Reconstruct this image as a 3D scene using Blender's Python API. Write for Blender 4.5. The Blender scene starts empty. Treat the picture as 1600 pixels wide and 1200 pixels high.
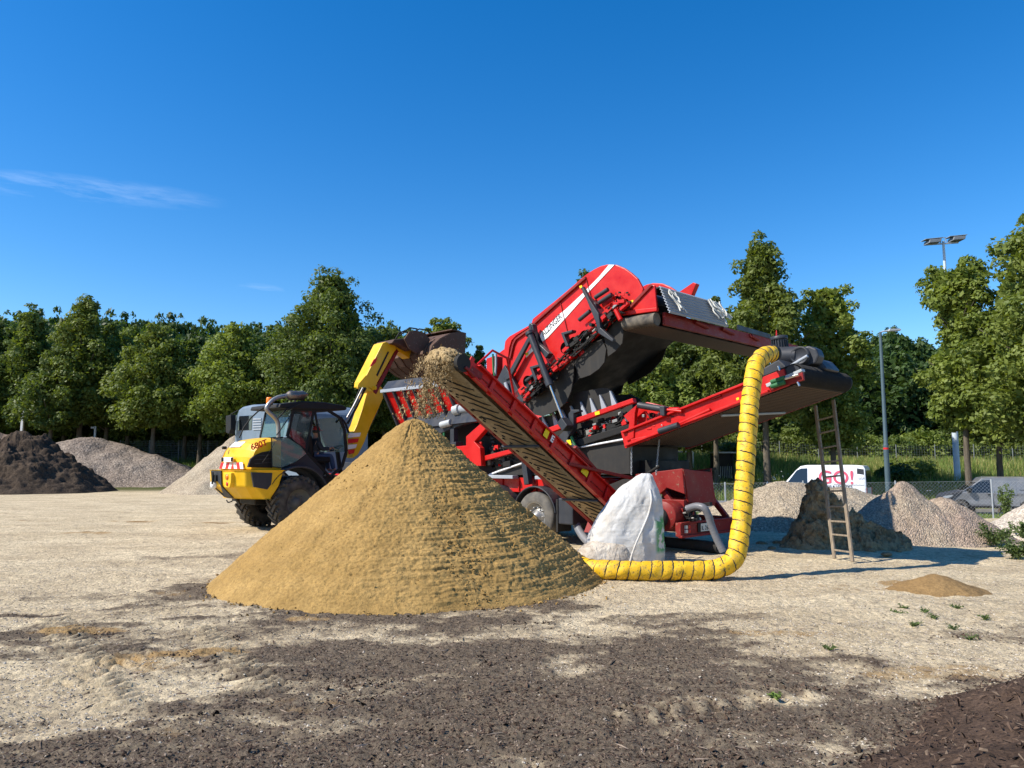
import bpy, math, random
import numpy as np
from mathutils import Vector, Matrix
PI = math.pi
R_ = math.radians
sc = bpy.context.scene
# ------------------------------------------------------------------ camera, sky, sun, exposure
FPX = 1180.0; CAMH = 1.75; PITCH = math.atan(122 / 1180.0)
cam_d = bpy.data.cameras.new('camera'); cam = bpy.data.objects.new('camera', cam_d)
sc.collection.objects.link(cam); sc.camera = cam
cam_d.sensor_fit = 'HORIZONTAL'; cam_d.sensor_width = 36.0; cam_d.lens = 36.0 * FPX / 1600
cam_d.clip_start = 0.1; cam_d.clip_end = 3000
cam.location = (0, 0, CAMH); cam.rotation_euler = (PI / 2 + PITCH, 0, 0)
SUN_EL = R_(43); SH_AZ = R_(18)            # shadows fall to the right and slightly away
sund = Vector((-math.cos(SH_AZ) * math.cos(SUN_EL), -math.sin(SH_AZ) * math.cos(SUN_EL), math.sin(SUN_EL)))
sl = bpy.data.lights.new('sun', 'SUN'); sl.energy = 5.0; sl.angle = R_(0.5); sl.color = (1.0, 0.93, 0.82)
so = bpy.data.objects.new('sun', sl); sc.collection.objects.link(so)
so.rotation_euler = (-sund).to_track_quat('-Z', 'Y').to_euler()
world = bpy.data.worlds.new("World"); sc.world = world; world.use_nodes = True
wt = world.node_tree; wn = wt.nodes; wl = wt.links; wn.clear()
def wnode(t, **k):
    n = wn.new(t)
    for a, b in k.items(): setattr(n, a, b)
    return n
sky = wnode('ShaderNodeTexSky', sky_type='NISHITA', sun_disc=False, sun_elevation=SUN_EL,
            sun_rotation=math.atan2(sund.x, sund.y) % (2 * PI), altitude=300, air_density=1.0, dust_density=0.25, ozone_density=3.0)
hsv = wnode('ShaderNodeHueSaturation'); hsv.inputs['Saturation'].default_value = 1.40; hsv.inputs['Hue'].default_value = 0.504; hsv.inputs['Value'].default_value = 1.0
bg = wnode('ShaderNodeBackground'); bg.inputs['Strength'].default_value = 0.136
outw = wnode('ShaderNodeOutputWorld')
# thin cirrus streaks low in the left of the sky
tcw = wnode('ShaderNodeTexCoord'); 
def wmath(op, a, b=None, clamp=False):
    n = wnode('ShaderNodeMath', operation=op, use_clamp=clamp)
    for i, v in enumerate((a, b)):
        if v is None: continue
        if isinstance(v, (int, float)): n.inputs[i].default_value = v
        else: wl.new(v, n.inputs[i])
    return n.outputs[0]
sep = wnode('ShaderNodeSeparateXYZ'); wl.new(tcw.outputs['Generated'], sep.inputs[0])
X, Y, Z = sep.outputs
az = wmath('DIVIDE', X, Y); el = wmath('DIVIDE', Z, Y)
def streak(a0, e0, la, le, slope):
    da = wmath('SUBTRACT', az, a0)
    de = wmath('SUBTRACT', wmath('SUBTRACT', el, e0), wmath('MULTIPLY', da, slope))
    qa = wmath('POWER', wmath('ABSOLUTE', wmath('DIVIDE', da, la)), 2.0)
    qe = wmath('POWER', wmath('ABSOLUTE', wmath('DIVIDE', de, le)), 2.0)
    return wmath('SUBTRACT', 1.0, wmath('ADD', qa, qe), True)
m1 = streak(-0.60, 0.372, 0.22, 0.022, -0.10)
m2 = streak(-0.34, 0.232, 0.035, 0.009, -0.08)
mm = wmath('ADD', m1, wmath('MULTIPLY', m2, 0.9))
fr = wmath('GREATER_THAN', Y, 0.0)
nz = wnode('ShaderNodeTexNoise'); nz.inputs['Scale'].default_value = 9; nz.inputs['Detail'].default_value = 8; nz.inputs['Roughness'].default_value = 0.65
mp = wnode('ShaderNodeMapping'); mp.inputs['Scale'].default_value = (1, 1, 7); mp.inputs['Rotation'].default_value = (0, 0.12, 0)
wl.new(tcw.outputs['Generated'], mp.inputs[0]); wl.new(mp.outputs[0], nz.inputs['Vector'])
nn = wmath('MULTIPLY', wmath('SUBTRACT', nz.outputs[0], 0.44, True), 2.6, True)
cm = wmath('MULTIPLY', wmath('MULTIPLY', wmath('MULTIPLY', mm, nn), fr), 0.28, True)
mixw = wnode('ShaderNodeMix', data_type='RGBA'); wl.new(cm, mixw.inputs[0])
wl.new(sky.outputs[0], hsv.inputs['Color']); wl.new(hsv.outputs[0], mixw.inputs[6]); mixw.inputs[7].default_value = (6.5, 7.4, 8.6, 1)
wl.new(mixw.outputs[2], bg.inputs['Color']); wl.new(bg.outputs[0], outw.inputs['Surface'])
sc.view_settings.view_transform = 'Standard'; sc.view_settings.look = 'None'
sc.view_settings.exposure = 0.5; sc.view_settings.gamma = 1.0; sc.view_settings.use_curve_mapping = False
sc.render.engine = 'CYCLES'
sc.render.resolution_x = 1024; sc.render.resolution_y = 768
sc.cycles.max_bounces = 6; sc.cycles.transparent_max_bounces = 12

# ------------------------------------------------------------------ numpy noise
def _h(i, j, k, s):
    n = (i * 374761393 + j * 668265263 + k * 2147483647 + s * 1274126177) & 0xFFFFFFFF
    n = ((n ^ (n >> 13)) * 1274126177) & 0xFFFFFFFF
    n = ((n ^ (n >> 16)) * 2246822519) & 0xFFFFFFFF
    return ((n ^ (n >> 15)) & 0xFFFFFF) / float(0xFFFFFF)
def vn(x, y, z=None, seed=0):
    x = np.asarray(x, float); y = np.asarray(y, float)
    z = np.zeros_like(x) if z is None else np.asarray(z, float)
    xi = np.floor(x).astype(np.int64); yi = np.floor(y).astype(np.int64); zi = np.floor(z).astype(np.int64)
    f = x - xi, y - yi, z - zi
    f = [t * t * (3 - 2 * t) for t in f]
    r = 0
    for a in (0, 1):
        for b in (0, 1):
            for c in (0, 1):
                w = (f[0] if a else 1 - f[0]) * (f[1] if b else 1 - f[1]) * (f[2] if c else 1 - f[2])
                r = r + w * _h(xi + a, yi + b, zi + c, seed)
    return r * 2 - 1
def fbm(x, y, z=None, o=4, seed=0, g=0.5):
    a = 1; s = 0; t = 0; x = np.asarray(x, float); y = np.asarray(y, float)
    for i in range(o):
        s = s + a * vn(x, y, z, seed + i * 7); t += a
        x = x * 2.03 + 3.1; y = y * 2.03 + 1.7; z = None if z is None else z * 2.03; a *= g
    return s / t
def ss(a, b, t):
    t = np.clip((np.asarray(t, float) - a) / (b - a), 0, 1); return t * t * (3 - 2 * t)
def H(x, y):
    x = np.asarray(x, float); y = np.asarray(y, float)
    k = ss(0.05, 0.22, x / np.maximum(y, 1.0))
    right = -0.72 * ss(22, 33, y) - 0.45 * ss(17, 26, x) * ss(24, 34, y) + 2.5 * ss(45, 58, y) + 9 * ss(62, 140, y)
    left = 2.1 * ss(48, 72, y) + 8 * ss(78, 150, y)
    und = 0.06 * fbm(x * 0.25, y * 0.25, o=2, seed=3) * ss(6, 14, y)
    return k * right + (1 - k) * left + und
def Hf(x, y): return float(H(np.array([x]), np.array([y]))[0])

# ------------------------------------------------------------------ pixel (1600x1200) -> ray
CT, ST = math.cos(PITCH), math.sin(PITCH)
def ray(px, py):
    a = (px - 800) / FPX; b = (600 - py) / FPX
    return Vector((a, CT - b * ST, ST + b * CT))
def at(px, py, Y):
    d = ray(px, py); return Vector((0, 0, CAMH)) + d * (Y / d.y)
def gnd(px, py, z=0.0):
    d = ray(px, py); return Vector((0, 0, CAMH)) + d * ((z - CAMH) / d.z)
class Frame:
    def __init__(s, ox, oy, ang, z=0):
        s.o = Vector((ox, oy, z)); s.a = Vector((math.cos(ang), math.sin(ang), 0)); s.b = Vector((-math.sin(ang), math.cos(ang), 0)); s.ang = ang
    def loc(s, p):
        q = p - s.o; return Vector((q.dot(s.a), q.dot(s.b), q.z))
    def V(s, px, py, v=0.0):      # hit the plane v = const, give local u, v, w
        d = ray(px, py); c = Vector((0, 0, CAMH)) - s.o
        t = (v - c.dot(s.b)) / d.dot(s.b); return s.loc(Vector((0, 0, CAMH)) + d * t)
    def U(s, px, py, u=0.0):
        d = ray(px, py); c = Vector((0, 0, CAMH)) - s.o
        t = (u - c.dot(s.a)) / d.dot(s.a); return s.loc(Vector((0, 0, CAMH)) + d * t)
    def uw(s, pts, v):
        r = []
        for (x, y) in pts:
            p = s.V(x, y, v); r.append((p.x, p.z))
        return r

# ------------------------------------------------------------------ mesh builder
class MB:
    def __init__(s): s.v = []; s.f = []; s.m = []; s.cur = 0; s.sm = []
    def add(s, vs, fs, smooth=False):
        o = len(s.v); s.v += [tuple(p) for p in vs]
        for f in fs: s.f.append(tuple(i + o for i in f)); s.m.append(s.cur); s.sm.append(smooth)
        return s
    def box(s, x0, x1, y0, y1, z0, z1):
        vs = [(x, y, z) for z in (z0, z1) for y in (y0, y1) for x in (x0, x1)]
        return s.add(vs, [(0, 2, 3, 1), (4, 5, 7, 6), (0, 1, 5, 4), (2, 6, 7, 3), (0, 4, 6, 2), (1, 3, 7, 5)])
    def prism(s, poly, v0, v1, ax=1):
        # poly in (u, w); extruded along v (ax=1), or poly in (v, w) along u (ax=0), or (u, v) along w (ax=2)
        def P(a, b, c): return (a, c, b) if ax == 1 else ((c, a, b) if ax == 0 else (a, b, c))
        ar = sum(poly[i][0] * poly[(i + 1) % len(poly)][1] - poly[(i + 1) % len(poly)][0] * poly[i][1] for i in range(len(poly)))
        if (ar < 0) != (ax == 1): poly = poly[::-1]
        if v0 > v1: v0, v1 = v1, v0
        n = len(poly); vs = [P(a, b, v0) for a, b in poly] + [P(a, b, v1) for a, b in poly]
        if ax == 1:
            fs = [tuple(range(n)), tuple(range(2 * n - 1, n - 1, -1))] + [(i, i + n, (i + 1) % n + n, (i + 1) % n) for i in range(n)]
            fs = [f[::-1] for f in fs]
        else:
            fs = [tuple(range(n - 1, -1, -1)), tuple(range(n, 2 * n))] + [(i, (i + 1) % n, (i + 1) % n + n, i + n) for i in range(n)]
        return s.add(vs, fs)
    def bar(s, p, q, w, h, up=(0, 0, 1)):
        p = Vector(p); q = Vector(q); d = (q - p).normalized(); up = Vector(up)
        if abs(d.dot(up)) > .98: up = Vector((1, 0, 0))
        r = d.cross(up).normalized(); t = r.cross(d)
        vs = [c + r * (a * w / 2) + t * (b * h / 2) for c in (p, q) for a, b in ((-1, -1), (1, -1), (1, 1), (-1, 1))]
        return s.add(vs, [(0, 1, 2, 3)[::-1], (4, 5, 6, 7), (0, 1, 5, 4), (1, 2, 6, 5), (2, 3, 7, 6), (3, 0, 4, 7)])
    def tube(s, pts, r, n=10, smooth=True, cap=True):
        pts = [Vector(p) for p in pts]; rr = r if isinstance(r, (list, tuple)) else [r] * len(pts)
        d0 = (pts[1] - pts[0]).normalized(); up = Vector((0, 0, 1)) if abs(d0.z) < .9 else Vector((1, 0, 0))
        x = d0.cross(up).normalized(); vs = []; N = len(pts)
        for i, p in enumerate(pts):
            d = ((pts[i + 1] - p) if i < N - 1 else (p - pts[i - 1])).normalized()
            if 0 < i < N - 1: d = ((pts[i + 1] - p).normalized() + (p - pts[i - 1]).normalized()).normalized()
            x = (x - d * x.dot(d)).normalized(); y = d.cross(x)
            vs += [p + (x * math.cos(2 * PI * k / n) + y * math.sin(2 * PI * k / n)) * rr[i] for k in range(n)]
        fs = [(i * n + k, i * n + (k + 1) % n, (i + 1) * n + (k + 1) % n, (i + 1) * n + k) for i in range(N - 1) for k in range(n)]
        s.add(vs, fs, smooth)
        if cap:
            s.add(vs[:n], [tuple(range(n))[::-1]]); s.add(vs[-n:], [tuple(range(n))])
        return s
    def lathe(s, prof, c=(0, 0, 0), axis='y', n=32, smooth=True):
        # prof: (radius, along)
        vs = []
        for r, t in prof:
            for k in range(n):
                a = 2 * PI * k / n; e, f = r * math.cos(a), r * math.sin(a)
                p = (e, t, f) if axis == 'y' else ((t, e, f) if axis == 'x' else (e, f, t))
                vs.append((p[0] + c[0], p[1] + c[1], p[2] + c[2]))
        fs = [(i * n + k, i * n + (k + 1) % n, (i + 1) * n + (k + 1) % n, (i + 1) * n + k) for i in range(len(prof) - 1) for k in range(n)]
        return s.add(vs, fs, smooth)
    def build(s, name, mats, parent=None, bev=0, solid=0, seg=2):
        me = bpy.data.meshes.new(name); me.from_pydata(s.v, [], s.f)
        if not isinstance(mats, (list, tuple)): mats = [mats]
        for m in mats: me.materials.append(m)
        me.polygons.foreach_set('material_index', s.m); me.polygons.foreach_set('use_smooth', s.sm); me.update()
        o = bpy.data.objects.new(name, me); sc.collection.objects.link(o)
        if parent: o.parent = parent
        if solid:
            md = o.modifiers.new('solidify', 'SOLIDIFY'); md.thickness = solid; md.offset = 0
        if bev:
            md = o.modifiers.new('bevel', 'BEVEL'); md.width = bev; md.segments = seg; md.limit_method = 'ANGLE'; md.angle_limit = R_(35)
        return o
def np_mesh(name, v, f, mats, parent=None, smooth=True, midx=None, attr=None):
    v = np.asarray(v, np.float32); f = np.asarray(f, np.int32); k = f.shape[1]
    me = bpy.data.meshes.new(name); me.vertices.add(len(v)); me.vertices.foreach_set('co', v.ravel())
    me.loops.add(f.size); me.loops.foreach_set('vertex_index', f.ravel())
    me.polygons.add(len(f)); me.polygons.foreach_set('loop_start', np.arange(len(f), dtype=np.int32) * k)
    me.polygons.foreach_set('use_smooth', np.full(len(f), smooth))
    if midx is not None: me.polygons.foreach_set('material_index', np.asarray(midx, np.int32))
    if not isinstance(mats, (list, tuple)): mats = [mats]
    for m in mats: me.materials.append(m)
    me.update(calc_edges=True)
    if attr is not None:
        for an, dat in attr.items():
            at_ = me.attributes.new(an, 'FLOAT_COLOR', 'POINT'); c = np.ones((len(v), 4), np.float32); c[:, :3] = dat
            at_.data.foreach_set('color', c.ravel())
    o = bpy.data.objects.new(name, me); sc.collection.objects.link(o)
    if parent: o.parent = parent
    return o
def grid_faces(nu, nv, wrap=False):
    i = np.arange(nu - 1)[:, None]; j = np.arange(nv if wrap else nv - 1)[None, :]; j2 = (j + 1) % nv
    return np.stack([i * nv + j, i * nv + j2, (i + 1) * nv + j2, (i + 1) * nv + j], -1).reshape(-1, 4)
def tag(o, label=None, cat=None, group=None, kind=None):
    if label: o['label'] = label
    if cat: o['category'] = cat
    if group: o['group'] = group
    if kind: o['kind'] = kind
    return o
def empty(name, loc, rz=0, **k):
    o = bpy.data.objects.new(name, None); sc.collection.objects.link(o); o.location = loc; o.rotation_euler = (0, 0, rz)
    o.empty_display_size = 0.3
    return tag(o, **k)
def copy_tree(o, parent=None):
    c = o.copy(); sc.collection.objects.link(c); c.parent = parent
    for ch in [x for x in bpy.data.objects if x.parent == o]: copy_tree(ch, c)
    return c
def text(name, s, size, mat, parent, M, ext=0.002, align='LEFT', spc=1.0, bold=0.0):
    cu = bpy.data.curves.new(name, 'FONT'); cu.body = s; cu.size = size; cu.extrude = ext; cu.align_x = align; cu.space_character = spc; cu.offset = bold
    t = bpy.data.objects.new(name + '_tmp', cu); sc.collection.objects.link(t)
    bpy.context.view_layer.update()
    me = bpy.data.meshes.new_from_object(t.evaluated_get(bpy.context.evaluated_depsgraph_get())); bpy.data.objects.remove(t)
    me.name = name; me.materials.clear(); me.materials.append(mat); me.transform(M)
    o = bpy.data.objects.new(name, me); sc.collection.objects.link(o); o.parent = parent
    return o
def MX(o, ex, ey):     # matrix with origin o, x axis ex, y axis ey
    ex = Vector(ex).normalized(); ey = Vector(ey).normalized(); ez = ex.cross(ey).normalized(); ey = ez.cross(ex)
    m = Matrix((ex, ey, ez)).transposed().to_4x4(); m.translation = Vector(o); return m

# ------------------------------------------------------------------ materials
class NT:
    def __init__(s, name):
        s.m = bpy.data.materials.new(name); s.m.use_nodes = True; s.t = s.m.node_tree; s.n = s.t.nodes; s.n.clear()
        s.out = s.n.new('ShaderNodeOutputMaterial'); s.b = s.n.new('ShaderNodeBsdfPrincipled'); s.t.links.new(s.b.outputs[0], s.out.inputs[0])
        s.tc = s.n.new('ShaderNodeTexCoord').outputs['Object']
    def L(s, a, b): s.t.links.new(a, b)
    def S(s, sock, v):
        if isinstance(v, bpy.types.NodeSocket): s.L(v, sock)
        elif isinstance(v, (tuple, list)) and len(v) == 3: sock.default_value = (*v, 1) if sock.type == 'RGBA' else v
        else: sock.default_value = v
    def noise(s, scale, det=4, rough=0.55, vec=None, out=0, dist=0):
        n = s.n.new('ShaderNodeTexNoise'); s.L(vec or s.tc, n.inputs['Vector']); n.inputs['Scale'].default_value = scale
        n.inputs['Detail'].default_value = det; n.inputs['Roughness'].default_value = rough; n.inputs['Distortion'].default_value = dist
        return n.outputs[out]
    def vor(s, scale, vec=None, feat='F1', out=0, rnd=1):
        n = s.n.new('ShaderNodeTexVoronoi'); n.feature = feat; s.L(vec or s.tc, n.inputs['Vector']); n.inputs['Scale'].default_value = scale
        n.inputs['Randomness'].default_value = rnd; return n.outputs[out]
    def scl(s, x, y, z, vec=None, rot=(0, 0, 0)):
        n = s.n.new('ShaderNodeMapping'); s.L(vec or s.tc, n.inputs[0]); n.inputs['Scale'].default_value = (x, y, z); n.inputs['Rotation'].default_value = rot; return n.outputs[0]
    def ramp(s, f, a, b, lo=0.0, hi=1.0):
        n = s.n.new('ShaderNodeMapRange'); s.L(f, n.inputs[0]); n.inputs[1].default_value = a; n.inputs[2].default_value = b
        n.inputs[3].default_value = lo; n.inputs[4].default_value = hi; n.clamp = True; return n.outputs[0]
    def math(s, op, a, b=0.0, clamp=False):
        n = s.n.new('ShaderNodeMath'); n.operation = op; n.use_clamp = clamp; s.S(n.inputs[0], a); s.S(n.inputs[1], b); return n.outputs[0]
    def mix(s, f, a, b, mode='MIX'):
        n = s.n.new('ShaderNodeMix'); n.data_type = 'RGBA'; n.blend_type = mode; s.S(n.inputs[0], f); s.S(n.inputs[6], a); s.S(n.inputs[7], b); return n.outputs[2]
    def bump(s, h, st=0.5, d=0.02, nrm=None):
        n = s.n.new('ShaderNodeBump'); n.inputs['Strength'].default_value = st; n.inputs['Distance'].default_value = d; s.L(h, n.inputs['Height'])
        if nrm: s.L(nrm, n.inputs['Normal'])
        return n.outputs[0]
    def fin(s, col, rough=0.6, metal=0.0, nrm=None, spec=0.5, coat=0.0):
        s.S(s.b.inputs['Base Color'], col); s.S(s.b.inputs['Roughness'], rough); s.S(s.b.inputs['Metallic'], metal)
        s.b.inputs['Specular IOR Level'].default_value = spec; s.b.inputs['Coat Weight'].default_value = coat
        if nrm: s.L(nrm, s.b.inputs['Normal'])
        return s.m
def sep_z(t):
    g = t.n.new('ShaderNodeNewGeometry'); q = t.n.new('ShaderNodeSeparateXYZ'); t.L(g.outputs['Normal'], q.inputs[0]); return q.outputs[2]
def paint(name, col, rough=0.35, dust=0.35, metal=0.0, wear=None, dustc=(0.40, 0.33, 0.24), coat=0.0, spec=0.3):
    t = NT(name); n1 = t.noise(2.3, 6, 0.65); n2 = t.noise(35, 3); n3 = t.noise(9, 5, 0.7, t.scl(1, 1, .25))
    v = t.ramp(n1, 0.3, 0.75, 0.82, 1.08); c = t.mix(1.0, col, v, 'MULTIPLY')
    if dust:
        f = t.math('MULTIPLY', t.ramp(n1, 0.38, 0.72), t.ramp(n2, 0.2, 0.8, .4, 1.0))
        f = t.math('ADD', t.math('MULTIPLY', f, 0.5), t.math('MULTIPLY', t.ramp(n3, .5, .75), .35))
        up = t.ramp(sep_z(t), 0.2, 0.95, 0.35, 1.0)
        f = t.math('MULTIPLY', t.math('MULTIPLY', f, up), dust, True); c = t.mix(f, c, dustc)
    if wear:
        w = t.ramp(t.noise(14, 6, 0.7), 0.60, 0.66); c = t.mix(w, c, wear)
    r = t.ramp(n1, 0.3, 0.7, rough * 0.8, min(1, rough + 0.25))
    return t.fin(c, r, metal, t.bump(n2, 0.06, 0.01), spec, coat)
def granular(name, cols, scale=60, bump=0.6, dist=0.02, big=1.2, rough=0.95, stone=None, grit=.75):
    # heaps of loose stuff: cols = (base, dark, light)
    t = NT(name); a = t.noise(scale, 6, 0.7); b = t.noise(big, 5, 0.6); c3 = t.noise(scale * 0.22, 5, 0.65)
    c = t.mix(t.ramp(b, 0.35, 0.65), cols[0], cols[2]); c = t.mix(t.ramp(a, 0.36, 0.56, grit, 0), c, cols[1])
    c = t.mix(t.ramp(c3, 0.58, 0.72, 0, .5), c, cols[1]); c = t.mix(t.ramp(t.noise(big * 2.3, 6, .7), .42, .66, 0, .5), c, tuple(.55 * q for q in cols[0]))
    h = t.math('ADD', t.math('MULTIPLY', a, 0.5), c3)
    if stone:
        v = t.vor(stone, out=0); vc = t.n.new('ShaderNodeTexVoronoi'); vc.inputs['Scale'].default_value = stone; t.L(t.tc, vc.inputs['Vector'])
        k = t.math('MULTIPLY', vc.outputs['Color'], 1.0); c = t.mix(1.0, c, t.ramp(k, 0.1, 0.9, 0.62, 1.32), 'MULTIPLY')
        h = t.math('SUBTRACT', h, t.math('MULTIPLY', v, 1.2))
    return t.fin(c, rough, 0, t.bump(h, bump, dist), 0.15)
M = {}
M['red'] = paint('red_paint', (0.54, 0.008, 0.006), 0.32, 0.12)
M['dred'] = paint('dusty_shaded_red_paint', (0.22, 0.008, 0.007), 0.5, 0.3, wear=(.22, .12, .08))  # dusty red, base darkened to stand in for shade on conveyor beams
M['yel'] = paint('yellow_paint', (0.80, 0.46, 0.006), 0.34, 0.42)
M['grey'] = paint('anthracite_paint', (0.030, 0.034, 0.043), 0.38, 0.22)
M['lgrey'] = paint('light_grey_paint', (0.33, 0.36, 0.40), 0.4, 0.3)
M['cabgrey'] = paint('blue_grey_cab_paint', (0.16, 0.21, 0.27), 0.3, 0.2)
M['black'] = paint('black_plastic', (0.010, 0.010, 0.010), 0.6, 0.12)
M['rub'] = paint('black_rubber', (0.018, 0.018, 0.018), 0.75, 0.25, coat=0)
M['skirt'] = paint('dusty_rubber_sheet', (0.024, 0.023, 0.022), 0.7, 0.28, coat=0.0)
M['white'] = paint('white_paint', (0.80, 0.80, 0.80), 0.35, 0.2)
M['silver'] = paint('silver_paint', (0.26, 0.265, 0.28), 0.3, 0.1, metal=0.35, coat=.6)
M['vwhite'] = paint('white_van_paint', (0.82, 0.83, 0.85), 0.25, 0.04, coat=.6)
M['chrome'] = paint('chrome_rod', (0.7, 0.7, 0.7), 0.18, 0.05, metal=0.95)
M['steel'] = paint('steel', (0.34, 0.33, 0.31), 0.42, 0.3, metal=0.8)
M['galv'] = paint('galvanised_steel', (0.42, 0.45, 0.47), 0.5, 0.05, metal=0.4)
M['rust'] = paint('rusty_bucket_steel', (0.085, 0.045, 0.03), 0.65, 0.35, wear=(.22, .16, .12), dustc=(.30, .2, .13))
M['green'] = paint('green_spring', (0.02, 0.13, 0.05), 0.5, 0.2)
M['yst'] = paint('yellow_sticker', (0.85, 0.65, 0.01), 0.4, 0.05)
M['redp'] = paint('red_reflective', (0.65, 0.02, 0.02), 0.4, 0.15)
M['pink'] = paint('pink_print', (0.66, 0.10, 0.16), 0.4, 0.0)
M['text'] = paint('dark_lettering', (0.03, 0.03, 0.035), 0.5, 0.0)
M['cream'] = paint('cream_bag', (.7, .68, .6), .8, .2)
M['jacket'] = paint('dark_work_jacket', (.03, .035, .05), .9, 0); M['skin'] = paint('skin', (.5, .27, .18), .6, 0, coat=0); M['cap'] = paint('red_cap', (.35, .03, .03), .8, 0)
M['jean'] = paint('blue_trousers', (.05, .08, .15), .9, 0)
t = NT('glass_tinted'); M['glass'] = t.fin((0.030, 0.045, 0.045), 0.05, 0, spec=0.8); t.b.inputs['Alpha'].default_value = .72
t = NT('clear_green_glass'); M['gglass'] = t.fin((0.16, 0.26, 0.24), 0.04, 0, spec=0.9); t.b.inputs['Alpha'].default_value = 0.42
t = NT('dark_glass'); M['dglass'] = t.fin((0.012, 0.015, 0.018), 0.06, 0, spec=0.8)
t = NT('orange_lens'); M['orange'] = t.fin((0.95, 0.22, 0.01), 0.25)
t = NT('red_lens'); M['redl'] = t.fin((0.55, 0.02, 0.01), 0.25)
# conveyor belts
t = NT('ribbed_belt'); wv = t.n.new('ShaderNodeTexWave'); wv.wave_type = 'BANDS'; wv.bands_direction = 'X'; wv.inputs['Scale'].default_value = 5.2; wv.inputs['Distortion'].default_value = .25; wv.inputs['Detail'].default_value = 1
t.L(t.scl(1, 1, 1, rot=(0, 0, 0)), wv.inputs['Vector'])
c = t.mix(t.ramp(wv.outputs[1], .15, .6), (0.035, .022, .016), (0.15, 0.095, 0.06)); c = t.mix(t.ramp(t.noise(6, 5), .4, .7, 0, .5), c, (.10, .075, .055))
M['rbelt'] = t.fin(c, .8, 0, t.bump(wv.outputs[1], .8, .03))
t = NT('belt_rubber'); c = t.mix(t.ramp(t.noise(5, 6, .6), .35, .68), (.045, .04, .036), (.20, .165, .12)); M['belt'] = t.fin(c, .85, 0, t.bump(t.noise(50, 4), .3, .01))
t = NT('sandy_belt'); nb = t.noise(7, 6, .6); c = t.mix(t.ramp(nb, .3, .7), (.21, .15, .08), (.41, .31, .175)); c = t.mix(t.ramp(t.noise(40, 4), .35, .55, .5, 0), c, (.13, .10, .06))
M['sbelt'] = t.fin(c, .9, 0, t.bump(nb, .4, .01))
t = NT('tyre'); c = t.mix(t.ramp(t.noise(4, 6), .35, .7), (.026, .026, .026), (.12, .105, .085)); M['tyre'] = t.fin(c, .85, 0, t.bump(t.noise(30, 4), .2, .01), .3)
t = NT('worn_tyre'); c = t.mix(t.ramp(t.noise(4, 6), .35, .7), (.075, .072, .067), (.17, .155, .13)); M['tyre2'] = t.fin(c, .85, 0, t.bump(t.noise(30, 4), .2, .01), .3)
t = NT('wood'); c = t.mix(t.ramp(t.noise(5, 6, .6, t.scl(8, 8, .6)), .3, .7), (.13, .10, .07), (.32, .26, .19)); M['wood'] = t.fin(c, .8)
t = NT('bark'); nb = t.noise(7, 6, .7, t.scl(1, 1, .2)); c = t.mix(t.ramp(nb, .3, .7), (.05, .04, .03), (.17, .145, .11)); M['bark'] = t.fin(c, .95, 0, t.bump(nb, .9, .05), .1)
M['sand'] = granular('sand', ((.36, .222, .072), (.15, .09, .032), (.43, .275, .098)), 30, 1.0, .025, 1.3, grit=.55)
M['sandd'] = granular('brown_sand', ((.26, .16, .065), (.13, .08, .035), (.33, .21, .09)), 30, 1.0, .025, 1.3, grit=.55)
M['clod'] = granular('falling_sand_clods', ((.42, .30, .15), (.16, .105, .05), (.52, .38, .2)), 60, .8, .02, 1.3)
M['soil'] = granular('dark_soil', ((.075, .052, .036), (.02, .015, .012), (.11, .08, .055)), 12, 1.0, .12, .5)
M['browng'] = granular('brown_gravel', ((.20, .145, .105), (.08, .055, .04), (.26, .19, .14)), 6, 1.0, .12, .5)
M['gravelL'] = granular('grey_gravel', ((.27, .215, .17), (.11, .08, .06), (.34, .28, .22)), 9, .8, .05, .35, stone=9)
M['gravelT'] = granular('tan_gravel', ((.43, .35, .25), (.19, .145, .10), (.52, .44, .32)), 26, .9, .03, .9, stone=26)
M['gravelW'] = granular('whitish_gravel', ((.60, .52, .42), (.28, .22, .17), (.70, .63, .53)), 26, .9, .03, .9, stone=22)
M['gravelR'] = granular('reddish_gravel', ((.45, .37, .27), (.20, .15, .11), (.43, .31, .24)), 28, .9, .03, .7, stone=30)
M['clay'] = granular('clay', ((.30, .21, .115), (.08, .055, .034), (.42, .31, .17)), 9, 1.0, .08, .9)
M['mulch'] = granular('bark_mulch', ((.085, .054, .036), (.02, .013, .01), (.13, .085, .058)), 35, 1.0, .04, 2)
def leafmat(name, c1, c2, tr=0.35):
    t = NT(name); oi = t.n.new('ShaderNodeObjectInfo'); nz = t.noise(0.45, 3); n2 = t.noise(2.7, 2)
    c = t.mix(t.ramp(nz, .35, .65), c1, c2); c = t.mix(t.ramp(n2, .45, .75, 0, .6), c, tuple(min(1, q * 1.7) for q in c2))
    k = t.ramp(oi.outputs['Random'], 0, 1, .82, 1.18); c = t.mix(1, c, k, 'MULTIPLY')
    t.fin(c, .55, 0, spec=.3); t.b.inputs['Transmission Weight'].default_value = 0
    tl = t.n.new('ShaderNodeBsdfTranslucent'); t.L(t.mix(1, c, (1.5, 1.5, .6), 'MULTIPLY'), tl.inputs[0])
    mx = t.n.new('ShaderNodeMixShader'); mx.inputs[0].default_value = tr; t.L(t.b.outputs[0], mx.inputs[1]); t.L(tl.outputs[0], mx.inputs[2]); t.L(mx.outputs[0], t.out.inputs[0])
    return t.m
M['leafA'] = leafmat('leaves_light', (.105, .145, .026), (.165, .20, .042))
M['leafB'] = leafmat('leaves_mid', (.072, .108, .024), (.115, .15, .034))
M['leafC'] = leafmat('leaves_dark', (.034, .066, .018), (.060, .10, .024))
M['grass'] = leafmat('grass_green', (.08, .12, .025), (.20, .19, .06), .3)
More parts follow.
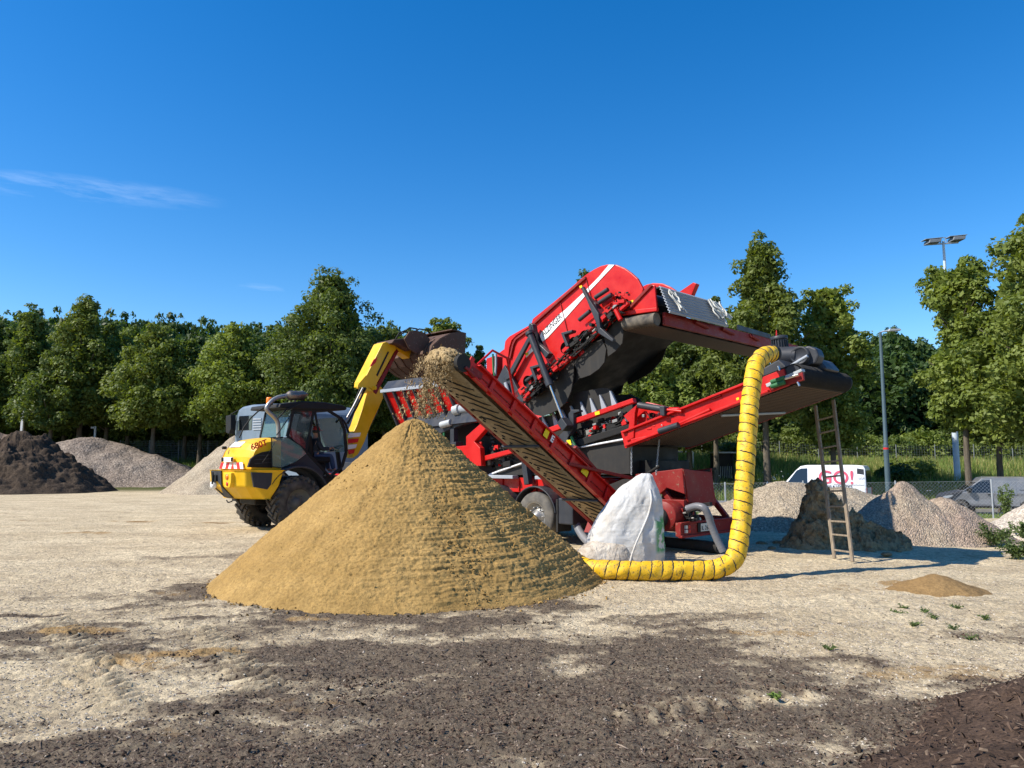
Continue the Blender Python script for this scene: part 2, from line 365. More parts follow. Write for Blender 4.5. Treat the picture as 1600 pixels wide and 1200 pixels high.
M['weed'] = leafmat('weed_leaves', (.07, .11, .03), (.12, .16, .05), .3)
rng = np.random.default_rng(5)
random.seed(4)
# ------------------------------------------------------------------ ground sheet
def lines(knots):
    out = []
    for (a, b, st) in knots: out += list(np.arange(a, b, st))
    return np.array(out + [knots[-1][1]])
gx = lines([(-260, -60, 10), (-60, -20, 1.6), (-20, -7, .16), (-7, 6, .03), (6, 14, .09), (14, 60, .8), (60, 260, 10)])
gy = lines([(-12, 3.2, .6), (3.2, 9.5, .03), (9.5, 16, .05), (16, 30, .2), (30, 70, .8), (70, 330, 6)])
GX, GY = np.meshgrid(gx, gy, indexing='ij')
xf, yf = GX.ravel(), GY.ravel()
def blob(px, py, rx, ry, rot=0, noise=.35, sc_=1.6, seed=0):
    c = gnd(px, py); dx, dy = xf - c.x, yf - c.y; cr, sr = math.cos(rot), math.sin(rot)
    u = (dx * cr + dy * sr) / rx; v = (-dx * sr + dy * cr) / ry
    d = np.sqrt(u * u + v * v); r = np.zeros_like(d); k = d < 2
    r[k] = ss(1.0, 0.45, d[k] + noise * 2 * fbm(xf[k] * sc_, yf[k] * sc_, o=4, seed=seed + 11)); return r
pts = sorted([(gnd(a, b).x, gnd(a, b).y) for a, b in ((-300, 990), (0, 978), (150, 948), (300, 905), (520, 930), (700, 950), (880, 945), (1000, 962), (1150, 985), (1300, 1020), (1450, 1060), (1600, 1085), (1800, 1100))])
yb = np.interp(xf, [p[0] for p in pts], [p[1] for p in pts])
near = yf < 40
n1 = np.zeros_like(xf); n2 = np.zeros_like(xf); n3 = np.zeros_like(xf)
n1[near] = fbm(xf[near] * .45 + 5, yf[near] * .9, o=5, seed=21, g=.6); n2[near] = fbm(xf[near] * 2.2, yf[near] * 3.0, o=4, seed=31, g=.6)
n3[near] = fbm(xf[near] * 9, yf[near] * 9, o=3, seed=41)
dark = ss(-.6, 1.0, yb - yf + 1.8 * n1 + .9 * n2)
strk = fbm((xf + yf * .8) * .9, (yf - xf * .35) * 2.6, o=4, seed=91, g=.6); lft = ss(-1.0, -3.2, xf)
dark = np.clip(dark * (1.0 - .45 * lft + .8 * n1 + .6 * n2 + .9 * strk + .3 * n3), 0, 1)
for (a, b, rx, ry, s) in ((80, 1100, 1.2, .7, .85), (30, 1060, .9, .8, .8), (280, 975, 1.3, .5, .6), (480, 985, 1.2, .5, .5), (430, 1145, .9, .35, .45), (880, 985, 1.4, .5, .5), (1240, 1095, .55, .25, .8), (1430, 1010, 2.0, .35, .7), (560, 1080, .7, .4, .35)):
    dark *= 1 - s * blob(a, b, rx, ry, .1, seed=int(a))
for (a, b, rx, ry, s) in ((100, 985, .35, .12, .9), (125, 1015, .3, .12, .9), (150, 1045, .25, .10, .9), (180, 1080, .2, .09, .8), (20, 960, .8, .1, .9), (230, 1130, .25, .12, .9), (60, 1030, .5, .05, .6), (350, 1040, .9, .12, .8), (500, 1010, 1.2, .12, .8), (130, 1160, 1.2, .12, .9), (40, 1185, .9, .15, .9), (620, 1020, 1.4, .15, .7), (70, 1125, .12, .1, .7), (640, 905, 1.3, .3, .0), (250, 930, 1.6, .5, .6), (330, 870, 1.6, .35, .55), (150, 975, 1.0, .18, .7), (150, 1010, .35, .9, .6), (330, 1165, 1.6, .5, .8), (700, 1090, 1.6, .6, .7), (1180, 1120, 1.5, .5, .9), (1050, 1050, 1.6, .6, .8), (1050, 965, 1.6, .3, .6), (1540, 990, 1.2, .55, .55), (460, 810, 1.6, .3, .35), (900, 1160, 1.8, .4, .6), (1520, 1130, 1.3, .8, 1), (120, 1190, 1.3, .25, .8)):
    dark = np.maximum(dark, s * blob(a, b, rx, ry, .12, seed=int(b)))
och = np.zeros_like(xf)
for (a, b, rx, ry, s) in ((120, 987, .5, .3, .8), (300, 1020, .55, .22, .95), (210, 1035, .5, .35, .6), (265, 925, .5, .3, .35), (130, 835, .7, .16, .7), (215, 815, .9, .2, .7), (330, 818, 1.0, .18, .7), (60, 815, .9, .15, .5), (470, 968, .35, .2, .7), (1210, 990, 1.0, .25, .55), (1450, 915, .9, .55, .9), (1330, 920, 1.0, .5, .3), (1450, 1050, .8, .25, .5), (480, 1100, .4, .2, .3), (250, 1140, .5, .3, .25), (1000, 870, 1, .5, .2), (1250, 900, 2, .8, .2), (1540, 870, 1.5, 1, .3)):
    och = np.maximum(och, s * blob(a, b, rx, ry, .1, seed=int(a + b)))
green = ss(29, 33, yf) * ss(3, 5, xf) + ss(44, 50, yf) + ss(29, 31, yf) * ss(9, 11, xf); green = np.clip(green, 0, 1)
zz = H(xf, yf)
amp = .5 + dark
zz = zz + near * (ss(60, 12, yf)) * (.013 * n3 * amp + .034 * n2 + .03 * n1) + np.where(yf < 10, .008 * vn(xf * 22, yf * 22, seed=9) * amp, 0)
# tyre lug prints at the left front
def track(p, q, w, dep, lug):
    global zz, dark
    d = (q - p).normalized(); L = (q - p).length; s = (xf - p.x) * d.x + (yf - p.y) * d.y; o = -(xf - p.x) * d.y + (yf - p.y) * d.x
    k = ss(0, .3, s) * ss(L, L - .3, s) * ss(w, w * .75, np.abs(o)); ph = (s + np.abs(o) * .5) / lug
    g = ss(.35, .55, np.abs((ph % 1) - .5) * 2)
    zz = zz + k * (-dep * .8 + dep * 1.5 * g) * (.9 + .4 * n2); dark = dark * (1 - .35 * k * g)
track(gnd(80, 960), gnd(200, 1110), .20, .035, .14); track(gnd(300, 975), gnd(430, 1090), .2, .028, .14)
track(gnd(60, 1080), gnd(260, 1010), .22, .03, .15); track(gnd(900, 1130), gnd(1280, 1075), .22, .02, .2)
t = NT('yard_ground'); at_ = t.n.new('ShaderNodeAttribute'); at_.attribute_name = 'mask'; sp = t.n.new('ShaderNodeSeparateColor'); t.L(at_.outputs['Color'], sp.inputs[0])
D, O, G = sp.outputs
fine = t.noise(26, 6, .75); fine2 = t.noise(75, 4, .7); mid = t.noise(5, 6, .65); big = t.noise(.5, 4, .6, t.scl(1, 1.8, 1))
peb = t.vor(24); pebc = t.n.new('ShaderNodeTexVoronoi'); pebc.inputs['Scale'].default_value = 24; t.L(t.tc, pebc.inputs[0])
gv = t.mix(t.ramp(big, .38, .62), (.51, .405, .255), (.66, .54, .35)); gv = t.mix(t.ramp(mid, .5, .68, 0, .65), gv, (.30, .24, .17))
gv = t.mix(1, gv, t.ramp(pebc.outputs['Color'], .15, .9, .78, 1.2), 'MULTIPLY'); gv = t.mix(t.ramp(fine, .32, .46, .75, 0), gv, (.16, .13, .10))
dk = t.mix(t.ramp(fine, .36, .62), (.045, .032, .022), (.19, .145, .102)); dk = t.mix(t.ramp(fine2, .60, .70, 0, .75), dk, (.30, .24, .18))
oc = t.mix(t.ramp(fine, .3, .65), (.24, .145, .06), (.46, .30, .13))
gr = t.mix(t.ramp(mid, .35, .65), (.06, .085, .02), (.17, .15, .06)); gr = t.mix(t.ramp(fine, .4, .6), gr, (.05, .06, .02))
dm = t.ramp(t.math('ADD', D, t.math('MULTIPLY', t.math('SUBTRACT', t.math('ADD', fine, mid), 1.0), 1.5)), .15, .80, 0, .95)
om = t.ramp(t.math('ADD', O, t.math('MULTIPLY', t.math('SUBTRACT', mid, .5), 1.6)), .25, .75, 0, .9)
c = t.mix(dm, gv, dk); c = t.mix(om, c, oc); c = t.mix(G, c, gr)
h = t.math('ADD', t.math('MULTIPLY', fine, 1.0), t.math('SUBTRACT', t.math('MULTIPLY', mid, 1.2), t.math('MULTIPLY', peb, .35)))
yard = t.fin(c, .95, 0, t.bump(h, .9, .035), .12)
ground = np_mesh('ground', np.stack([xf, yf, zz], -1), grid_faces(len(gx), len(gy)), yard, attr={'mask': np.stack([dark, och, green], -1)})
tag(ground, kind='structure')
# field interpolation of the near ground for scattered bits
ZG = zz.reshape(GX.shape); DG = dark.reshape(GX.shape)
def samp(A, x, y):
    i = np.clip(np.searchsorted(gx, x), 1, len(gx) - 1); j = np.clip(np.searchsorted(gy, y), 1, len(gy) - 1)
    return A[i, j] * .25 + A[i - 1, j] * .25 + A[i, j - 1] * .25 + A[i - 1, j - 1] * .25
def chips(name, x, y, z, lmin, lmax, asp, flat, mats, tilt=.35, seed=1):
    r = np.random.default_rng(seed); n = len(x); L = r.uniform(lmin, lmax, n); W = L * r.uniform(asp * .6, asp * 1.4, n); T = L * flat
    a = r.uniform(0, 2 * PI, n); t1 = r.normal(0, tilt, n); 
    ex = np.stack([np.cos(a), np.sin(a), np.tan(np.clip(t1, -1, 1))], -1); ey = np.stack([-np.sin(a), np.cos(a), r.normal(0, tilt, n)], -1)
    ez = np.cross(ex, ey); ez /= np.linalg.norm(ez, axis=1)[:, None]
    P = np.stack([x, y, z], -1); k = lambda v: v[:, None]
    j = lambda: k(r.uniform(.6, 1.1, n))
    a1 = P - ex * k(L / 2) * j() - ey * k(W / 2) * j(); a2 = P + ex * k(L / 2) * j() - ey * k(W / 2) * j(); a3 = P + ex * k(L / 2) * j() + ey * k(W / 2) * j(); a4 = P - ex * k(L / 2) * j() + ey * k(W / 2) * j()
    top = P + ez * k(T)
    V = np.stack([a1, a2, a3, a4, top], 1).reshape(-1, 3); b = np.arange(n)[:, None] * 5
    F = np.concatenate([b + np.array([[0, 1, 4]]), b + np.array([[1, 2, 4]]), b + np.array([[2, 3, 4]]), b + np.array([[3, 0, 4]])], 1).reshape(-1, 3)
    mi = np.repeat(r.integers(0, len(mats), n), 4)
    return np_mesh(name, V, F, mats, smooth=False, midx=mi)
def flatm(name, c, r=.9):
    t = NT(name); return t.fin(c, r, spec=.2)
CH = [flatm('chip_a', (.060, .038, .028)), flatm('chip_b', (.11, .072, .05)), flatm('chip_c', (.035, .024, .018)), flatm('chip_d', (.16, .115, .08)), flatm('chip_e', (.26, .20, .15))]
PB = [flatm('pebble_a', (.42, .37, .29)), flatm('pebble_b', (.36, .30, .24)), flatm('pebble_c', (.22, .18, .14)), flatm('pebble_d', (.52, .46, .37))]
n = 150000; yy = 3.6 * (14 / 3.6) ** rng.uniform(0, 1, n); xx = yy * rng.uniform(-.78, .78, n); dd = samp(DG, xx, yy)
k = rng.uniform(0, 1, n) < (dd ** 1.3) * .8; x_, y_ = xx[k], yy[k]
o = chips('mulch_chips', x_, y_, samp(ZG, x_, y_), .008, .034, .38, .22, [CH[0], CH[1], CH[0], CH[2], CH[3], CH[1], CH[0], CH[3], CH[2], CH[4]]); tag(o, kind='stuff', label='loose dark bark chips strewn over the foreground ground', cat='bark chips')
k = rng.uniform(0, 1, n) < .30 * (1 - dd) ** 1.5; x_, y_ = xx[k], yy[k]
o = chips('pebbles', x_, y_, samp(ZG, x_, y_), .006, .026, .75, .35, PB, seed=3); tag(o, kind='stuff', label='small pale pebbles scattered over the yard ground', cat='pebbles')

# ------------------------------------------------------------------ heaps
def heap(name, cx, cy, hts, mat, nr=110, na=260, amp=.12, freq=1.5, seed=0, outn=.08, base=None, terr=0, flat=.12, o=5, **tg):
    # hts: list of (dx, dy, rx, ry, height) cones that merge into one heap
    if base is None: base = Hf(cx, cy)
    R = max(math.hypot(d[0], d[1]) + max(d[2], d[3]) for d in hts) * 1.12
    tt = np.linspace(0, 1, nr) ** .8; th = np.linspace(0, 2 * PI, na, endpoint=False)
    T, A = np.meshgrid(tt, th, indexing='ij')
    x = T * np.cos(A) * R; y = T * np.sin(A) * R
    wx = x + outn * R * fbm(x / R * 3 + 9, y / R * 3, o=3, seed=seed + 50); wy = y + outn * R * fbm(x / R * 3 - 5, y / R * 3, o=3, seed=seed + 60)
    z = np.full_like(x, -.12)
    for (dx, dy, rx, ry, h) in hts:
        q = np.sqrt(((wx - dx) / rx) ** 2 + ((wy - dy) / ry) ** 2); q2 = np.sqrt(q * q + flat * flat) - flat * .6
        z = np.maximum(z, h * (1 - q2) - .01)
    zc = np.clip(z / (.3 * max(d[4] for d in hts)), 0, 1)
    z = z + zc * amp * fbm(x * freq, y * freq, z * freq, o=o, seed=seed, g=.55)
    if terr: z = z + zc * terr * np.abs(vn(x * freq * 2.2, y * freq * 2.2, z * 6, seed + 5))
    ob = np_mesh(name, np.stack([x, y, z], -1).reshape(-1, 3), grid_faces(nr, na, True), mat)
    ob.location = (cx, cy, base); tag(ob, **tg); return ob
# the big sand cone: fine ledges running round it, smooth on the sunny side
def sand_cone():
    cx, cy, R, h = -1.545, 11.95, 2.87, 2.50; nr, na = 420, 900
    tt = np.linspace(0, 1.06, nr); th = np.linspace(0, 2 * PI, na, endpoint=False); T, A = np.meshgrid(tt, th, indexing='ij')
    Rr = R * (1 + .018 * vn(np.cos(A) * 2, np.sin(A) * 2, seed=2) + .008 * vn(np.cos(A) * 9, np.sin(A) * 9, seed=3)) + .03 * np.exp(-((A - 3.9) / .7) ** 2)
    x = T * Rr * np.cos(A); y = T * Rr * np.sin(A)
    q = np.sqrt(T * T + .028 ** 2) - .008
    z = h * (1 - q) + .055 * h * np.sin(PI * np.clip(T, 0, 1)) * -0.02 + .03
    z = z - .05 * np.exp(-(T / .06) ** 2)
    e = ss(0.0, .10, T) * ss(1.06, .94, T)
    right = ss(-.7, .7, np.cos(A + .35)); arc = A * R * T
    led = fbm(arc * 1.5, z * 19, T * 15, o=4, seed=12, g=.6)                       # ledges, long round the cone
    lump = fbm(x * 7, y * 7, z * 7, o=4, seed=14, g=.65); fine_ = fbm(x * 26, y * 26, z * 26, o=2, seed=16)
    d = e * (.017 * led * (.55 + 1.5 * right) + .012 * lump * (.8 + .6 * right) + .010 * fine_ * (.8 + .8 * right) - .02 * ss(.1, .5, fbm(A * 5, T * 1.6, o=3, seed=19))) + e * .03 * fbm(x * 1.1, y * 1.1, z, o=2, seed=18) + .02 * lump * ss(.25, .05, T)
    nx = np.cos(A) * .64; ny = np.sin(A) * .64; V = np.stack([x + nx * d, y + ny * d, z + .77 * d], -1)
    o = np_mesh('sand_pile', V.reshape(-1, 3), grid_faces(nr, na, True), M['sand']); o.location = (cx, cy, 0)
    tag(o, label='large cone-shaped pile of yellow-brown sand under the conveyor head', cat='sand pile'); return cx, cy, h
SCX, SCY, SCH = sand_cone()
# crumbs on the cone and round its foot
n = 9000; a = rng.uniform(0, 2 * PI, n); T = np.sqrt(rng.uniform(0.003, 1, n)); w = (.35 + .65 * (np.cos(a + .35) > -.1)); k = rng.uniform(0, 1, n) < w; a, T = a[k], T[k]
o = chips('sand_crumbs', SCX + 2.86 * T * np.cos(a), SCY + 2.86 * T * np.sin(a), SCH * (1 - T) + .03, .012, .034, .8, .5, [M['sand']], tilt=.8, seed=8); tag(o, kind='stuff', label='loose crumbs of sand clinging to the big cone', cat='sand crumbs')
g = gnd(1462, 922); heap('sand_mound', g.x, g.y, [(0, 0, .60, .5, .22)], M['sandd'], 50, 120, .02, 5, 7, label='small low mound of brown sand on the open yard at right', cat='sand mound')
for (px_, py_, rx, s) in ((212, 816, .5, 1), (330, 819, .55, 2), (135, 834, .4, 3)):
    g = gnd(px_, py_); heap('sand_spill', g.x, g.y, [(0, 0, rx, .2, .04)], M['sandd'], 20, 60, .015, 6, s, label={1: 'thin spill of ochre sand on the left yard, middle of three', 2: 'thin spill of ochre sand nearest the loader wheel', 3: 'thin spill of ochre sand nearest the left picture edge'}[s], cat='sand spill', group='thin sand spills left of the loader')
# coarse stones rolled to the toe of the cone, twigs in the foreground
n = 420; a = rng.uniform(2.6, 6.6, n); q = 2.87 + rng.exponential(.10, n)
xq, yq = SCX + q * np.cos(a), SCY + q * np.sin(a)
o = chips('toe_stones', xq, yq, samp(ZG, xq, yq) + .005, .012, .05, .8, .5, [M['sand'], M['sandd']], tilt=.6, seed=18); tag(o, kind='stuff', label='coarse crumbs and stones rolled to the foot of the sand cone', cat='stones')
n = 260; yq = rng.uniform(4, 8.5, n); xq = yq * rng.uniform(-.7, .75, n)
o = chips('twigs', xq, yq, samp(ZG, xq, yq) + .006, .05, .15, .08, .05, [CH[3], CH[4], CH[1]], tilt=.15, seed=28); tag(o, kind='stuff', label='short pale twigs and wood splinters strewn over the foreground', cat='twigs')
n = 900; cc = rng.integers(0, 40, n); cy = rng.uniform(4.2, 9, 40); cxx = cy * rng.uniform(-.7, .6, 40); xq = cxx[cc] + rng.normal(0, .16, n); yq = cy[cc] + rng.normal(0, .10, n); yq = yq.clip(3.7, 12)
k = samp(DG, xq, yq) > .45; xq, yq = xq[k], yq[k]
o = chips('soil_clods', xq, yq, samp(ZG, xq, yq) + .004, .012, .038, .8, .5, [M['soil'], M['mulch'], CH[1]], tilt=.6, seed=38); tag(o, kind='stuff', label='small dark soil clods lying in clusters on the foreground', cat='soil clods')
# left heaps
def gp(px_, Y): return (px_ - 800) / FPX * Y / 1.0
Yd = 46.
heap('soil_heap', gp(25, Yd), Yd, [(.9, 0, 5.0, 4.5, 3.75), (-1.5, 0, 6.0, 4.5, 3.5), (.2, -1.6, 5.2, 3.2, 2.6), (-4.5, 2, 5, 4, 2.6), (2.2, -2.0, 3.3, 2.2, 1.0)], M['soil'], 170, 420, .85, .8, 3, base=-.15, terr=.25, o=6, label='dark brown soil heap at the left edge of the picture', cat='soil heap')
heap('brown_gravel_heap', gp(5, 53), 53., [(0, 0, 8.2, 5, 4.25), (-7, 0, 7, 5, 4.1)], M['browng'], 110, 260, .5, .6, 5, base=-.1, label='brown gravel heap rising behind the dark soil heap', cat='gravel heap')
heap('grey_gravel_heap', gp(175, 56), 56., [(-1.6, 0, 7.2, 5, 4.4), (1.5, 0, 6.2, 5, 3.3), (-5.5, 1, 5, 4, 3.6), (3.5, -.5, 4, 3.5, 1.9)], M['gravelL'], 130, 320, .3, .7, 6, base=0, flat=.5, label='long grey gravel heap in front of the left trees', cat='gravel heap')
heap('pale_gravel_heap', gp(372, 44), 44., [(.3, 0, 4.6, 4, 3.5), (2.5, 1, 5, 4, 3.4)], M['gravelT'], 120, 300, .28, .9, 9, base=-.1, label='pale gravel heap behind the yellow wheel loader', cat='gravel heap')
# right heaps
heap('tan_gravel_heap', gp(1235, 21.5), 21.5, [(0, 0, 2.9, 2.4, 1.55), (1.6, .3, 2.6, 2.2, 1.35), (2.9, 0, 2.2, 2, 1.1)], M['gravelT'], 150, 420, .10, 2.5, 19, base=-.15, flat=.3, label='tan gravel heap behind the clay heap and below the white van', cat='gravel heap')
heap('reddish_gravel_heap', gp(1432, 17.7), 17.7, [(-.55, 0, 1.75, 1.6, 1.42), (.35, -.1, 1.7, 1.5, 1.1), (.9, 0, 1.3, 1.3, .65)], M['gravelR'], 150, 420, .08, 3, 23, base=-.1, flat=.05, label='reddish gravel heap right of the ladder', cat='gravel heap')
heap('white_gravel_heap', gp(1650, 18.5), 18.5, [(-.1, 0, 1.9, 1.9, 1.25), (1.5, 0, 2, 2, 1.3)], M['gravelW'], 110, 300, .08, 3, 25, base=-.1, label='whitish gravel heap cut by the right picture edge', cat='gravel heap')
# lumpy clay heap: jagged block shapes
def clay():
    nr, na = 200, 480; R = 1.75; tt = np.linspace(0, 1, nr); th = np.linspace(0, 2 * PI, na, endpoint=False); T, A = np.meshgrid(tt, th, indexing='ij')
    x = T * np.cos(A) * R; y = T * np.sin(A) * R * .75
    z = np.full_like(x, -.1); qx = x
    for (dx, dy, rx, ry, h, p) in ((-.42, .15, .58, .6, 1.62, 2.2), (-.2, .1, .85, .7, 1.25, 2.0), (.25, .1, .9, .7, .92, 1.8), (-.75, -.1, .62, .6, .78, 2.2), (-1.0, -.2, .6, .5, .4, 2), (.65, -.1, .9, .6, .55, 2), (1.15, -.2, .75, .5, .36, 2), (.3, -.5, .6, .4, .35, 2)):
        q = (np.abs(x - dx) / rx) ** p + (np.abs(y - dy) / ry) ** p; z = np.maximum(z, h * (1 - q))
    zc = np.clip((z + .05) / .3, 0, 1)
    rid = 1 - np.abs(fbm(x * 3.4, y * 3.4, z * 2.6, o=4, seed=71)) * 3
    z = z + zc * (.22 * (rid - .6) + .10 * fbm(x * 7, y * 7, z * 3, o=4, seed=73)); x = x + zc * .10 * fbm(x * 4, y * 4, z * 6, o=3, seed=75); y = y + zc * .12 * fbm(x * 4, y * 4, z * 6, o=3, seed=76)
    o = np_mesh('clay_heap', np.stack([x * .80, y, z * .86], -1).reshape(-1, 3), grid_faces(nr, na, True), M['clay'])
    o.location = (gp(1300, 16.0), 16.0, 0); tag(o, label='jagged heap of dark wet clay lumps standing behind the ladder', cat='clay heap')
clay()
# bark mulch heap in the right corner
hx, hy = 5.35, 3.1
mh = heap('bark_mulch_heap', hx, hy, [(0, 0, 3.15, 3.15, 1.1), (1.2, .4, 3.0, 3.0, 1.3)], M['mulch'], 260, 600, .13, 2.6, 33, base=-.05, flat=.3, label='dark reddish bark mulch heap in the near right corner', cat='mulch heap')
mv = np.zeros(len(mh.data.vertices) * 3, np.float32); mh.data.vertices.foreach_get('co', mv); mv = mv.reshape(-1, 3)
mv = mv[(mv[:, 2] > -.03) & (mv[:, 1] > -1.5)]; pick = mv[rng.integers(0, len(mv), 16000)] + rng.normal(0, .012, (16000, 3))
o = chips('mulch_shreds', pick[:, 0] + hx, pick[:, 1] + hy, pick[:, 2] - .035, .012, .055, .28, .2, [CH[0], CH[1], CH[2], CH[0], CH[1], CH[3]], tilt=.5, seed=12); tag(o, kind='stuff', label='shredded bark pieces lying loose on the mulch heap', cat='bark shreds')

# ------------------------------------------------------------------ trees
def crown_mesh(name, h, rprof, nl, leaf, mat, seed, clumps=70, fill=.38, sx=1.0, cr=(.10, .2), core=.42, lobes=None, dens=1.0):
    # leaf-sized quads packed in clumps over the crown; h crown height, rprof list of (t, radius)
    r = np.random.default_rng(seed); ts = [p[0] for p in rprof]; rs = [p[1] for p in rprof]; rm = max(rs)
    C = []; 
    for i in range(clumps):
        for _ in range(30):
            t_ = r.uniform(0, 1); rad = np.interp(t_, ts, rs)
            if r.uniform(0, rm) < rad + .12 * rm: break
        a_ = r.uniform(0, 2 * PI); q = rad * (1 - .42 * r.uniform() ** 1.4)
        sz = rm * r.uniform(*cr) * (.55 + .55 * rad / rm) + .12
        C.append((q * math.cos(a_) * sx, q * math.sin(a_), t_ * h, sz))
    for L in (lobes or []): C.append(L)
    C = np.array(C); w = C[:, 3] ** 2; w /= w.sum(); m = int(nl * (1 - fill)); ci = r.choice(len(C), m, p=w)
    d = r.normal(size=(m, 3)); d /= np.linalg.norm(d, axis=1)[:, None]; d[:, 2] = np.where(r.uniform(size=m) < .5, np.abs(d[:, 2]), d[:, 2])
    d /= np.linalg.norm(d, axis=1)[:, None]
    rr = (r.uniform(.55, 1.08, m)) * (1 + .25 * vn(d[:, 0] * 3 + ci, d[:, 1] * 3, d[:, 2] * 3, seed)); P = C[ci, :3] + d * (C[ci, 3] * rr)[:, None] * np.array([1, 1, .85])
    N = d * .8 + r.normal(0, .45, (m, 3)) + np.array([0, 0, .35])
    m2 = nl - m; t_ = r.uniform(0.02, .92, m2); rad = np.interp(t_, ts, rs) * np.sqrt(r.uniform(0, 1, m2)) * (core * 1.6); a_ = r.uniform(0, 2 * PI, m2)
    P2 = np.stack([rad * np.cos(a_) * sx, rad * np.sin(a_), t_ * h], -1); N2 = r.normal(size=(m2, 3))
    P = np.concatenate([P, P2]); N = np.concatenate([N, N2]); N /= np.linalg.norm(N, axis=1)[:, None] + 1e-9
    n = len(P); ref = r.normal(size=(n, 3)); ex = np.cross(N, ref); ex /= np.linalg.norm(ex, axis=1)[:, None] + 1e-9; ey = np.cross(N, ex)
    s = leaf * r.uniform(.55, 1.25, n)[:, None]; s[m:] *= 1.5
    V = np.stack([P - ex * s, P - ey * s * .55, P + ex * s, P + ey * s * .55], 1).reshape(-1, 3); F = np.arange(n * 4).reshape(-1, 4)
    return V, F
def trunk_mb(h, r0, hc, seed, rprof, crown0):
    rn = random.Random(seed); mb = MB(); pts = []; k = 8
    for i in range(k + 1):
        t_ = i / k; pts.append((rn.uniform(-.1, .1) * t_, rn.uniform(-.1, .1) * t_, t_ * h * .93))
    mb.tube(pts, [r0 * (1.25 if i == 0 else 1) * (1 - .85 * i / k) for i in range(k + 1)], 9)
    for i in range(13):
        z0 = crown0 + (h - crown0) * rn.uniform(-.02, .75); a_ = i * 2.4 + rn.uniform(-.3, .3); t_ = (z0 - crown0) / (h - crown0)
        L = np.interp(min(1, t_ + .15), [p[0] for p in rprof], [p[1] for p in rprof]) * .8; c_, s_ = math.cos(a_), math.sin(a_)
        mb.tube([(0, 0, z0), (c_ * L * .5, s_ * L * .5, z0 + L * .35), (c_ * L, s_ * L, z0 + L * .8)], [r0 * .42, r0 * .25, r0 * .08], 6)
    return mb
LIN = [(0, .35), (.08, .75), (.22, 1.0), (.42, .92), (.62, .66), (.8, .40), (.92, .2), (1, .05)]      # broad below, pointed top
COL = [(0, .5), (.1, .85), (.3, 1.0), (.5, .92), (.7, .68), (.85, .42), (.95, .22), (1, .08)]
RND = [(0, .45), (.12, .85), (.35, 1.0), (.6, .95), (.8, .72), (.93, .4), (1, .1)]
def tree(name, x, y, top, R, crown0, mat, seed, prof=LIN, nl=20000, leaf=.14, label=None, group=None, clumps=80, sx=1.0, tr=.2, lobes=None, zb=None, **kw):
    z0 = Hf(x, y) if zb is None else zb; h = top - z0; c0 = crown0 - z0 if crown0 > z0 + .3 else .4
    pr = [(a, b * R) for a, b in prof]
    e = empty(name, (x, y, z0 - .05), 0, label=label, cat='tree', group=group)
    V, F = crown_mesh(name, h - c0, pr, nl, leaf, mat, seed, clumps, sx=sx, lobes=lobes, **kw); V = V + np.array([0, 0, c0])
    np_mesh('crown', V, F, mat, parent=e, smooth=False)
    trunk_mb(h, tr, 0, seed, pr, c0).build('trunk', M['bark'], e); return e
def ptree(name, cxp, ytop, hwp, ybot, Y, mat, seed, label, prof=LIN, **kw):
    tp = at(cxp, ytop, Y); bt = at(cxp, ybot + 14, Y); R = hwp / FPX * Y * (1.2 if cxp < 720 else 1.12)
    return tree(name, tp.x, Y, tp.z, R, bt.z, mat, seed, prof, label=label, **kw)
A, B_, C_ = M['leafA'], M['leafB'], M['leafC']
GL = 'street trees in a row left of the machine'
ptree('linden_tree', 50, 474, 52, 655, 64, B_, 1, 'tree at the far left rising behind the brown gravel heap', group=GL, clumps=95)
ptree('linden_tree', -14, 488, 50, 655, 64, B_, 2, 'tree cut by the left picture edge', group=GL)
ptree('linden_tree', 88, 540, 45, 658, 60, B_, 3, 'low mid green tree between the two taller leftmost trees', group=GL, nl=9000)
ptree('linden_tree', 137, 466, 56, 650, 62, A, 4, 'tall pointed tree with a pale trunk above the grey gravel heap', group=GL, clumps=95, tr=.26)
ptree('linden_tree', 176, 492, 36, 655, 64, B_, 5, 'slim tree with a thin pale trunk right of the tall pointed one', group=GL, nl=9000)
ptree('linden_tree', 248, 506, 62, 655, 58, A, 6, 'bright green broad tree with a leaning pale trunk above the fence', group=GL, clumps=95)
ptree('linden_tree', 368, 502, 68, 665, 58, A, 7, 'bright green pointed tree straight behind the truck cab', group=GL, clumps=100)
ptree('linden_tree', 318, 560, 40, 665, 62, C_, 8, 'darker tree squeezed between the two bright green ones', group=GL, nl=9000)
ptree('linden_tree', 520, 414, 78, 655, 56, B_, 9, 'tallest tree left of the machine, dark and pointed behind the loader cab', prof=COL, group=GL, clumps=130, nl=30000)
ptree('linden_tree', 455, 505, 52, 650, 60, B_, 10, 'mid green tree leaning against the tallest dark one', group=GL)
ptree('linden_tree', 603, 508, 52, 655, 60, A, 11, 'mid green tree behind the yellow loader boom', group=GL)
ptree('linden_tree', 693, 494, 42, 655, 62, A, 12, 'light green tree showing above the loader bucket', prof=RND, group=GL)
ptree('spruce_tree', 748, 538, 24, 660, 62, C_, 13, 'small dark spruce between the bucket and the red screen box', group=GL, nl=8000)
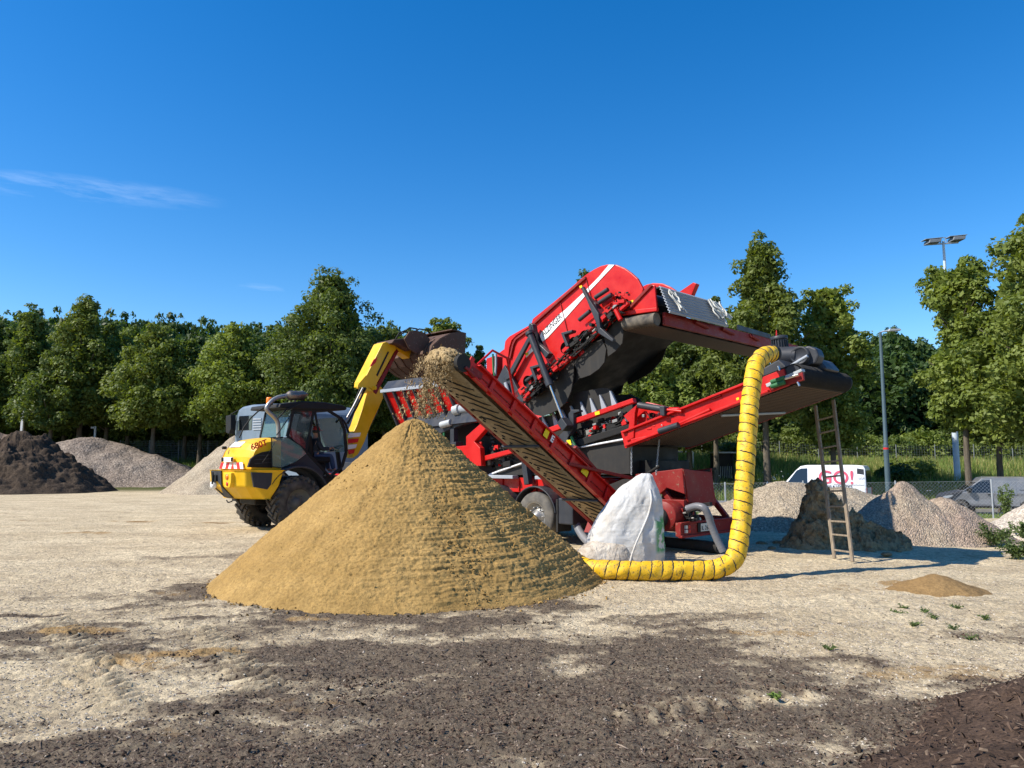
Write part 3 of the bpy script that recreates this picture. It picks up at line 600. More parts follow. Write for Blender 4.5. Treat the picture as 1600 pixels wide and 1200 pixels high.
for i, (cx_, tp_, hw_, Y_, m_, lb) in enumerate(((20, 500, 44, 67, C_, 'dark tree filling in between the leftmost two trees'), (110, 506, 44, 67, B_, 'mid green tree set back left of the tall pointed tree'), (208, 512, 42, 66, B_, 'mid green tree set back left of the bright broad tree'), (296, 522, 44, 66, B_, 'mid green tree set back between the two bright trees'), (415, 515, 48, 65, C_, 'dark tree set back right of the bright pointed tree'), (565, 516, 46, 66, B_, 'tree set back behind the exhaust of the loader'), (650, 512, 44, 66, C_, 'dark tree set back behind the loader bucket'))): ptree('linden_tree', cx_, tp_, hw_, 668, Y_, m_, 70 + i, lb, prof=(RND, LIN)[i % 2], group=GL, nl=14000)
GR = 'trees right of the machine'
ptree('linden_tree', 912, 419, 60, 640, 52, B_, 14, 'tree whose tip just shows above the red screen box', group=GR)
ptree('linden_tree', 1015, 545, 60, 690, 46, A, 15, 'leafy tree seen below the raised screen box', prof=RND, group=GR, nl=15000)
ptree('linden_tree', 1072, 492, 62, 690, 52, B_, 41, 'tree filling the gap between the screen box and the yellow hose', prof=RND, group=GR, nl=18000)
ptree('linden_tree', 1020, 520, 50, 690, 56, C_, 42, 'dark tree behind the leafy one under the screen box', prof=RND, group=GR, nl=12000)
ptree('linden_tree', 1186, 366, 82, 640, 46, A, 16, 'tall tree with a slim upper crown behind the conveyor fan', prof=[(0, .55), (.1, .95), (.25, 1.0), (.45, .95), (.58, .62), (.72, .42), (.85, .36), (.95, .2), (1, .06)], group=GR, clumps=120, nl=26000, tr=.24)
ptree('linden_tree', 1112, 460, 45, 660, 50, B_, 17, 'tree left of the tall slim crowned one', group=GR)
ptree('linden_tree', 1290, 432, 56, 690, 48, A, 58, 'tree with a thin dark trunk behind the white van', prof=RND, group=GR, clumps=100, nl=20000)
ptree('linden_tree', 1492, 400, 56, 660, 42, A, 19, 'uneven crown in front of the floodlight mast', prof=[(0, .35), (.1, .75), (.3, .95), (.42, .95), (.55, .5), (.65, .55), (.8, .95), (.93, .7), (1, .25)], group=GR, clumps=100, nl=18000, sx=.9)
ptree('linden_tree', 1628, 318, 118, 685, 38, A, 20, 'big tree cut by the right picture edge', prof=COL, group=GR, clumps=130, nl=30000, tr=.22)
ptree('linden_tree', 1545, 470, 50, 680, 43, B_, 33, 'lower tree between the mast tree and the big edge tree', prof=RND, group=GR, clumps=80, nl=14000)
# wood behind: shared crowns, every tree its own object
protos = []
for i in range(4):
    V, F = crown_mesh('wood', 11, [(a, b * 4.2) for a, b in RND], 7000, .26, C_, 100 + i, 60, fill=.4, core=.55)
    me = np_mesh('crown', V, F, C_, smooth=False); tb = trunk_mb(12, .22, 0, 50 + i, [(a, b * 4) for a, b in RND], 1).build('trunk', M['bark'])
    protos.append((me, tb))
first = [True] * 4
def wood(x, y, ztop, s, i):
    z0 = Hf(x, y); me, tb = protos[i]; k = max(.45, (ztop - z0) / 12.0)
    e = empty('wood_tree', (x, y, z0), random.uniform(0, 6), label='dark green broadleaf tree in the dense wood behind the yard', cat='tree', group='trees of the wood behind the yard')
    e.scale = (s, s, k)
    if first[i]: a, b = me, tb; first[i] = False
    else: a, b = me.copy(), tb.copy(); sc.collection.objects.link(a); sc.collection.objects.link(b)
    a.parent = e; b.parent = e; a.location = (0, 0, 1.0)
def skyline(px_): return np.interp(px_, [-80, 0, 60, 150, 210, 280, 330, 400, 450, 600, 640, 700, 760, 900, 1000, 1340, 1365, 1385, 1415, 1435, 1450, 1480, 1520, 1700], [500, 496, 498, 492, 500, 508, 512, 512, 505, 512, 515, 535, 590, 590, 590, 560, 515, 513, 525, 550, 560, 545, 500, 480])
for row, Y in enumerate((72, 84, 98)):
    stp = 46 if row < 2 else 40
    px_ = -560 + row * 17
    while px_ < 2150:
        if not (770 < px_ < 900):
            yt = skyline(px_) - 8 + (24, 10, 0)[row] + random.uniform(-6, 10); p = at(px_, yt, Y + random.uniform(-3, 3)); wood(p.x, p.y, p.z, random.uniform(.8, 1.05), random.randrange(4))
        px_ += stp * random.uniform(.8, 1.15) * (1 if -80 < px_ < 1720 else 1.7)
# undergrowth hedge below the wood and bushes on the right bank
def bush(name, x, y, w, h, mat, seed, label, group, nl=3500, leaf=.11, z=None):
    e = empty(name, (x, y, Hf(x, y) - .05 if z is None else z), label=label, cat='bush', group=group)
    V, F = crown_mesh(name, h, [(a, b * w) for a, b in RND], nl, leaf, mat, seed, 26, cr=(.2, .35), fill=.45, core=.6); np_mesh('foliage', V, F, mat, e, smooth=False)
    mb = MB(); rn = random.Random(seed)
    for i in range(5):
        a_ = rn.uniform(0, 6.28); mb.tube([(0, 0, 0), (math.cos(a_) * w * .3, math.sin(a_) * w * .3, h * .4), (math.cos(a_) * w * .6, math.sin(a_) * w * .6, h * .8)], [.04, .025, .01], 5)
    mb.build('stem', M['bark'], e); return e
for i, (px_, Y, w_, h_) in enumerate(((1150, 57, 1.4, 1.6), (1392, 52, 1.5, 1.3), (1420, 54, 1.5, 1.2), (1010, 52, 1.6, 1.4))):
    bush('bank_bush', (px_ - 800) / FPX * Y, Y, w_, h_, [B_, C_, A][i % 3], 400 + i, 'rounded green shrub growing in the tall grass of the bank', 'shrubs on the grassy bank', 3500, .11)
px_ = -30; i = 0
while px_ < 800:
    Y = 69; p = at(px_, 700, Y); bush('undergrowth_bush', p.x, Y, 2.2, random.uniform(2.5, 3.6), C_, 200 + i, 'dark shady bush of the undergrowth along the foot of the wood', 'undergrowth at the foot of the left wood', 2500, .16); px_ += 58; i += 1
for i, px_ in enumerate(range(960, 1720, 48)):
    Y = 64 + random.uniform(-1, 2); p = at(px_, 700, Y); bush('hedge_bush', p.x, Y, 2.0, random.uniform(2.4, 3.6), [A, B_][i % 2], 300 + i, 'green bush growing behind the tall wire fence on the bank', 'bushes behind the tall wire fence', 4000, .13)
# ------------------------------------------------------------------ road beyond the fence
rx = np.linspace(-10, 80, 120); ry = np.linspace(35.0, 43.5, 24); RX, RY = np.meshgrid(rx, ry, indexing='ij')
t = NT('asphalt'); c = t.mix(t.ramp(t.noise(3, 6, .7), .3, .7), (.10, .10, .10), (.17, .165, .155)); asph = t.fin(c, .9, 0, t.bump(t.noise(60, 3), .4, .01))
RYs = RY + .0 * RX
road = np_mesh('road', np.stack([RX, RYs, H(RX, RYs) + .10], -1).reshape(-1, 3), grid_faces(120, 24), asph); tag(road, kind='structure')
mb = MB()
for i in range(60):
    x0, x1 = -10 + i * 1.5, -10 + i * 1.5 + 1.49; 
    for yk in (34.75, 43.55):
        z0 = min(Hf(x0, yk), Hf(x1, yk)); mb.box(x0, x1, yk, yk + .2, z0 - .1, z0 + .25)
ke = mb.build('kerb', paint('kerb_stone', (.42, .41, .38), .9, .3, coat=0)); tag(ke, kind='structure')
# ------------------------------------------------------------------ fences
M['fgrey'] = paint('weathered_fence_wire', (.20, .22, .22), .6, .05, metal=.2)
def fence(name, P, Q, n, h, mode, label, wire, sp, pr, mat, zf=None):
    P = Vector((P[0], P[1], 0)); Q = Vector((Q[0], Q[1], 0)); e = empty(name, (P.x, P.y, Hf(P.x, P.y)), label=label, cat='fence'); o = Vector(e.location)
    g = lambda t_: (lambda q: Vector((q.x, q.y, Hf(q.x, q.y))) - o)(P.lerp(Q, t_))
    for i in range(n + 1):
        b = g(i / n); mb = MB(); mb.tube([b - Vector((0, 0, .3)), b + Vector((0, 0, h + .06))], pr, 8); mb.build('post', mat, e)
    mb = MB(); L = (Q - P).length
    for i in range(n):
        a, b = g(i / n), g((i + 1) / n); l = (b - a).length; u = Vector((0, 0, 1))
        if mode == 'weld':
            k = int(l / sp)
            for j in range(k): p = a.lerp(b, j / k); mb.bar(p, p + u * h, wire, wire)
            for j in range(int(h / .2) + 1): mb.bar(a + u * .2 * j, b + u * .2 * j, wire * 1.2, wire * 1.2)
        else:
            k = int(l / sp); r = h
            for j in range(-int(h / sp), k):
                for s_ in (0, 1):
                    t0, t1 = j * sp, j * sp + h; z0, z1 = 0, h
                    if t0 < 0: z0 = -t0; t0 = 0
                    if t1 > l: z1 = h - (t1 - l); t1 = l
                    if t1 <= t0: continue
                    if s_: p = a.lerp(b, (l - t0) / l) + u * z0; q = a.lerp(b, (l - t1) / l) + u * z1
                    else: p = a.lerp(b, t0 / l) + u * z0; q = a.lerp(b, t1 / l) + u * z1
                    mb.bar(p, q, wire, wire)
            mb.bar(a + u * h, b + u * h, wire * 1.6, wire * 1.6); mb.bar(a + u * h * .5, b + u * h * .5, wire, wire)
    mb.build('wire_mesh', mat, e); return e
q = lambda px_, Y: ((px_ - 800) / FPX * Y, Y)
fence('wire_fence', q(640, 33), q(1130, 30.5), 4, 1.5, 'link', 'low chain-link fence passing behind the screening machine', .0034, .13, .03, M['galv'])
fence('wire_fence', (q(1130, 30.5)[0] + .01, 30.5), q(1251, 29.4), 1, 1.5, 'link', 'short bay of chain-link fence left of the tan gravel heap', .0034, .13, .03, M['galv'])
fence('wire_fence', (q(1251, 29.4)[0] + .01, 29.4), q(1860, 27), 4, 1.45, 'link', 'chain-link fence behind the right gravel heaps with thin steel posts', .0034, .13, .03, M['galv'])
fence('welded_fence', q(975, 60), q(1700, 60), 12, 1.75, 'weld', 'tall welded wire fence on top of the grassy bank', .007, .2, .04, M['fgrey'])
fence('welded_fence', q(190, 66), q(372, 66), 4, 1.8, 'weld', 'grey wire fence below the bright green trees at the left', .011, .12, .05, M['fgrey'])
# ------------------------------------------------------------------ lamp post and floodlight mast
def lamp():
    Y = 33; b = at(1388, 770, Y); z0 = Hf(b.x, Y); tp = at(1381, 519, Y).z
    e = empty('street_lamp', (b.x, Y, z0), label='slim grey street lamp with a short flat arm beside the white van', cat='street lamp'); h = tp - z0
    mb = MB(); mb.tube([(0, 0, -.1), (0, 0, 3.2)], .11, 14); mb.tube([(0, 0, 3.2), (0, 0, 3.3), (0, 0, h)], [.11, .085, .06], 12); mb.build('pole', paint('lamp_grey', (.07, .11, .13), .45, .1), e)
    mb = MB(); mb.tube([(0, 0, h - .02), (.1, 0, h + .03), (.45, -.1, h + .06)], .035, 8); mb.build('arm', M['galv'], e)
    mb = MB(); mb.prism([(.3, h + .02), (.85, h + .05), (.85, h + .13), (.35, h + .13)], -.17, .05); mb.build('lamp_head', M['galv'], e, .02)
    mb = MB(); mb.tube([(0, 0, 3.02), (0, 0, 3.1)], .114, 14); mb.build('red_sticker', M['redp'], e)
lamp()
def mast():
    Y = 52; b = at(1495, 727, Y); z0 = Hf(b.x, Y); h = at(1474, 377, Y).z - z0
    e = empty('floodlight_mast', (b.x, Y, z0), label='tall pale floodlight mast rising out of the right trees', cat='floodlight mast')
    mb = MB(); mb.tube([(0, 0, -.3), (0, 0, 4), (0, 0, h)], [.21, .19, .08], 14); mb.build('pole', paint('mast', (.52, .60, .66), .5, .1), e)
    mb = MB(); mb.bar((-1.15, 0, h - .25), (1.05, 0, h - .1), .09, .09); mb.tube([(-.2, 0, h - .15), (-.15, 0, h + .25), (.15, 0, h + .28), (.2, 0, h - .05)], .03, 6); mb.build('crossbar', M['galv'], e)
    for s_ in (-1, 1):
        mb = MB(); c0 = Vector((s_ * .85, 0, h - .1 + .1 * s_)); mb.prism([(c0.x - .42, c0.z - .05), (c0.x + .42, c0.z + .02), (c0.x + .48, c0.z + .26), (c0.x - .35, c0.z + .2)], -.5, .3)
        f = mb.build('floodlight', paint('floodlight', (.20, .22, .24), .4, .1), e, .03)
        mb = MB(); mb.bar(c0 + Vector((-.62, -.1, .24)), c0 + Vector((.62, -.1, .36)), .7, .025); mb.build('visor', M['galv'], f)
mast()
# posts and small structures
def post(name, px_, y0, y1, Y, w, label, cat, mat, extra=None):
    p = at(px_, y0, Y); z0 = min(Hf(p.x, Y), p.z); tp = at(px_, y1, Y).z; mb = MB(); mb.box(-w, w, -w, w, -.1, tp - z0)
    if extra: mb.box(extra[0], extra[1], -w, w, tp - z0 - .18, tp - z0 - .04)
    o = mb.build(name, mat, bev=.01); o.location = (p.x, Y, z0); tag(o, label=label, cat=cat)
post('marker_post', 35, 662, 638, 60, .09, 'white marker post with dark bands behind the dark soil heap', 'post', M['white'])
post('steel_post', 148, 690, 666, 61, .07, 'pale steel post with a short arm beside the pointed tree trunk', 'post', M['galv'], (-.35, 0))
def goal():
    p = at(1067, 735, 54); z0 = Hf(p.x, 54); h = at(1067, 706, 54).z - z0; e = empty('goal_frame', (p.x, 54, z0), label='white metal goal frame on the grass behind the machine', cat='goal')
    for x_ in (-.75, .75): mb = MB(); mb.tube([(x_, 0, 0), (x_, 0, h)], .05, 8); mb.build('post', M['white'], e)
    mb = MB(); mb.tube([(-.75, 0, h), (.75, 0, h)], .05, 8); mb.build('crossbar', M['white'], e)
goal()
def shelter():
    p = at(1131, 740, 52); z0 = Hf(p.x, 52); h = at(1131, 706, 52).z - z0; e = empty('shelter', (p.x, 52, z0), label='small dark open shelter with a pale flat roof on the grass', cat='shelter')
    mb = MB(); mb.box(-.65, .65, 0, 1.0, 0, h - .1); mb.box(-.62, -.55, -.25, 0, 0, h - .1); mb.box(.55, .62, -.25, 0, 0, h - .1); mb.build('wall', M['black'], e)
    mb = MB(); mb.box(-.78, .78, -.35, 1.1, h - .1, h); mb.build('roof', M['galv'], e, .01)
    mb = MB()
    for i in range(9): mb.box(-.55 + i * .125, -.53 + i * .125, -.26, -.24, 0, h * .45)
    mb.build('railing', M['galv'], e)
shelter()
# ------------------------------------------------------------------ vans
def wheel(e, c, r, w, side=-1, rimm=None, tyre='tyre', spokes=5):
    # axis along local y; side -1 = outer face towards -y
    x, y, z = c; o = side
    mb = MB(); mb.lathe([(r * .60, y + o * 0), (r * .66, y + o * 0.01), (r * .90, y), (r * .985, y - o * .03), (r, y - o * .07), (r, y - o * (w - .05)), (r * .9, y - o * w), (r * .6, y - o * w)], (x, 0, z), 'y', 40)
    for k in range(4): yy_ = y - o * (.07 + (w - .14) * (k + .5) / 4); mb.lathe([(r * 1.002, yy_ - .012), (r * .985, yy_ - .006), (r * .985, yy_ + .006), (r * 1.002, yy_ + .012)], (x, 0, z), 'y', 40)
    tyo = mb.build('wheel', M[tyre], e)
    mb = MB(); mb.lathe([(r * .60, y + o * .005), (r * .57, y), (r * .53, y - o * .02), (r * .50, y - o * .10), (r * .30, y - o * .12), (r * .26, y - o * .04), (r * .16, y - o * .02), (r * .14, y + o * .01), (.001, y + o * .015)], (x, 0, z), 'y', 32)
    for k in range(spokes * 2):
        a_ = k * PI / spokes; mb.lathe([(.001, y - o * .03), (r * .035, y - o * .03), (r * .035, y - o * .13)], (x + math.cos(a_) * r * .36, 0, z + math.sin(a_) * r * .36), 'y', 6)
    mb.build('rim', rimm or M['steel'], tyo); return tyo
def van(name, ox, oy, ang, z, L, Hh, body, label, front=None, gloss=None):
    e = empty(name, (ox, oy, z), ang, label=label, cat='van', ); W = 1.95
    prof = [(.02, .32), (0, .62), (.06, .86), (.22, 1.0), (.95, 1.16), (1.02, 1.2), (1.72, Hh - .30), (1.98, Hh - .07), (2.3, Hh - .01), (L - .7, Hh), (L - .12, Hh - .04), (L - .03, Hh - .2), (L, 1.1), (L, .34)]
    # cross-section tapers: lower body full width, greenhouse narrower
    mb = MB(); n = len(prof); ins = lambda w_: .0 if w_ < 1.05 else .16 * (w_ - 1.05) / (Hh - 1.05)
    vs = [(u, ins(w_) + (.12 if u < .05 else 0), w_) for u, w_ in prof] + [(u, W - ins(w_) - (.12 if u < .05 else 0), w_) for u, w_ in prof]
    mb.add(vs, [tuple(range(n)), tuple(range(2 * n - 1, n - 1, -1))] + [(i, i + n, (i + 1) % n + n, (i + 1) % n) for i in range(n)]); mb.build('body', body, e, .05, seg=3)
    yi = lambda w_: ins(w_)
    def sidepanel(nm, poly, mat, off=.012, par=e):
        m2 = MB(); k = len(poly); vs = [(u, yi(w_) - off, w_) for u, w_ in poly] + [(u, yi(w_) + .03, w_) for u, w_ in poly]
        m2.add(vs, [tuple(range(k))] + [(i, (i + 1) % k, (i + 1) % k + k, i + k) for i in range(k)]); return m2.build(nm, mat, par)
    sidepanel('window', [(1.18, 1.22), (1.78, Hh - .30), (2.0, Hh - .2), (2.32, Hh - .18), (2.32, 1.14), (1.5, 1.12)], M['dglass'])
    sidepanel('quarter_window', [(1.02, 1.18), (1.16, 1.2), (1.5, 1.55), (1.45, 1.5)], M['dglass'])
    # windscreen
    m2 = MB(); d = .012; P = [(1.06, 1.23), (1.72, Hh - .33)]; m2.add([(P[0][0] - d, .15, P[0][1] + d), (P[0][0] - d, W - .15, P[0][1] + d), (P[1][0] - d, W - .24, P[1][1] + d), (P[1][0] - d, .24, P[1][1] + d)], [(0, 1, 2, 3)]); m2.build('windscreen', M['dglass'], e, solid=.02)
    sidepanel('sill_trim', [(1.35, .34), (L - 1.35, .34), (L - 1.35, .44), (1.35, .44)], M['black'], .02)
    sidepanel('bumper', [(-.0, .34), (.55, .34), (.5, .62), (.02, .66)], front or M['black'], .02)
    for u in (2.42, 3.62): sidepanel('door_seam', [(u, .46), (u + .012, .46), (u + .012, Hh - .15), (u, Hh - .15)], M['text'], .004)
    sidepanel('rail_trim', [(3.65, 1.27), (L - .1, 1.27), (L - .1, 1.30), (3.65, 1.30)], M['text'], .006)
    sidepanel('handle', [(2.15, 1.02), (2.34, 1.02), (2.34, 1.06), (2.15, 1.06)], M['black'], .03)
    sidepanel('headlight', [(.05, .84), (.1, .93), (.5, 1.0), (.55, .94), (.3, .82)], M['galv'], .015)
    m2 = MB(); m2.prism([(1.22, 1.13), (1.38, 1.13), (1.42, 1.38), (1.24, 1.38)], -.26, -.06); m2.bar((1.35, -.1, 1.16), (1.45, .05, 1.14), .05, .05); m2.build('mirror', M['black'], e, .03)
    for u in (.93, L - 1.0):
        m2 = MB(); m2.lathe([(.001, -.006), (.40, -.006), (.42, .1)], (u, 0, .36), 'y', 32); m2.build('wheel_arch', M['black'], e)
        wheel(e, (u, -.03, .33), .335, .22, -1, M['galv'])
        wheel(e, (u, W - .0, .33), .335, .22, 1, M['galv'])
    # rear face
    m2 = MB(); m2.box(L - .005, L + .015, .18, W - .18, 1.15, Hh - .28); m2.build('rear_window', M['dglass'] if front is None else M['dglass'], e)
    for y_ in (.05, W - .2): m2 = MB(); m2.box(L - .03, L + .02, y_, y_ + .14, .75, 1.15); m2.build('tail_lamp', M['redl'], e, .01)
    return e, sidepanel, yi
GAM = R_(33); zv = Hf(16, 41) + .02
e, sp_, yi = van('delivery_van', 13.85, 42.0, -GAM, -.72, 5.2, 2.32, M['vwhite'], 'white delivery van with pink lettering parked behind the clay heap and ladder')
sp_('rear_quarter', [(4.78, .46), (5.14, .46), (5.14, 1.1), (5.1, 2.1), (4.78, 2.15)], M['grey'], .013)
text('lettering', 'GO!', .98, M['pink'], e, MX((2.86, .035, 1.34), (1, 0, 0), (0, .09, 1)), .012, bold=.012)
text('small_lettering', 'EXPRESS & LOGISTICS', .17, M['text'], e, MX((2.9, .004, 1.13), (1, 0, 0), (0, 0, 1)), .004, bold=.004)
text('rear_lettering', 'GO!', .16, M['white'], e, MX((4.80, .03, 1.62), (1, 0, 0), (0, .09, 1)), .014)
e, sp_, yi = van('panel_van', 23.2, 41.2, -R_(20), Hf(24, 40) + .1, 5.0, 1.98, M['silver'], 'silver panel van with a dark bonnet cut by the right picture edge')
m2 = MB(); m2.prism([(-.01, .34), (-.02, .64), (.05, .89), (.2, 1.03), (.93, 1.19), (1.03, 1.22), (.98, 1.08), (.7, .9), (.5, .75), (.45, .34)], -.012, 1.96); m2.build('bonnet', M['grey'], e, .04)
sp_('side_panel', [(2.55, 1.05), (3.5, 1.05), (3.5, 1.75), (2.55, 1.75)], M['silver'], .012)
# ------------------------------------------------------------------ grasses
def blades(name, n, fx, hmin, hmax, w, mats, seed, **tg):
    r = np.random.default_rng(seed); x, y, z = fx(r, n); h = r.uniform(hmin, hmax, n); a = r.uniform(0, 2 * PI, n); lean = r.normal(0, .25, (n, 2)) * h[:, None]
    dx, dy = np.cos(a) * w / 2, np.sin(a) * w / 2
    V = np.stack([np.stack([x - dx, y - dy, z - .03], -1), np.stack([x + dx, y + dy, z - .03], -1), np.stack([x + lean[:, 0] + dx * .3, y + lean[:, 1] + dy * .3, z + h], -1), np.stack([x + lean[:, 0] - dx * .3, y + lean[:, 1] - dy * .3, z + h], -1)], 1).reshape(-1, 3)
    o = np_mesh(name, V, np.arange(len(V)).reshape(-1, 4), mats, smooth=False, midx=r.integers(0, len(mats), n)); tag(o, kind='stuff', **tg); return o
M['dryg'] = leafmat('dry_grass', (.28, .26, .09), (.36, .32, .13), .25)
M['gg2'] = leafmat('fresh_grass', (.12, .20, .035), (.18, .25, .06), .3)
def bank(r, n):
    y = r.uniform(44, 61, n); x = r.uniform(.06, .75, n) * y; k = vn(x * .35, y * .35, seed=8) + r.uniform(-.8, .8, n) > -.1; x, y = x[k], y[k]
    x = np.concatenate([x, x[:n - len(x)]])[:n]; y = np.concatenate([y, y[:n - len(y)]])[:n]
    if len(x) < n: x = np.resize(x, n); y = np.resize(y, n)
    return x, y, H(x, y)
blades('bank_grass', 60000, bank, .25, .95, .035, [M['grass'], M['gg2'], M['dryg'], M['gg2']], 3, label='tall rough grass with dry stalks on the bank behind the road', cat='grass')
def verge(r, n):
    y = r.uniform(28.6, 34.6, n); x = r.uniform(.03, .75, n) * y; return x, y, H(x, y)
blades('verge_grass', 45000, verge, .08, .34, .022, [M['gg2'], M['grass'], M['gg2']], 4, label='short green grass on the verge between wire fence and road', cat='grass')
def farleft(r, n):
    y = r.uniform(60, 70, n); x = r.uniform(-.8, 0, n) * y; return x, y, H(x, y)
blades('shade_grass', 20000, farleft, .15, .5, .04, [M['gg2'], M['leafC']], 6, label='grass in the shade under the left tree row', cat='grass')
# wild flowers
def flowers(r, n):
    y = r.uniform(45, 50, n); x = (r.choice([1100, 1200, 1215, 1475], n, p=[.25, .35, .3, .1]) + r.normal(0, 14, n) - 800) / FPX * y; return x, y, H(x, y) + r.uniform(.5, 1.3, n)
r = np.random.default_rng(2); fx_, fy_, fz_ = flowers(r, 90)
o = chips('white_flowers', fx_, fy_, fz_, .06, .12, .9, .3, [M['white']], seed=5); tag(o, kind='stuff', label='white wild flower heads on tall stalks in the bank grass', cat='flowers')
# weeds
def weed(px_, py_, w, h, seed, label, n=260, leaf=.03, name='weed_plant', zadd=0, group=None, mat='weed'):
    g = gnd(px_, py_); rn = np.random.default_rng(seed); e = empty(name, (g.x, g.y, zadd), label=label, cat='weed', group=group)
    mb = MB(); k = 9; P = []
    for i in range(k):
        a_ = rn.uniform(0, 6.28); q = rn.uniform(.3, 1) * w; tp = np.array([math.cos(a_) * q, math.sin(a_) * q, h * rn.uniform(.6, 1)])
        mb.tube([(0, 0, 0), tuple(tp * [.35, .35, .6]), tuple(tp)], [.006 + h * .006, .004 + h * .003, .002], 5)
        for j in range(n // k): t_ = rn.uniform(.25, 1); P.append(tp * [t_ ** 1.3, t_ ** 1.3, t_] + rn.normal(0, w * .10, 3))
    mb.build('stem', M['weed'], e); P = np.array(P); m = len(P); N = rn.normal(size=(m, 3)); N[:, 2] += .8; N /= np.linalg.norm(N, axis=1)[:, None]
    ref = rn.normal(size=(m, 3)); ex = np.cross(N, ref); ex /= np.linalg.norm(ex, axis=1)[:, None]; ey = np.cross(N, ex); s = leaf * rn.uniform(.6, 1.3, m)[:, None]
    V = np.stack([P - ex * s, P - ey * s * .45, P + ex * s, P + ey * s * .45], 1).reshape(-1, 3); np_mesh('foliage', V, np.arange(m * 4).reshape(-1, 4), M[mat], e, smooth=False)
weed(1556, 852, .42, .42, 1, 'low green weed at the foot of the reddish gravel heap', 900, .035)
weed(1590, 872, .32, .3, 2, 'green weed tuft nearest the right picture edge', 900, .035)
weed(1535, 838, .3, .35, 5, 'small weed right beside the reddish gravel slope', 500, .03)
weed(1574, 815, .35, 1.15, 3, 'tall thin weed sapling standing between the reddish and white gravel', 700, .045)
weed(1598, 842, .3, .45, 9, 'broad weed in front of the whitish gravel heap', 500, .04)
weed(1211, 1094, .055, .05, 4, 'small bright green plant alone on the dark foreground ground', 120, .016, mat='gg2')
GW = 'small weeds on the open yard at right'
for i, (a, b) in enumerate(((1402, 960), (1408, 952), (1445, 958), (1460, 967), (1494, 951), (1540, 968), (1490, 985), (1515, 1000), (1296, 1016), (1428, 978))): weed(a, b, .1, .05, 20 + i, 'tiny green weed tuft sprouting on the bare yard at right', 70, .016, group=GW)
# ------------------------------------------------------------------ the screening machine
F = Frame(.5, 17.0, -PI / 4); F.o = Vector((.5, 17, 0)); W = 2.4
mach = empty('screening_machine', (.5, 17, 0), -PI / 4, label='large red mobile screening machine with three conveyors on a road trailer', cat='screening machine')
S = F.uw
def part(name, mb, mat, bev=.012, par=mach, solid=0): return mb.build(name, M[mat] if isinstance(mat, str) else mat, par, bev, solid)
def pr(name, pts, v, v1, mat, bev=.012, par=mach): return part(name, MB().prism(S(pts, v), v, v1), mat, bev, par)
def tb(name, pts, v, r, mat, par=mach, n=12):
    mb = MB(); mb.tube([F.V(x, y, v if not isinstance(v, (list, tuple)) else v[i]) for i, (x, y) in enumerate(pts)], r, n); return part(name, mb, mat, 0, par)
def L3(x, y, v): return F.V(x, y, v)
# --- chassis
fz = F.V(900, 748, 0.15).z
mb = MB(); mb.box(-9.5, 1.75, .28, .46, fz - .34, fz); mb.box(-9.5, 1.75, W - .46, W - .28, fz - .34, fz)
for u in np.arange(-9.2, 1.6, 1.25): mb.box(u, u + .12, .47, W - .47, fz - .28, fz - .04)
for u in np.arange(-9, 1.6, .55): mb.box(u, u + .03, .24, .279, fz - .32, fz - .02)
part('chassis_frame', mb, 'red')
for (u0, u1) in ((-2.3, -.75), (-.05, 1.35), (-4.9, -3.1)):
    mb = MB(); mb.box(u0, u1, .06, .26, fz - .03, fz + .05); part('side_rail_cover', mb, 'lgrey')
mb = MB(); 
for k, u in enumerate((0, -1.38, -2.76)):
    mb.tube([(u, .3, .53), (u, W - .3, .53)], .085, 10); mb.box(u - .5, u + .5, .42, .55, .62, .72); mb.box(u - .5, u + .5, W - .55, W - .42, .62, .72)
    mb.bar((u - .55, .4, .9), (u, .45, .62), .12, .1)
part('axle', mb, 'dred')
for u in (0, -1.38, -2.76):
    wheel(mach, (u, 0.0, .545), .545, .36, -1, M['steel'], 'tyre2'); wheel(mach, (u, W, .545), .545, .36, 1, M['steel'], 'tyre2')
    for sd in (0, 1):
        y0, y1 = (-.03, .42) if sd == 0 else (W - .42, W + .03); mb = MB(); arc = []; 
        for a_ in np.linspace(R_(8), R_(172), 18): arc.append((u + .66 * math.cos(a_), .56 + .66 * math.sin(a_)))
        inn = [(u + (x - u) * .955, .56 + (z - .56) * .955) for x, z in arc]
        mb.prism(arc + inn[::-1], y0, y1); part('mudguard', mb, 'grey', .01)
mb = MB(); mb.box(.70, 1.12, .0, .5, .42, .98); part('storage_box', mb, 'grey', .03)
mb = MB(); mb.box(.64, .69, .0, .45, .25, .95); part('mud_flap', mb, 'rub', 0)
# underslung tanks
mb = MB(); mb.box(1.25, 2.6, .5, 1.9, .45, .9); part('air_tank', mb, 'black', .05)
# support legs up to the lower deck
for (a, b, c_, d, v, w_) in ((819, 705, 826, 757, .12, .15), (838, 690, 841, 757, .9, .13), (893, 650, 905, 745, .6, .1)):
    mb = MB(); mb.bar(L3(a, b, v), L3(c_, d, v), w_, w_); part('support_leg', mb, 'grey')
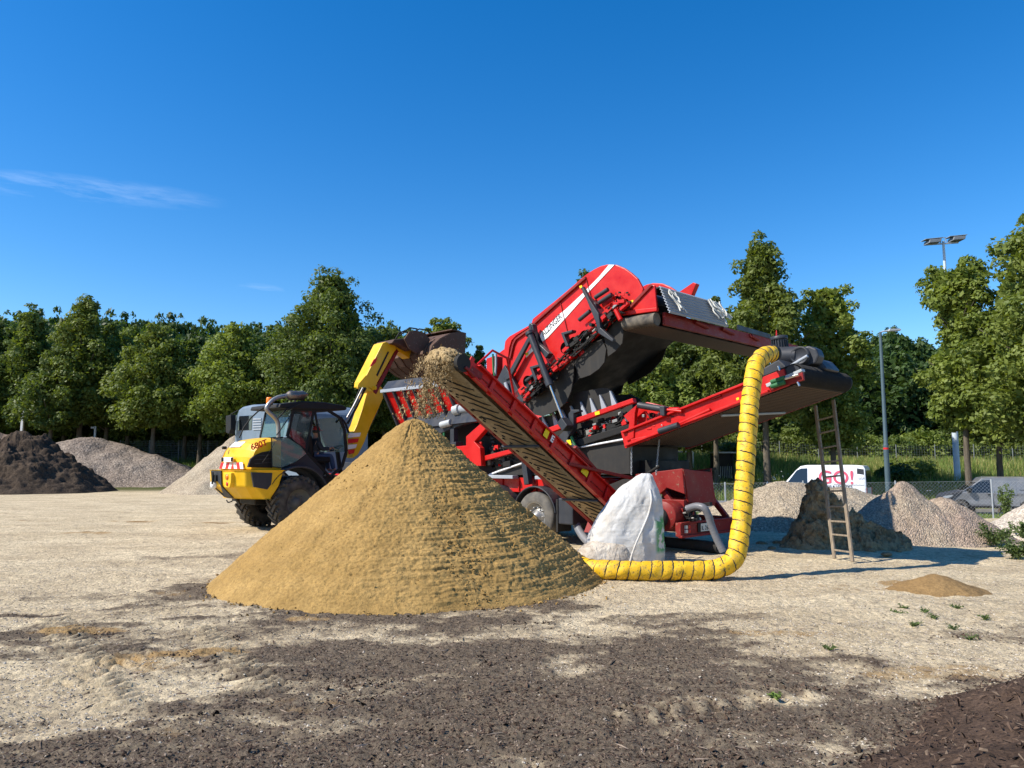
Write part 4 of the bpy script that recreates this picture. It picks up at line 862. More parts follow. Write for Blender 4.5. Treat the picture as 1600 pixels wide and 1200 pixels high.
# --- lower deck: rubber trough skirts, rail, spikes
pr('lower_trough_side', [(770, 720), (765, 700), (800, 712), (905, 690), (985, 655), (987, 740), (925, 742), (880, 742), (780, 742)], .22, .26, 'skirt', 0)
pr('lower_trough_side', [(880, 735), (905, 680), (985, 655), (987, 740)], .27, .28, 'skirt', 0)
p0 = L3(987, 692, .25); p1 = L3(987, 740, .25); mb = MB()
mb.box(p0.x - .04, p0.x, .22, 1.95, p1.z, p0.z + .5); part('rear_curtain', mb, 'skirt', 0)
mb = MB(); mb.prism(S([(765, 700), (985, 655), (987, 740), (780, 742)], 2.0), 1.98, 2.02); part('far_trough_side', mb, 'black', 0)
tb('white_conduit', [(690, 770), (780, 736), (872, 705), (977, 686)], .16, .022, 'white')
zb = fz + .04; mb = MB(); mb.box(-6.0, 2.8, .5, 1.9, zb, zb + .35); part('lower_belt_bed', mb, 'black')
# lower screen near side: red rail, black rubber upright behind it with pointed brackets
pr('lower_screen_rail', [(798, 690), (857, 668), (988, 622), (990, 629), (859, 676), (800, 698)], .05, .17, 'red')
pr('lower_screen_beam', [(858, 700), (985, 662), (986, 672), (860, 711)], .10, .25, 'black')
pr('lower_rubber_upright', [(800, 690), (838, 668), (842, 652), (868, 648), (872, 633), (893, 627), (897, 614), (940, 606), (951, 607), (958, 614), (970, 640), (988, 630), (988, 650), (860, 690)], .32, .35, 'skirt', 0)
pr('lower_rubber_upright', [(935, 618), (985, 616), (1000, 624), (1003, 640), (940, 645)], 1.6, 1.63, 'skirt', 0)
for (x, yb, yt) in ((850, 672, 650), (866, 666, 644), (880, 661, 640), (894, 656, 634), (910, 651, 628), (925, 645, 622), (940, 639, 617), (956, 634, 611), (810, 686, 664), (823, 681, 659), (837, 677, 655)):
    mb = MB(); a = L3(x - 3, yt, .27); b = L3(x + 1, yb + 2, .27); c2 = L3(x + 9, yb - 1, .27); d2 = L3(x - 1.5, yt, .27)
    mb.prism([(a.x, a.z), (b.x, b.z), (c2.x, c2.z), (d2.x, d2.z)], .245, .30); part('pointed_bracket', mb, 'lgrey' if x > 849 else 'grey', .006)
# engine and valve gear: many small pieces in three bays
def gear(pts, v, n, seed, mats, size=.07):
    rn = random.Random(seed); mbs = {m: MB() for m in mats}; hose = MB(); q = [L3(x, y, v) for x, y in pts]
    def rp():
        a, b = rn.random(), rn.random(); return q[0].lerp(q[1], a).lerp(q[3].lerp(q[2], a), b)
    ax = (q[1] - q[0]).normalized()
    for i in range(n):
        p = rp() + Vector((0, rn.uniform(-.1, .35), 0)); m = rn.choice(mats); k = rn.random(); s_ = size * rn.uniform(.35, 1.2)
        T_ = MB() if m in ('red', 'dred') else mbs[m]
        if k < .5: T_.bar(p, p + ax * s_ * rn.uniform(.8, 2.6), s_, s_ * rn.uniform(.6, 1.4))
        elif k < .8: T_.tube([p, p + (ax if rn.random() < .6 else Vector((0, -1, 0))) * s_ * 1.3], s_ * .45, 9)
        else: T_.lathe([(s_ * .6, -.03), (s_ * .6, .03), (s_ * .3, .03)], p, 'y', 12)
        if m in ('red', 'dred'): part('bearing_housing', T_, m, .004)
    for i in range(n // 3):
        a = rp(); b = rp(); b = a + (b - a) * min(1, .5 / max(.01, (b - a).length)); mid = (a + b) / 2 + Vector((0, -rn.uniform(.02, .1), -rn.uniform(.04, .16)))
        P = [(a * (1 - t_) ** 2 + mid * 2 * t_ * (1 - t_) + b * t_ * t_) for t_ in np.linspace(0, 1, 8)]; hose.tube(P, .011, 6)
    for m, mb_ in mbs.items():
        if mb_.v: part({'black': 'valve_block', 'red': 'bearing_housing', 'steel': 'pipe_fitting', 'grey': 'motor_bracket', 'lgrey': 'cable_bracket', 'green': 'green_spring', 'dred': 'bearing_bracket'}[m], mb_, m, .004)
    part('hydraulic_hoses', hose, 'rub', 0)
mb = MB(); mb.prism(S([(845, 690), (985, 640), (990, 668), (850, 712)], .5), .5, 1.7); part('engine_block', mb, 'black', .02)
gear([(862, 682), (985, 640), (985, 664), (866, 704)], .22, 120, 1, ['black', 'black', 'steel', 'grey', 'red'], .09)
gear([(760, 700), (830, 690), (835, 716), (765, 732)], .22, 90, 2, ['black', 'black', 'steel', 'red', 'grey'], .09)
gear([(735, 660), (800, 650), (845, 690), (765, 700)], .5, 50, 3, ['black', 'grey', 'grey', 'red'], .1)
mb = MB(); mb.prism(S([(700, 650), (790, 640), (850, 690), (850, 742), (745, 748), (720, 730)], .75), .75, 1.6); part('engine_cover', mb, 'black', .02)
pr('lower_screen_rail', [(757, 712), (800, 701), (828, 692), (828, 697), (800, 708), (757, 720)], .0, .1, 'red')
# grey pivot bracket with angled arm
pr('pivot_bracket', [(886, 668), (888, 646), (893, 640), (904, 640), (905, 643), (896, 646), (896, 668), (886, 686), (903, 700), (896, 707), (880, 690), (872, 682)], -.02, .12, 'grey')
pr('warning_sticker', [(885, 688), (891, 687), (893, 695), (887, 696)], -.03, -.022, 'yst', 0)
pr('warning_sticker', [(929, 644), (936.5, 642), (937, 647), (930, 649)], .040, .048, 'yst', 0)
tb('green_spring', [(893, 682), (900, 700), (908, 716), (911, 722)], .02, .03, 'green')
# --- red front bracket beside the hopper and grey frame
pr('front_bracket', [(708, 698), (728, 696), (728, 682), (756, 657), (766, 650), (772, 655), (741, 690), (750, 700), (752, 728), (738, 728)], -.1, .05, 'red')
pr('front_bracket_web', [(728, 696), (752, 690), (752, 728), (738, 728)], .35, .4, 'red')
pr('hopper_leg', [(703, 656), (709, 656), (709, 696), (703, 700)], .05, .2, 'grey')
pr('hopper_leg', [(697, 694), (712, 690), (712, 697), (700, 700)], .0, .25, 'grey')
pr('feeder_side_beam', [(664, 670), (700, 655), (740, 640), (760, 646), (756, 652), (700, 672), (672, 684)], .05, .2, 'grey')
pr('feeder_side_plate', [(664, 668), (735, 640), (740, 648), (668, 678)], .22, .3, 'lgrey')
tb('feeder_motor', [(713, 640), (748, 636)], .1, .11, 'lgrey'); tb('feeder_motor', [(711, 641), (719, 639.5)], .08, .14, 'galv')
tb('signal_light', [(694, 684), (694, 675)], .1, .035, 'green'); tb('signal_light', [(694, 675), (694, 671)], .1, .035, 'yst')
tb('feeder_mixer', [(690, 664), (705, 660)], .02, .09, 'galv')
mb = MB(); mb.prism(S([(660, 690), (705, 665), (705, 735), (650, 735)], .9), .9, 1.6); part('feeder_drive_box', mb, 'black', .02)
mb = MB(); mb.box(-8.6, -3.4, .45, 2.0, fz + .1, 1.75); part('feeder_belt_bed', mb, 'grey', .02)
# --- feed hopper: red leaning side walls with grey ribs and rubber rim
hw = [(597, 606), (735, 598), (735, 640), (690, 655), (664, 668), (606, 660)]
A0, A1 = L3(599, 606, -.15), L3(735, 606, -.15); Bq0, Bq1 = L3(607, 660, .25), L3(735, 636, .25); Bq1.z = L3(664, 664, .25).z; Bq0.z = Bq1.z
uL, uR = A0.x, A1.x; zt = (A0.z + A1.z) / 2; zbm = Bq0.z
mb = MB(); mb.add([(uL, -.15, zt), (uR, -.15, zt), (uR, .28, zbm), (uL + .2, .28, zbm)], [(0, 1, 2, 3)]); part('hopper_side', mb, 'red', 0, solid=.03)
mb = MB(); mb.add([(uL, 2.75, zt), (uR, 2.75, zt), (uR, 2.3, zbm), (uL + .2, 2.3, zbm)], [(0, 1, 2, 3)]); part('hopper_side', mb, 'red', 0, solid=.03)
mb = MB(); mb.add([(uL, -.15, zt), (uL, 2.75, zt), (uL + .2, 2.3, zbm), (uL + .2, .28, zbm)], [(0, 1, 2, 3)]); part('hopper_end', mb, 'red', 0, solid=.03)
for k in range(9):
    f = (k + .25) / 8.2; u = uL + (uR - uL) * f
    mb = MB(); mb.bar((u, -.21, zt + .0), (u + .12, .22, zbm), .09, .07, (1, 0, 0)); part('hopper_rib', mb, 'grey')
mb = MB(); mb.box(uL - .03, uR, -.24, -.13, zt - .02, zt + .07); mb.box(uL - .03, uR, 2.74, 2.84, zt - .02, zt + .07); part('hopper_rim', mb, 'lgrey')
mb = MB(); mb.add([(uL, -.19, zt + .06), (uR, -.19, zt + .06), (uR, -.05, zt + .30), (uL + .08, -.05, zt + .30)], [(0, 1, 2, 3)]); mb.add([(uL, 2.8, zt + .06), (uR, 2.8, zt + .06), (uR, 2.7, zt + .30), (uL + .08, 2.7, zt + .30)], [(0, 1, 2, 3)]); part('hopper_rubber_flap', mb, 'grey', 0, solid=.02)
mb = MB(); mb.add([(uL + .5, .22, zbm + .28), (uR + .3, .12, zbm + .42), (uR + .3, -.02, zbm + .0), (uL + .9, .05, zbm - .12)], [(0, 1, 2, 3)]); part('hopper_sill', mb, 'grey', 0, solid=.05)
# --- upper screen box
v0, v1 = .0, 2.25
hood = [(783, 592), (788, 540), (789, 533), (792, 529), (796, 525), (830, 506), (832, 498), (874, 464), (915, 429), (927, 421), (938, 415.5), (948, 413), (963, 413.5), (976, 419), (986, 426), (996, 435), (1002, 446), (1005, 452), (1000, 470), (972, 486), (948, 500), (880, 556), (850, 585), (806, 622)]
pr('screen_side', hood, v0 + .02, .09, 'red', .02)
hv = [F.V(x, y, v0) for x, y in hood]
mb = MB().prism([(p.x - .12, p.z - .06) for p in hv], 1.86, 1.93); part('screen_side', mb, 'red', .02)
pr('screen_box', [(795, 585), (798, 556), (835, 530), (880, 492), (920, 455), (948, 440), (975, 444), (1000, 455), (1000, 470), (972, 486), (948, 500), (880, 556), (850, 585), (806, 615)], .10, 1.85, 'grey', .03)
def line_strip(name, pts, w, mat, v=0.0, th=.02):
    q = S(pts, v); mb = MB()
    for (a, b) in zip(q[:-1], q[1:]): mb.bar((a[0], v, a[1]), (b[0], v, b[1]), th, w, (0, 1, 0)) if False else mb.bar((a[0], v - .0, a[1]), (b[0], v - .0, b[1]), w, th, (0, 1, 0))
    return part(name, mb, mat, .004)
line_strip('screen_edge_rail', [(833, 507), (874, 470), (915, 434)], .05, 'dred', -.01, .05)
line_strip('door_frame', [(797, 560), (802, 538), (806, 530), (829, 513)], .045, 'dred', -.01, .04); line_strip('door_frame', [(792, 580), (796, 544), (800, 531), (808, 523), (829, 510)], .03, 'red', -.02, .05)
stripe = [(951.5, 413.4), (936, 432), (908.5, 460), (884, 483), (872, 492.5), (846, 519.5), (841.5, 530), (842, 536), (846, 535), (856, 527), (878, 503), (888, 492), (919, 457), (960, 413.6)]
pr('white_stripe', stripe, v0 + .008, v0 + .022, 'white', 0)
pr('white_stripe', [(833, 540), (822, 552), (821.5, 559), (833, 548)], v0 + .008, v0 + .022, 'white', 0)
pr('white_stripe', [(783.5, 582), (794, 584), (805, 574), (806, 580), (795, 588), (783, 588)], v0 + .006, v0 + .022, 'white', 0)
a, b = L3(848.5, 526.5, 0), L3(878.5, 496.5, 0); d = b - a; d.y = 0; upv = Vector((-d.z, 0, d.x)); sz = .205
tx = text('lettering', 'ALZINGER', sz, M['text'], mach, Matrix.Identity(4), .002)
xs = [v.co.x for v in tx.data.vertices]; k = d.length / (max(xs) - min(xs)); sx_ = Matrix.Diagonal((k, 1.0, 1, 1)); tx.data.transform(MX((a.x, .004, a.z), d, upv) @ sx_)
# side rail with bearings
def rail(v, sgn):
    mb = MB(); q = S([(806, 615), (973, 463), (977, 470), (810, 624)], v) if sgn < 0 else None
    mb.prism(q, v - .08, v + .02); part('screen_rail', mb, 'red')
rail(-.02, -1)
pr('screen_rail', [(812, 624), (978, 474), (980, 480), (815, 632)], -.06, .02, 'red')
gear([(812, 612), (970, 466), (976, 482), (820, 630)], -.16, 170, 5, ['red', 'red', 'black', 'black', 'dred', 'steel'], .075)
gear([(957, 457), (972, 455), (978, 490), (966, 490)], -.16, 40, 6, ['black', 'black', 'red'], .06)
for (x, y) in ((826, 590), (885, 538), (898, 530), (838, 605), (845, 600), (868, 580), (915, 520), (942, 500)):
    p = L3(x, y + 6, -.14); mb = MB(); mb.lathe([(.13, -.05), (.13, .02), (.06, .03), (.06, .06), (.001, .06)][::-1], (p.x, p.y, p.z), 'y', 18); part('bearing_cap', mb, 'black', 0)
for (x, y) in ((827, 573), (876, 520)):
    pr('mounting_bracket', [(x, y), (x + 18, y - 5), (x + 17, y - 1), (x + 5, y + 3), (x + 12, y + 20), (x + 8, y + 22)], -.25, -.1, 'grey')
for (a_, b_, c_, d_) in ((930, 465, 950, 452), (905, 500, 922, 486), (936, 473, 956, 460), (822, 595, 836, 585)): tb('rail_cylinder', [(a_, b_), (c_, d_)], -.12, .045, 'grey')
for (a_, b_, c_, d_) in ((962, 484, 970, 500),): tb('red_lever', [(a_, b_), (c_, d_)], -.2, .05, 'red')
# rubber skirts hanging below the screen box
pr('rubber_skirt', [(820, 632), (830, 640), (836, 648), (846, 650), (858, 647), (872, 640), (885, 628), (892, 611), (896, 588), (897, 560)], .0, .03, 'skirt', 0)
pr('rubber_skirt', [(896, 566), (903, 583), (907, 591), (922, 586), (936, 576), (944, 566), (947, 545), (940, 530), (920, 538)], -.03, .0, 'skirt', 0)
pr('rubber_skirt', [(944, 528), (948, 544), (950, 557), (962, 548), (972, 536), (974, 518), (970, 495), (958, 506)], .0, .03, 'skirt', 0)
pr('rubber_skirt', [(880, 556), (897, 545), (960, 495), (972, 498), (972, 520), (897, 600), (850, 640), (836, 648), (820, 632)], .10, .13, 'black', 0)
vb = 2.15      # far skirt, hanging lower in the picture
pr('rubber_skirt', [(860, 600), (975, 500), (1040, 500), (1042, 540), (1034, 562), (1016, 582), (990, 597), (982, 601), (978, 590), (971, 581), (974, 600), (970, 614), (955, 622), (905, 630), (880, 640)], vb, vb + .03, 'black', 0)
p = L3(900, 560, .1); q2 = L3(972, 505, .1)
mb = MB(); qq = S([(846, 600), (968, 500), (970, 515), (850, 625)], .13); mb.prism(qq, .13, 2.14); part('screen_underside', mb, 'black', 0)
# angled arms, long cylinder
pr('tie_bracket', [(907.5, 450), (910, 447), (921, 468), (935, 490), (938, 512), (958, 530), (957, 534), (953, 532), (934, 520), (931, 505), (917, 470)], -.30, -.20, 'grey')
pr('tie_bracket', [(909, 455), (930, 474), (933, 482), (922, 478)], -.2, -.05, 'grey')
pr('lift_arm', [(825, 510), (828, 504), (832, 507), (836, 532), (858, 552), (852, 560), (838, 540)], -.25, -.1, 'grey')
pr('lift_arm', [(828, 520), (832, 523), (797, 590), (790, 594), (786, 590), (795, 580)], -.14, -.06, 'grey')
a, b, c2 = L3(827, 519, -.3), L3(859, 601, -.3), L3(882, 661, -.15)
mb = MB(); mb.tube([a, b], .075, 16); mb.tube([b - (b - a).normalized() * .1, b + (b - a).normalized() * .03], .095, 16); mb.tube([a, a + (b - a).normalized() * .07], .1, 14); part('lift_cylinder', mb, 'grey', 0)
mb = MB(); mb.tube([b, c2], .032, 12); part('cylinder_rod', mb, 'chrome', 0)
mb = MB(); c3 = c2; mb.bar(c3 + Vector((-.06, 0, .06)), c3 + Vector((.1, 0, -.12)), .22, .18); part('cylinder_foot', mb, 'grey')
pr('lift_frame', [(776, 595), (788, 570), (800, 590), (820, 630), (805, 625), (790, 612)], -.1, .0, 'grey')
tb('lift_pin', [(790, 598), (794, 612)], -.16, .045, 'lgrey')
pr('control_box', [(760, 560), (772, 556), (772, 572), (768, 590), (760, 592)], .3, .6, 'red')
tb('green_hose', [(770, 553), (771, 580), (773, 587)], .15, .025, 'green'); tb('green_hose', [(775, 553), (775, 570), (774, 587)], .18, .03, 'lgrey')
pr('control_box', [(768, 560), (788, 545), (790, 600), (775, 600)], .75, 1.5, 'red')
# discharge end: red triangle plate, slatted grey cover, ropes, roller
tri = [(975, 484), (1000, 462), (1016, 444), (1023, 446), (1026, 480), (1000, 484)]
pr('discharge_cheek', tri, -.02, .03, 'red'); pr('discharge_frame', [(974, 486), (1016, 443), (1019, 446), (979, 488)], -.06, -.02, 'dred'); pr('discharge_frame', [(972, 486), (1026, 480), (1026, 486), (972, 493)], -.08, .0, 'red')
pr('discharge_cheek', tri, v1 + .1, v1 + .15, 'red')
c0 = L3(1023, 447, -.02); c1 = L3(1026, 481, -.02)
ur, zt_, zl = c0.x, c0.z, c1.z
mb = MB(); n_ = 9
vs = []
for j in range(2 * n_ + 1):
    f = j / (2 * n_); off = .035 if j % 2 else 0; vs += [(ur + .05 + .22 * f + off, .05, zt_ + (zl - .12 - zt_) * f), (ur + .05 + .22 * f + off, v1 + .05, zt_ + (zl - .12 - zt_) * f)]
mb.add(vs, [(2 * j, 2 * j + 1, 2 * j + 3, 2 * j + 2) for j in range(2 * n_)]); part('slatted_cover', mb, 'lgrey', 0, solid=.02)
mb = MB(); mb.add([(ur + .03, .12, zt_ + .0), (ur - .35, .12, zt_ - .02), (ur - .35, 1.84, zt_ - .02), (ur + .03, 1.84, zt_ + .0)], [(0, 1, 2, 3)]); part('top_cover', mb, 'grey', 0, solid=.03)
pr('far_hood_lug', [(1058, 458), (1083, 441), (1088, 443), (1080, 462), (1072, 464)], v1 + .2, v1 + .35, 'red')
rn = random.Random(3)
for (v_s, v_e, cnt, spread) in ((1.55, 2.25, 16, .28), (.18, .42, 5, .1)):
    for i in range(cnt):
        mbr = MB(); v_ = rn.uniform(v_s, v_e); P = []; z0_ = zt_ - rn.uniform(0, .1); dv = rn.uniform(-.1, spread); L_ = rn.uniform(.35, .55) * (zt_ - zl) / .5
        for k in range(8):
            f = k / 7; P.append((ur + .15 + .22 * f + rn.uniform(0, .02), v_ + dv * f + .04 * math.sin(f * 7 + i), z0_ - L_ * f * .95))
        mbr.tube(P, .014, 6); part('rope', mbr, 'cream', 0)
# roller under discharge end
pA, pB = L3(974, 505, -.05), L3(1024, 499, -.05); zr = (pA.z + pB.z) / 2; r_ = .13
mb = MB(); mb.tube([(pA.x, .0, zr - .0), (pB.x, .0, zr)], r_, 20); part('head_roller', mb, 'belt', 0)
# --- far side conveyor (runs away from the camera)
uA, uB = pA.x, pB.x; e0 = L3(1044, 520, 0); ve = 6.2
zE = F.U(1200, 545, (uA + uB) / 2)   # far end on the middle plane
z0c, z1c = zr, zE.z - .05
mb = MB(); mb.add([(uA, 0, z0c - r_), (uB, 0, z0c - r_), (uB, ve, z1c - r_), (uA, ve, z1c - r_)], [(0, 1, 2, 3)]); mb.add([(uA, 0, z0c + r_), (uB, 0, z0c + r_), (uB, ve, z1c + r_), (uA, ve, z1c + r_)], [(0, 1, 2, 3)]); part('far_conveyor_belt', mb, 'rbelt', 0, solid=.015)
for u_ in (uA - .06, uB + .06):
    mb = MB(); mb.bar((u_, .15, z0c + .02), (u_, ve - .05, z1c + .02), .07, .26); part('far_conveyor_beam', mb, 'dred')
mb = MB()
for k in range(12): v_ = .5 + k * .48; z_ = z0c + (z1c - z0c) * v_ / ve; mb.bar((uA, v_, z_ - .02), (uB, v_, z_ - .02), .05, .05)
part('far_conveyor_rollers', mb, 'black')
mb = MB(); mb.bar((uB + .1, 3.0, z0c + .21), (uB + .1, ve - 1.6, z1c + .20), .02, .12); part('far_conveyor_side_rubber', mb, 'grey')
for (v_, L_) in ((1.2, .5), (2.3, .5), (3.6, .35)): 
    z_ = z0c + (z1c - z0c) * v_ / ve; mb = MB(); mb.tube([(uB + .12, v_, z_ + .1), (uB + .12, v_ + L_, z_ + .04)], .045, 10); part('far_conveyor_cylinder', mb, 'dred', 0)
mb = MB(); mb.prism([(ve - 1.25, z1c + .1), (ve - 1.2, z1c + .42), (ve - 1.12, z1c + .1)], uB + .05, uB + .08, ax=0); part('far_conveyor_fin', mb, 'red')
mb = MB(); mb.tube([(uA, ve, z1c), (uB, ve, z1c)], r_, 16); part('tail_roller', mb, 'belt', 0)
# --- side conveyor dumping on the cone
N = 40; uc = 2.0; hw_ = .36
lo = Vector((uc, .25, .55)); hd = Vector((1.98, -4.28, 3.36))
nL, nR = L3(0, 0, 0), None
dirc = (hd - lo).normalized(); upc = Vector((1, 0, 0)).cross(dirc); upc = -upc if upc.z < 0 else upc
def cp(s_, du, h_): return lo + dirc * s_ + Vector((1, 0, 0)) * du + upc * h_
Lc = (hd - lo).length; rb = .13
mb = MB(); prof = []
for k in range(13): a_ = PI / 2 - PI * k / 12; prof.append((Lc + rb * math.cos(a_), rb * math.sin(a_)))
for k in range(9): a_ = -PI / 2 - PI * k / 8; prof.append((rb * math.cos(a_), rb * math.sin(a_)))
vs = []; 
for (s_, h_) in prof: vs += [cp(s_, -hw_, h_), cp(s_, hw_, h_)]
m_ = len(prof); mb.add(vs, [(2 * i, 2 * i + 1, (2 * i + 3) % (2 * m_), (2 * i + 2) % (2 * m_)) for i in range(m_)], True)
belt = part('side_conveyor_belt', mb, 'sbelt', 0, solid=.014)
mb = MB(); rn = random.Random(9)                       # raised chevron ribs on the belt's back run
for k in range(21):
    s_ = .45 + k * (Lc - .5) / 21; o_ = rn.uniform(-.05, .05)
    P = [cp(s_ + .10, -.16 + o_, -rb - .012), cp(s_ + .06, -.06 + o_, -rb - .012), cp(s_ - .06, .06, -rb - .012), cp(s_ - .20, .20 + o_, -rb - .012), cp(s_ - .26, .30, -rb - .012)]
    mb.tube(P, [.006, .014, .016, .014, .008], 5)
    for q in range(2): p = cp(s_ + rn.uniform(-.1, .1), -.28 + .06 * q, -rb - .012); mb.tube([p, p + dirc * -.05 + Vector((.03, 0, 0))], .014, 5)
part('belt_chevrons', mb, 'rub', 0, belt)
for sd in (-1, 1):
    mb = MB(); u_ = sd * (hw_ + .05); h0, h1 = -.12, .24
    vs = [cp(.1, u_ - .025, h0), cp(.1, u_ + .025, h0), cp(.1, u_ + .025, h1), cp(.1, u_ - .025, h1), cp(Lc - .12, u_ - .025, h0 + .05), cp(Lc - .12, u_ + .025, h0 + .05), cp(Lc - .12, u_ + .025, h1 - .06), cp(Lc - .12, u_ - .025, h1 - .06)]
    mb.add(vs, [(3, 2, 1, 0), (4, 5, 6, 7), (0, 1, 5, 4), (1, 2, 6, 5), (2, 3, 7, 6), (3, 0, 4, 7)])
    mb.bar(cp(.1, u_ + sd * .06, h0), cp(Lc - .3, u_ + sd * .06, h0 + .05), .12, .03, upc); mb.bar(cp(.1, u_ + sd * .05, h1), cp(Lc - .3, u_ + sd * .05, h1 - .06), .10, .03, upc)
    for k in range(9): mb.bar(cp(.4 + k * .6, u_ + sd * .05, h0), cp(.4 + k * .6, u_ + sd * .05, h1 - .03), .03, .09, dirc)
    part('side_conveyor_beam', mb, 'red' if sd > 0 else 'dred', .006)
    mb = MB(); mb.bar(cp(.3, u_ + sd * .032, .05), cp(Lc - .4, u_ + sd * .032, .05), .012, .01, upc)
    for k in range(26): p = cp(.35 + k * .19, u_ + sd * .03, .05); mb.tube([p, p + Vector((sd * .014, 0, 0))], .015, 6)
    part('bolt_strip', mb, 'dred', 0)
mb = MB()
for s_ in (1.15, 3.1): 
    mb.bar(cp(s_, -hw_ - .1, -rb - .05), cp(s_, hw_ + .1, -rb - .05), .06, .04, upc)
part('return_roller_bracket', mb, 'grey')
mb = MB(); mb.tube([cp(Lc, -hw_ - .02, 0), cp(Lc, hw_ + .05, 0)], rb - .012, 20); mb.tube([cp(Lc, hw_ + .04, 0), cp(Lc, hw_ + .12, 0)], .15, 20); part('head_drum', mb, 'rub', 0)
mb = MB(); mb.bar(cp(Lc - .05, hw_ + .08, .0), cp(Lc - .45, hw_ + .1, .05), .05, .12, upc); mb.bar(cp(Lc - .05, hw_ + .14, -.05), cp(Lc - .35, hw_ + .14, -.05), .04, .05, upc); part('belt_tensioner', mb, 'dred')
mb = MB(); mb.tube([cp(Lc - .3, hw_ + .05, .2), cp(Lc - .45, hw_ + .05, .62), cp(Lc - .8, hw_ + .05, .72), cp(Lc - 1.3, hw_ + .05, .25)], .022, 8); mb.tube([cp(Lc - .3, -hw_ - .05, .2), cp(Lc - .45, -hw_ - .05, .5), cp(Lc - .8, -hw_ - .05, .55), cp(Lc - 1.3, -hw_ - .05, .2)], .018, 8); part('guard_hoop', mb, 'red', 0)
mb = MB(); mb.add([cp(1.7, hw_ + .125, .02), cp(1.9, hw_ + .125, .02), cp(1.9, hw_ + .125, .14), cp(1.7, hw_ + .125, .14)], [(0, 1, 2, 3)]); part('warning_sticker', mb, 'yst', 0, solid=.004)
mb = MB(); mb.add([cp(3.0, hw_ + .11, .04), cp(3.12, hw_ + .11, .04), cp(3.12, hw_ + .11, .2), cp(3.0, hw_ + .11, .2)], [(0, 1, 2, 3)]); part('warning_sticker', mb, 'yst', 0, solid=.004)
text('lettering', 'E', .17, M['white'], mach, MX(cp(2.93, hw_ + .125, .06), -upc * 0 + (-dirc), upc), .003, bold=.006)
mb = MB(); mb.prism([(cp(.0, 0, 0).y - .3, .3), (cp(0, 0, 0).y + .5, .3), (cp(0, 0, 0).y + .9, 1.0), (cp(0, 0, 0).y + .2, 1.1)], uc - .55, uc + .55, ax=0); part('side_conveyor_foot', mb, 'dred')
mb = MB(); mb.bar(cp(2.3, .5, -.05), Vector((2.7, .2, fz)), .06, .06); mb.bar(cp(2.3, -.48, -.05), Vector((1.2, .2, fz)), .06, .06); part('conveyor_strut', mb, 'dred')
mb = MB(); mb.bar(cp(Lc * .42, hw_ + .07, .36), cp(Lc * .25, hw_ + .07, .30), .08, .06, upc); mb.tube([cp(Lc * .47, hw_ + .1, .27), cp(Lc * .33, hw_ + .1, .27)], .03, 8); part('fold_hinge', mb, 'dred')
# --- tail conveyor, wide ribbed belt, rising to the rear
T0 = L3(1000, 691, 0); T1 = L3(1256, 594, 0); nb_ = Vector((T0.x - .6, 0, 0)); dt = (Vector((T1.x, 0, T1.z)) - Vector((T0.x, 0, T0.z))).normalized(); ut = Vector((-dt.z, 0, dt.x)); Lt = (Vector((T1.x, 0, T1.z)) - Vector((T0.x, 0, T0.z))).length
rt = .17
def tp_(s_, v_, h_): return Vector((T0.x, v_, T0.z)) + dt * s_ + ut * h_
Wt = 2.15; mb = MB(); prof = []
for k in range(13): a_ = PI / 2 - PI * k / 12; prof.append((Lt - .15 + rt * math.cos(a_), rt + rt * math.sin(a_)))
for k in range(9): a_ = -PI / 2 - PI * k / 8; prof.append((-.2 + rt * math.cos(a_), rt + rt * math.sin(a_)))
vs = []
for (s_, h_) in prof: vs += [tp_(s_, .05, h_), tp_(s_, Wt, h_)]
m_ = len(prof); mb.add(vs, [(2 * i, 2 * i + 1, (2 * i + 3) % (2 * m_), (2 * i + 2) % (2 * m_)) for i in range(m_)], True)
tbelt = part('tail_conveyor_belt', mb, 'rub', 0, solid=.014)
mb = MB()
for k in range(30): v_ = .09 + k * (Wt - .1) / 30; mb.bar(tp_(-.1, v_, -.006), tp_(Lt - .2, v_, -.006), .042, .022, ut)
part('belt_ribs', mb, 'rbelt', 0, tbelt)
mb = MB()
for k in range(60):
    v_ = .07 + k * (Wt - .1) / 60; P = [tp_(Lt - .15 + (rt + .012) * math.cos(a_), v_, rt + (rt + .012) * math.sin(a_)) for a_ in np.linspace(-PI / 2, PI / 2, 9)]
    mb.tube(P, .008, 4)
part('belt_ribs', mb, 'rub', 0, tbelt)
for k, (s0, v_) in enumerate(((Lt - .15, 0), (Lt - .15, Wt))):
    pass
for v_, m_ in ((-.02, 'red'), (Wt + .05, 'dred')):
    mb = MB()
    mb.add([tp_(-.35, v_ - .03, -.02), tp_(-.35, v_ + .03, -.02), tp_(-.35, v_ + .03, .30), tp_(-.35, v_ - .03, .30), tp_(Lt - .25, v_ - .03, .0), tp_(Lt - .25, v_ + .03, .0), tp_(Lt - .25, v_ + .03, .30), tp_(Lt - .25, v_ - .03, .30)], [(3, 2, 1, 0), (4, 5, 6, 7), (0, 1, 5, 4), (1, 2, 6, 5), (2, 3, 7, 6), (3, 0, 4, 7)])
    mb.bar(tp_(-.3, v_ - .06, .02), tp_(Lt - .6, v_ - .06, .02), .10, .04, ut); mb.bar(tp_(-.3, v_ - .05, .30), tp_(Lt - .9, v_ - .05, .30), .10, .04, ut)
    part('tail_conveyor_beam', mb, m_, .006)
pr('conveyor_mount', [(992, 640), (1010, 628), (1062, 640), (1100, 626), (1098, 640), (1060, 668), (1020, 684), (985, 690), (990, 660)], .12, .2, 'red')
pr('conveyor_mount', [(974, 650), (995, 632), (992, 646), (990, 684), (979, 690), (983, 660)], -.08, .02, 'red')
pr('conveyor_mount', [(985, 686), (1015, 680), (1035, 664), (1038, 670), (1012, 688), (986, 694)], -.1, -.05, 'red')
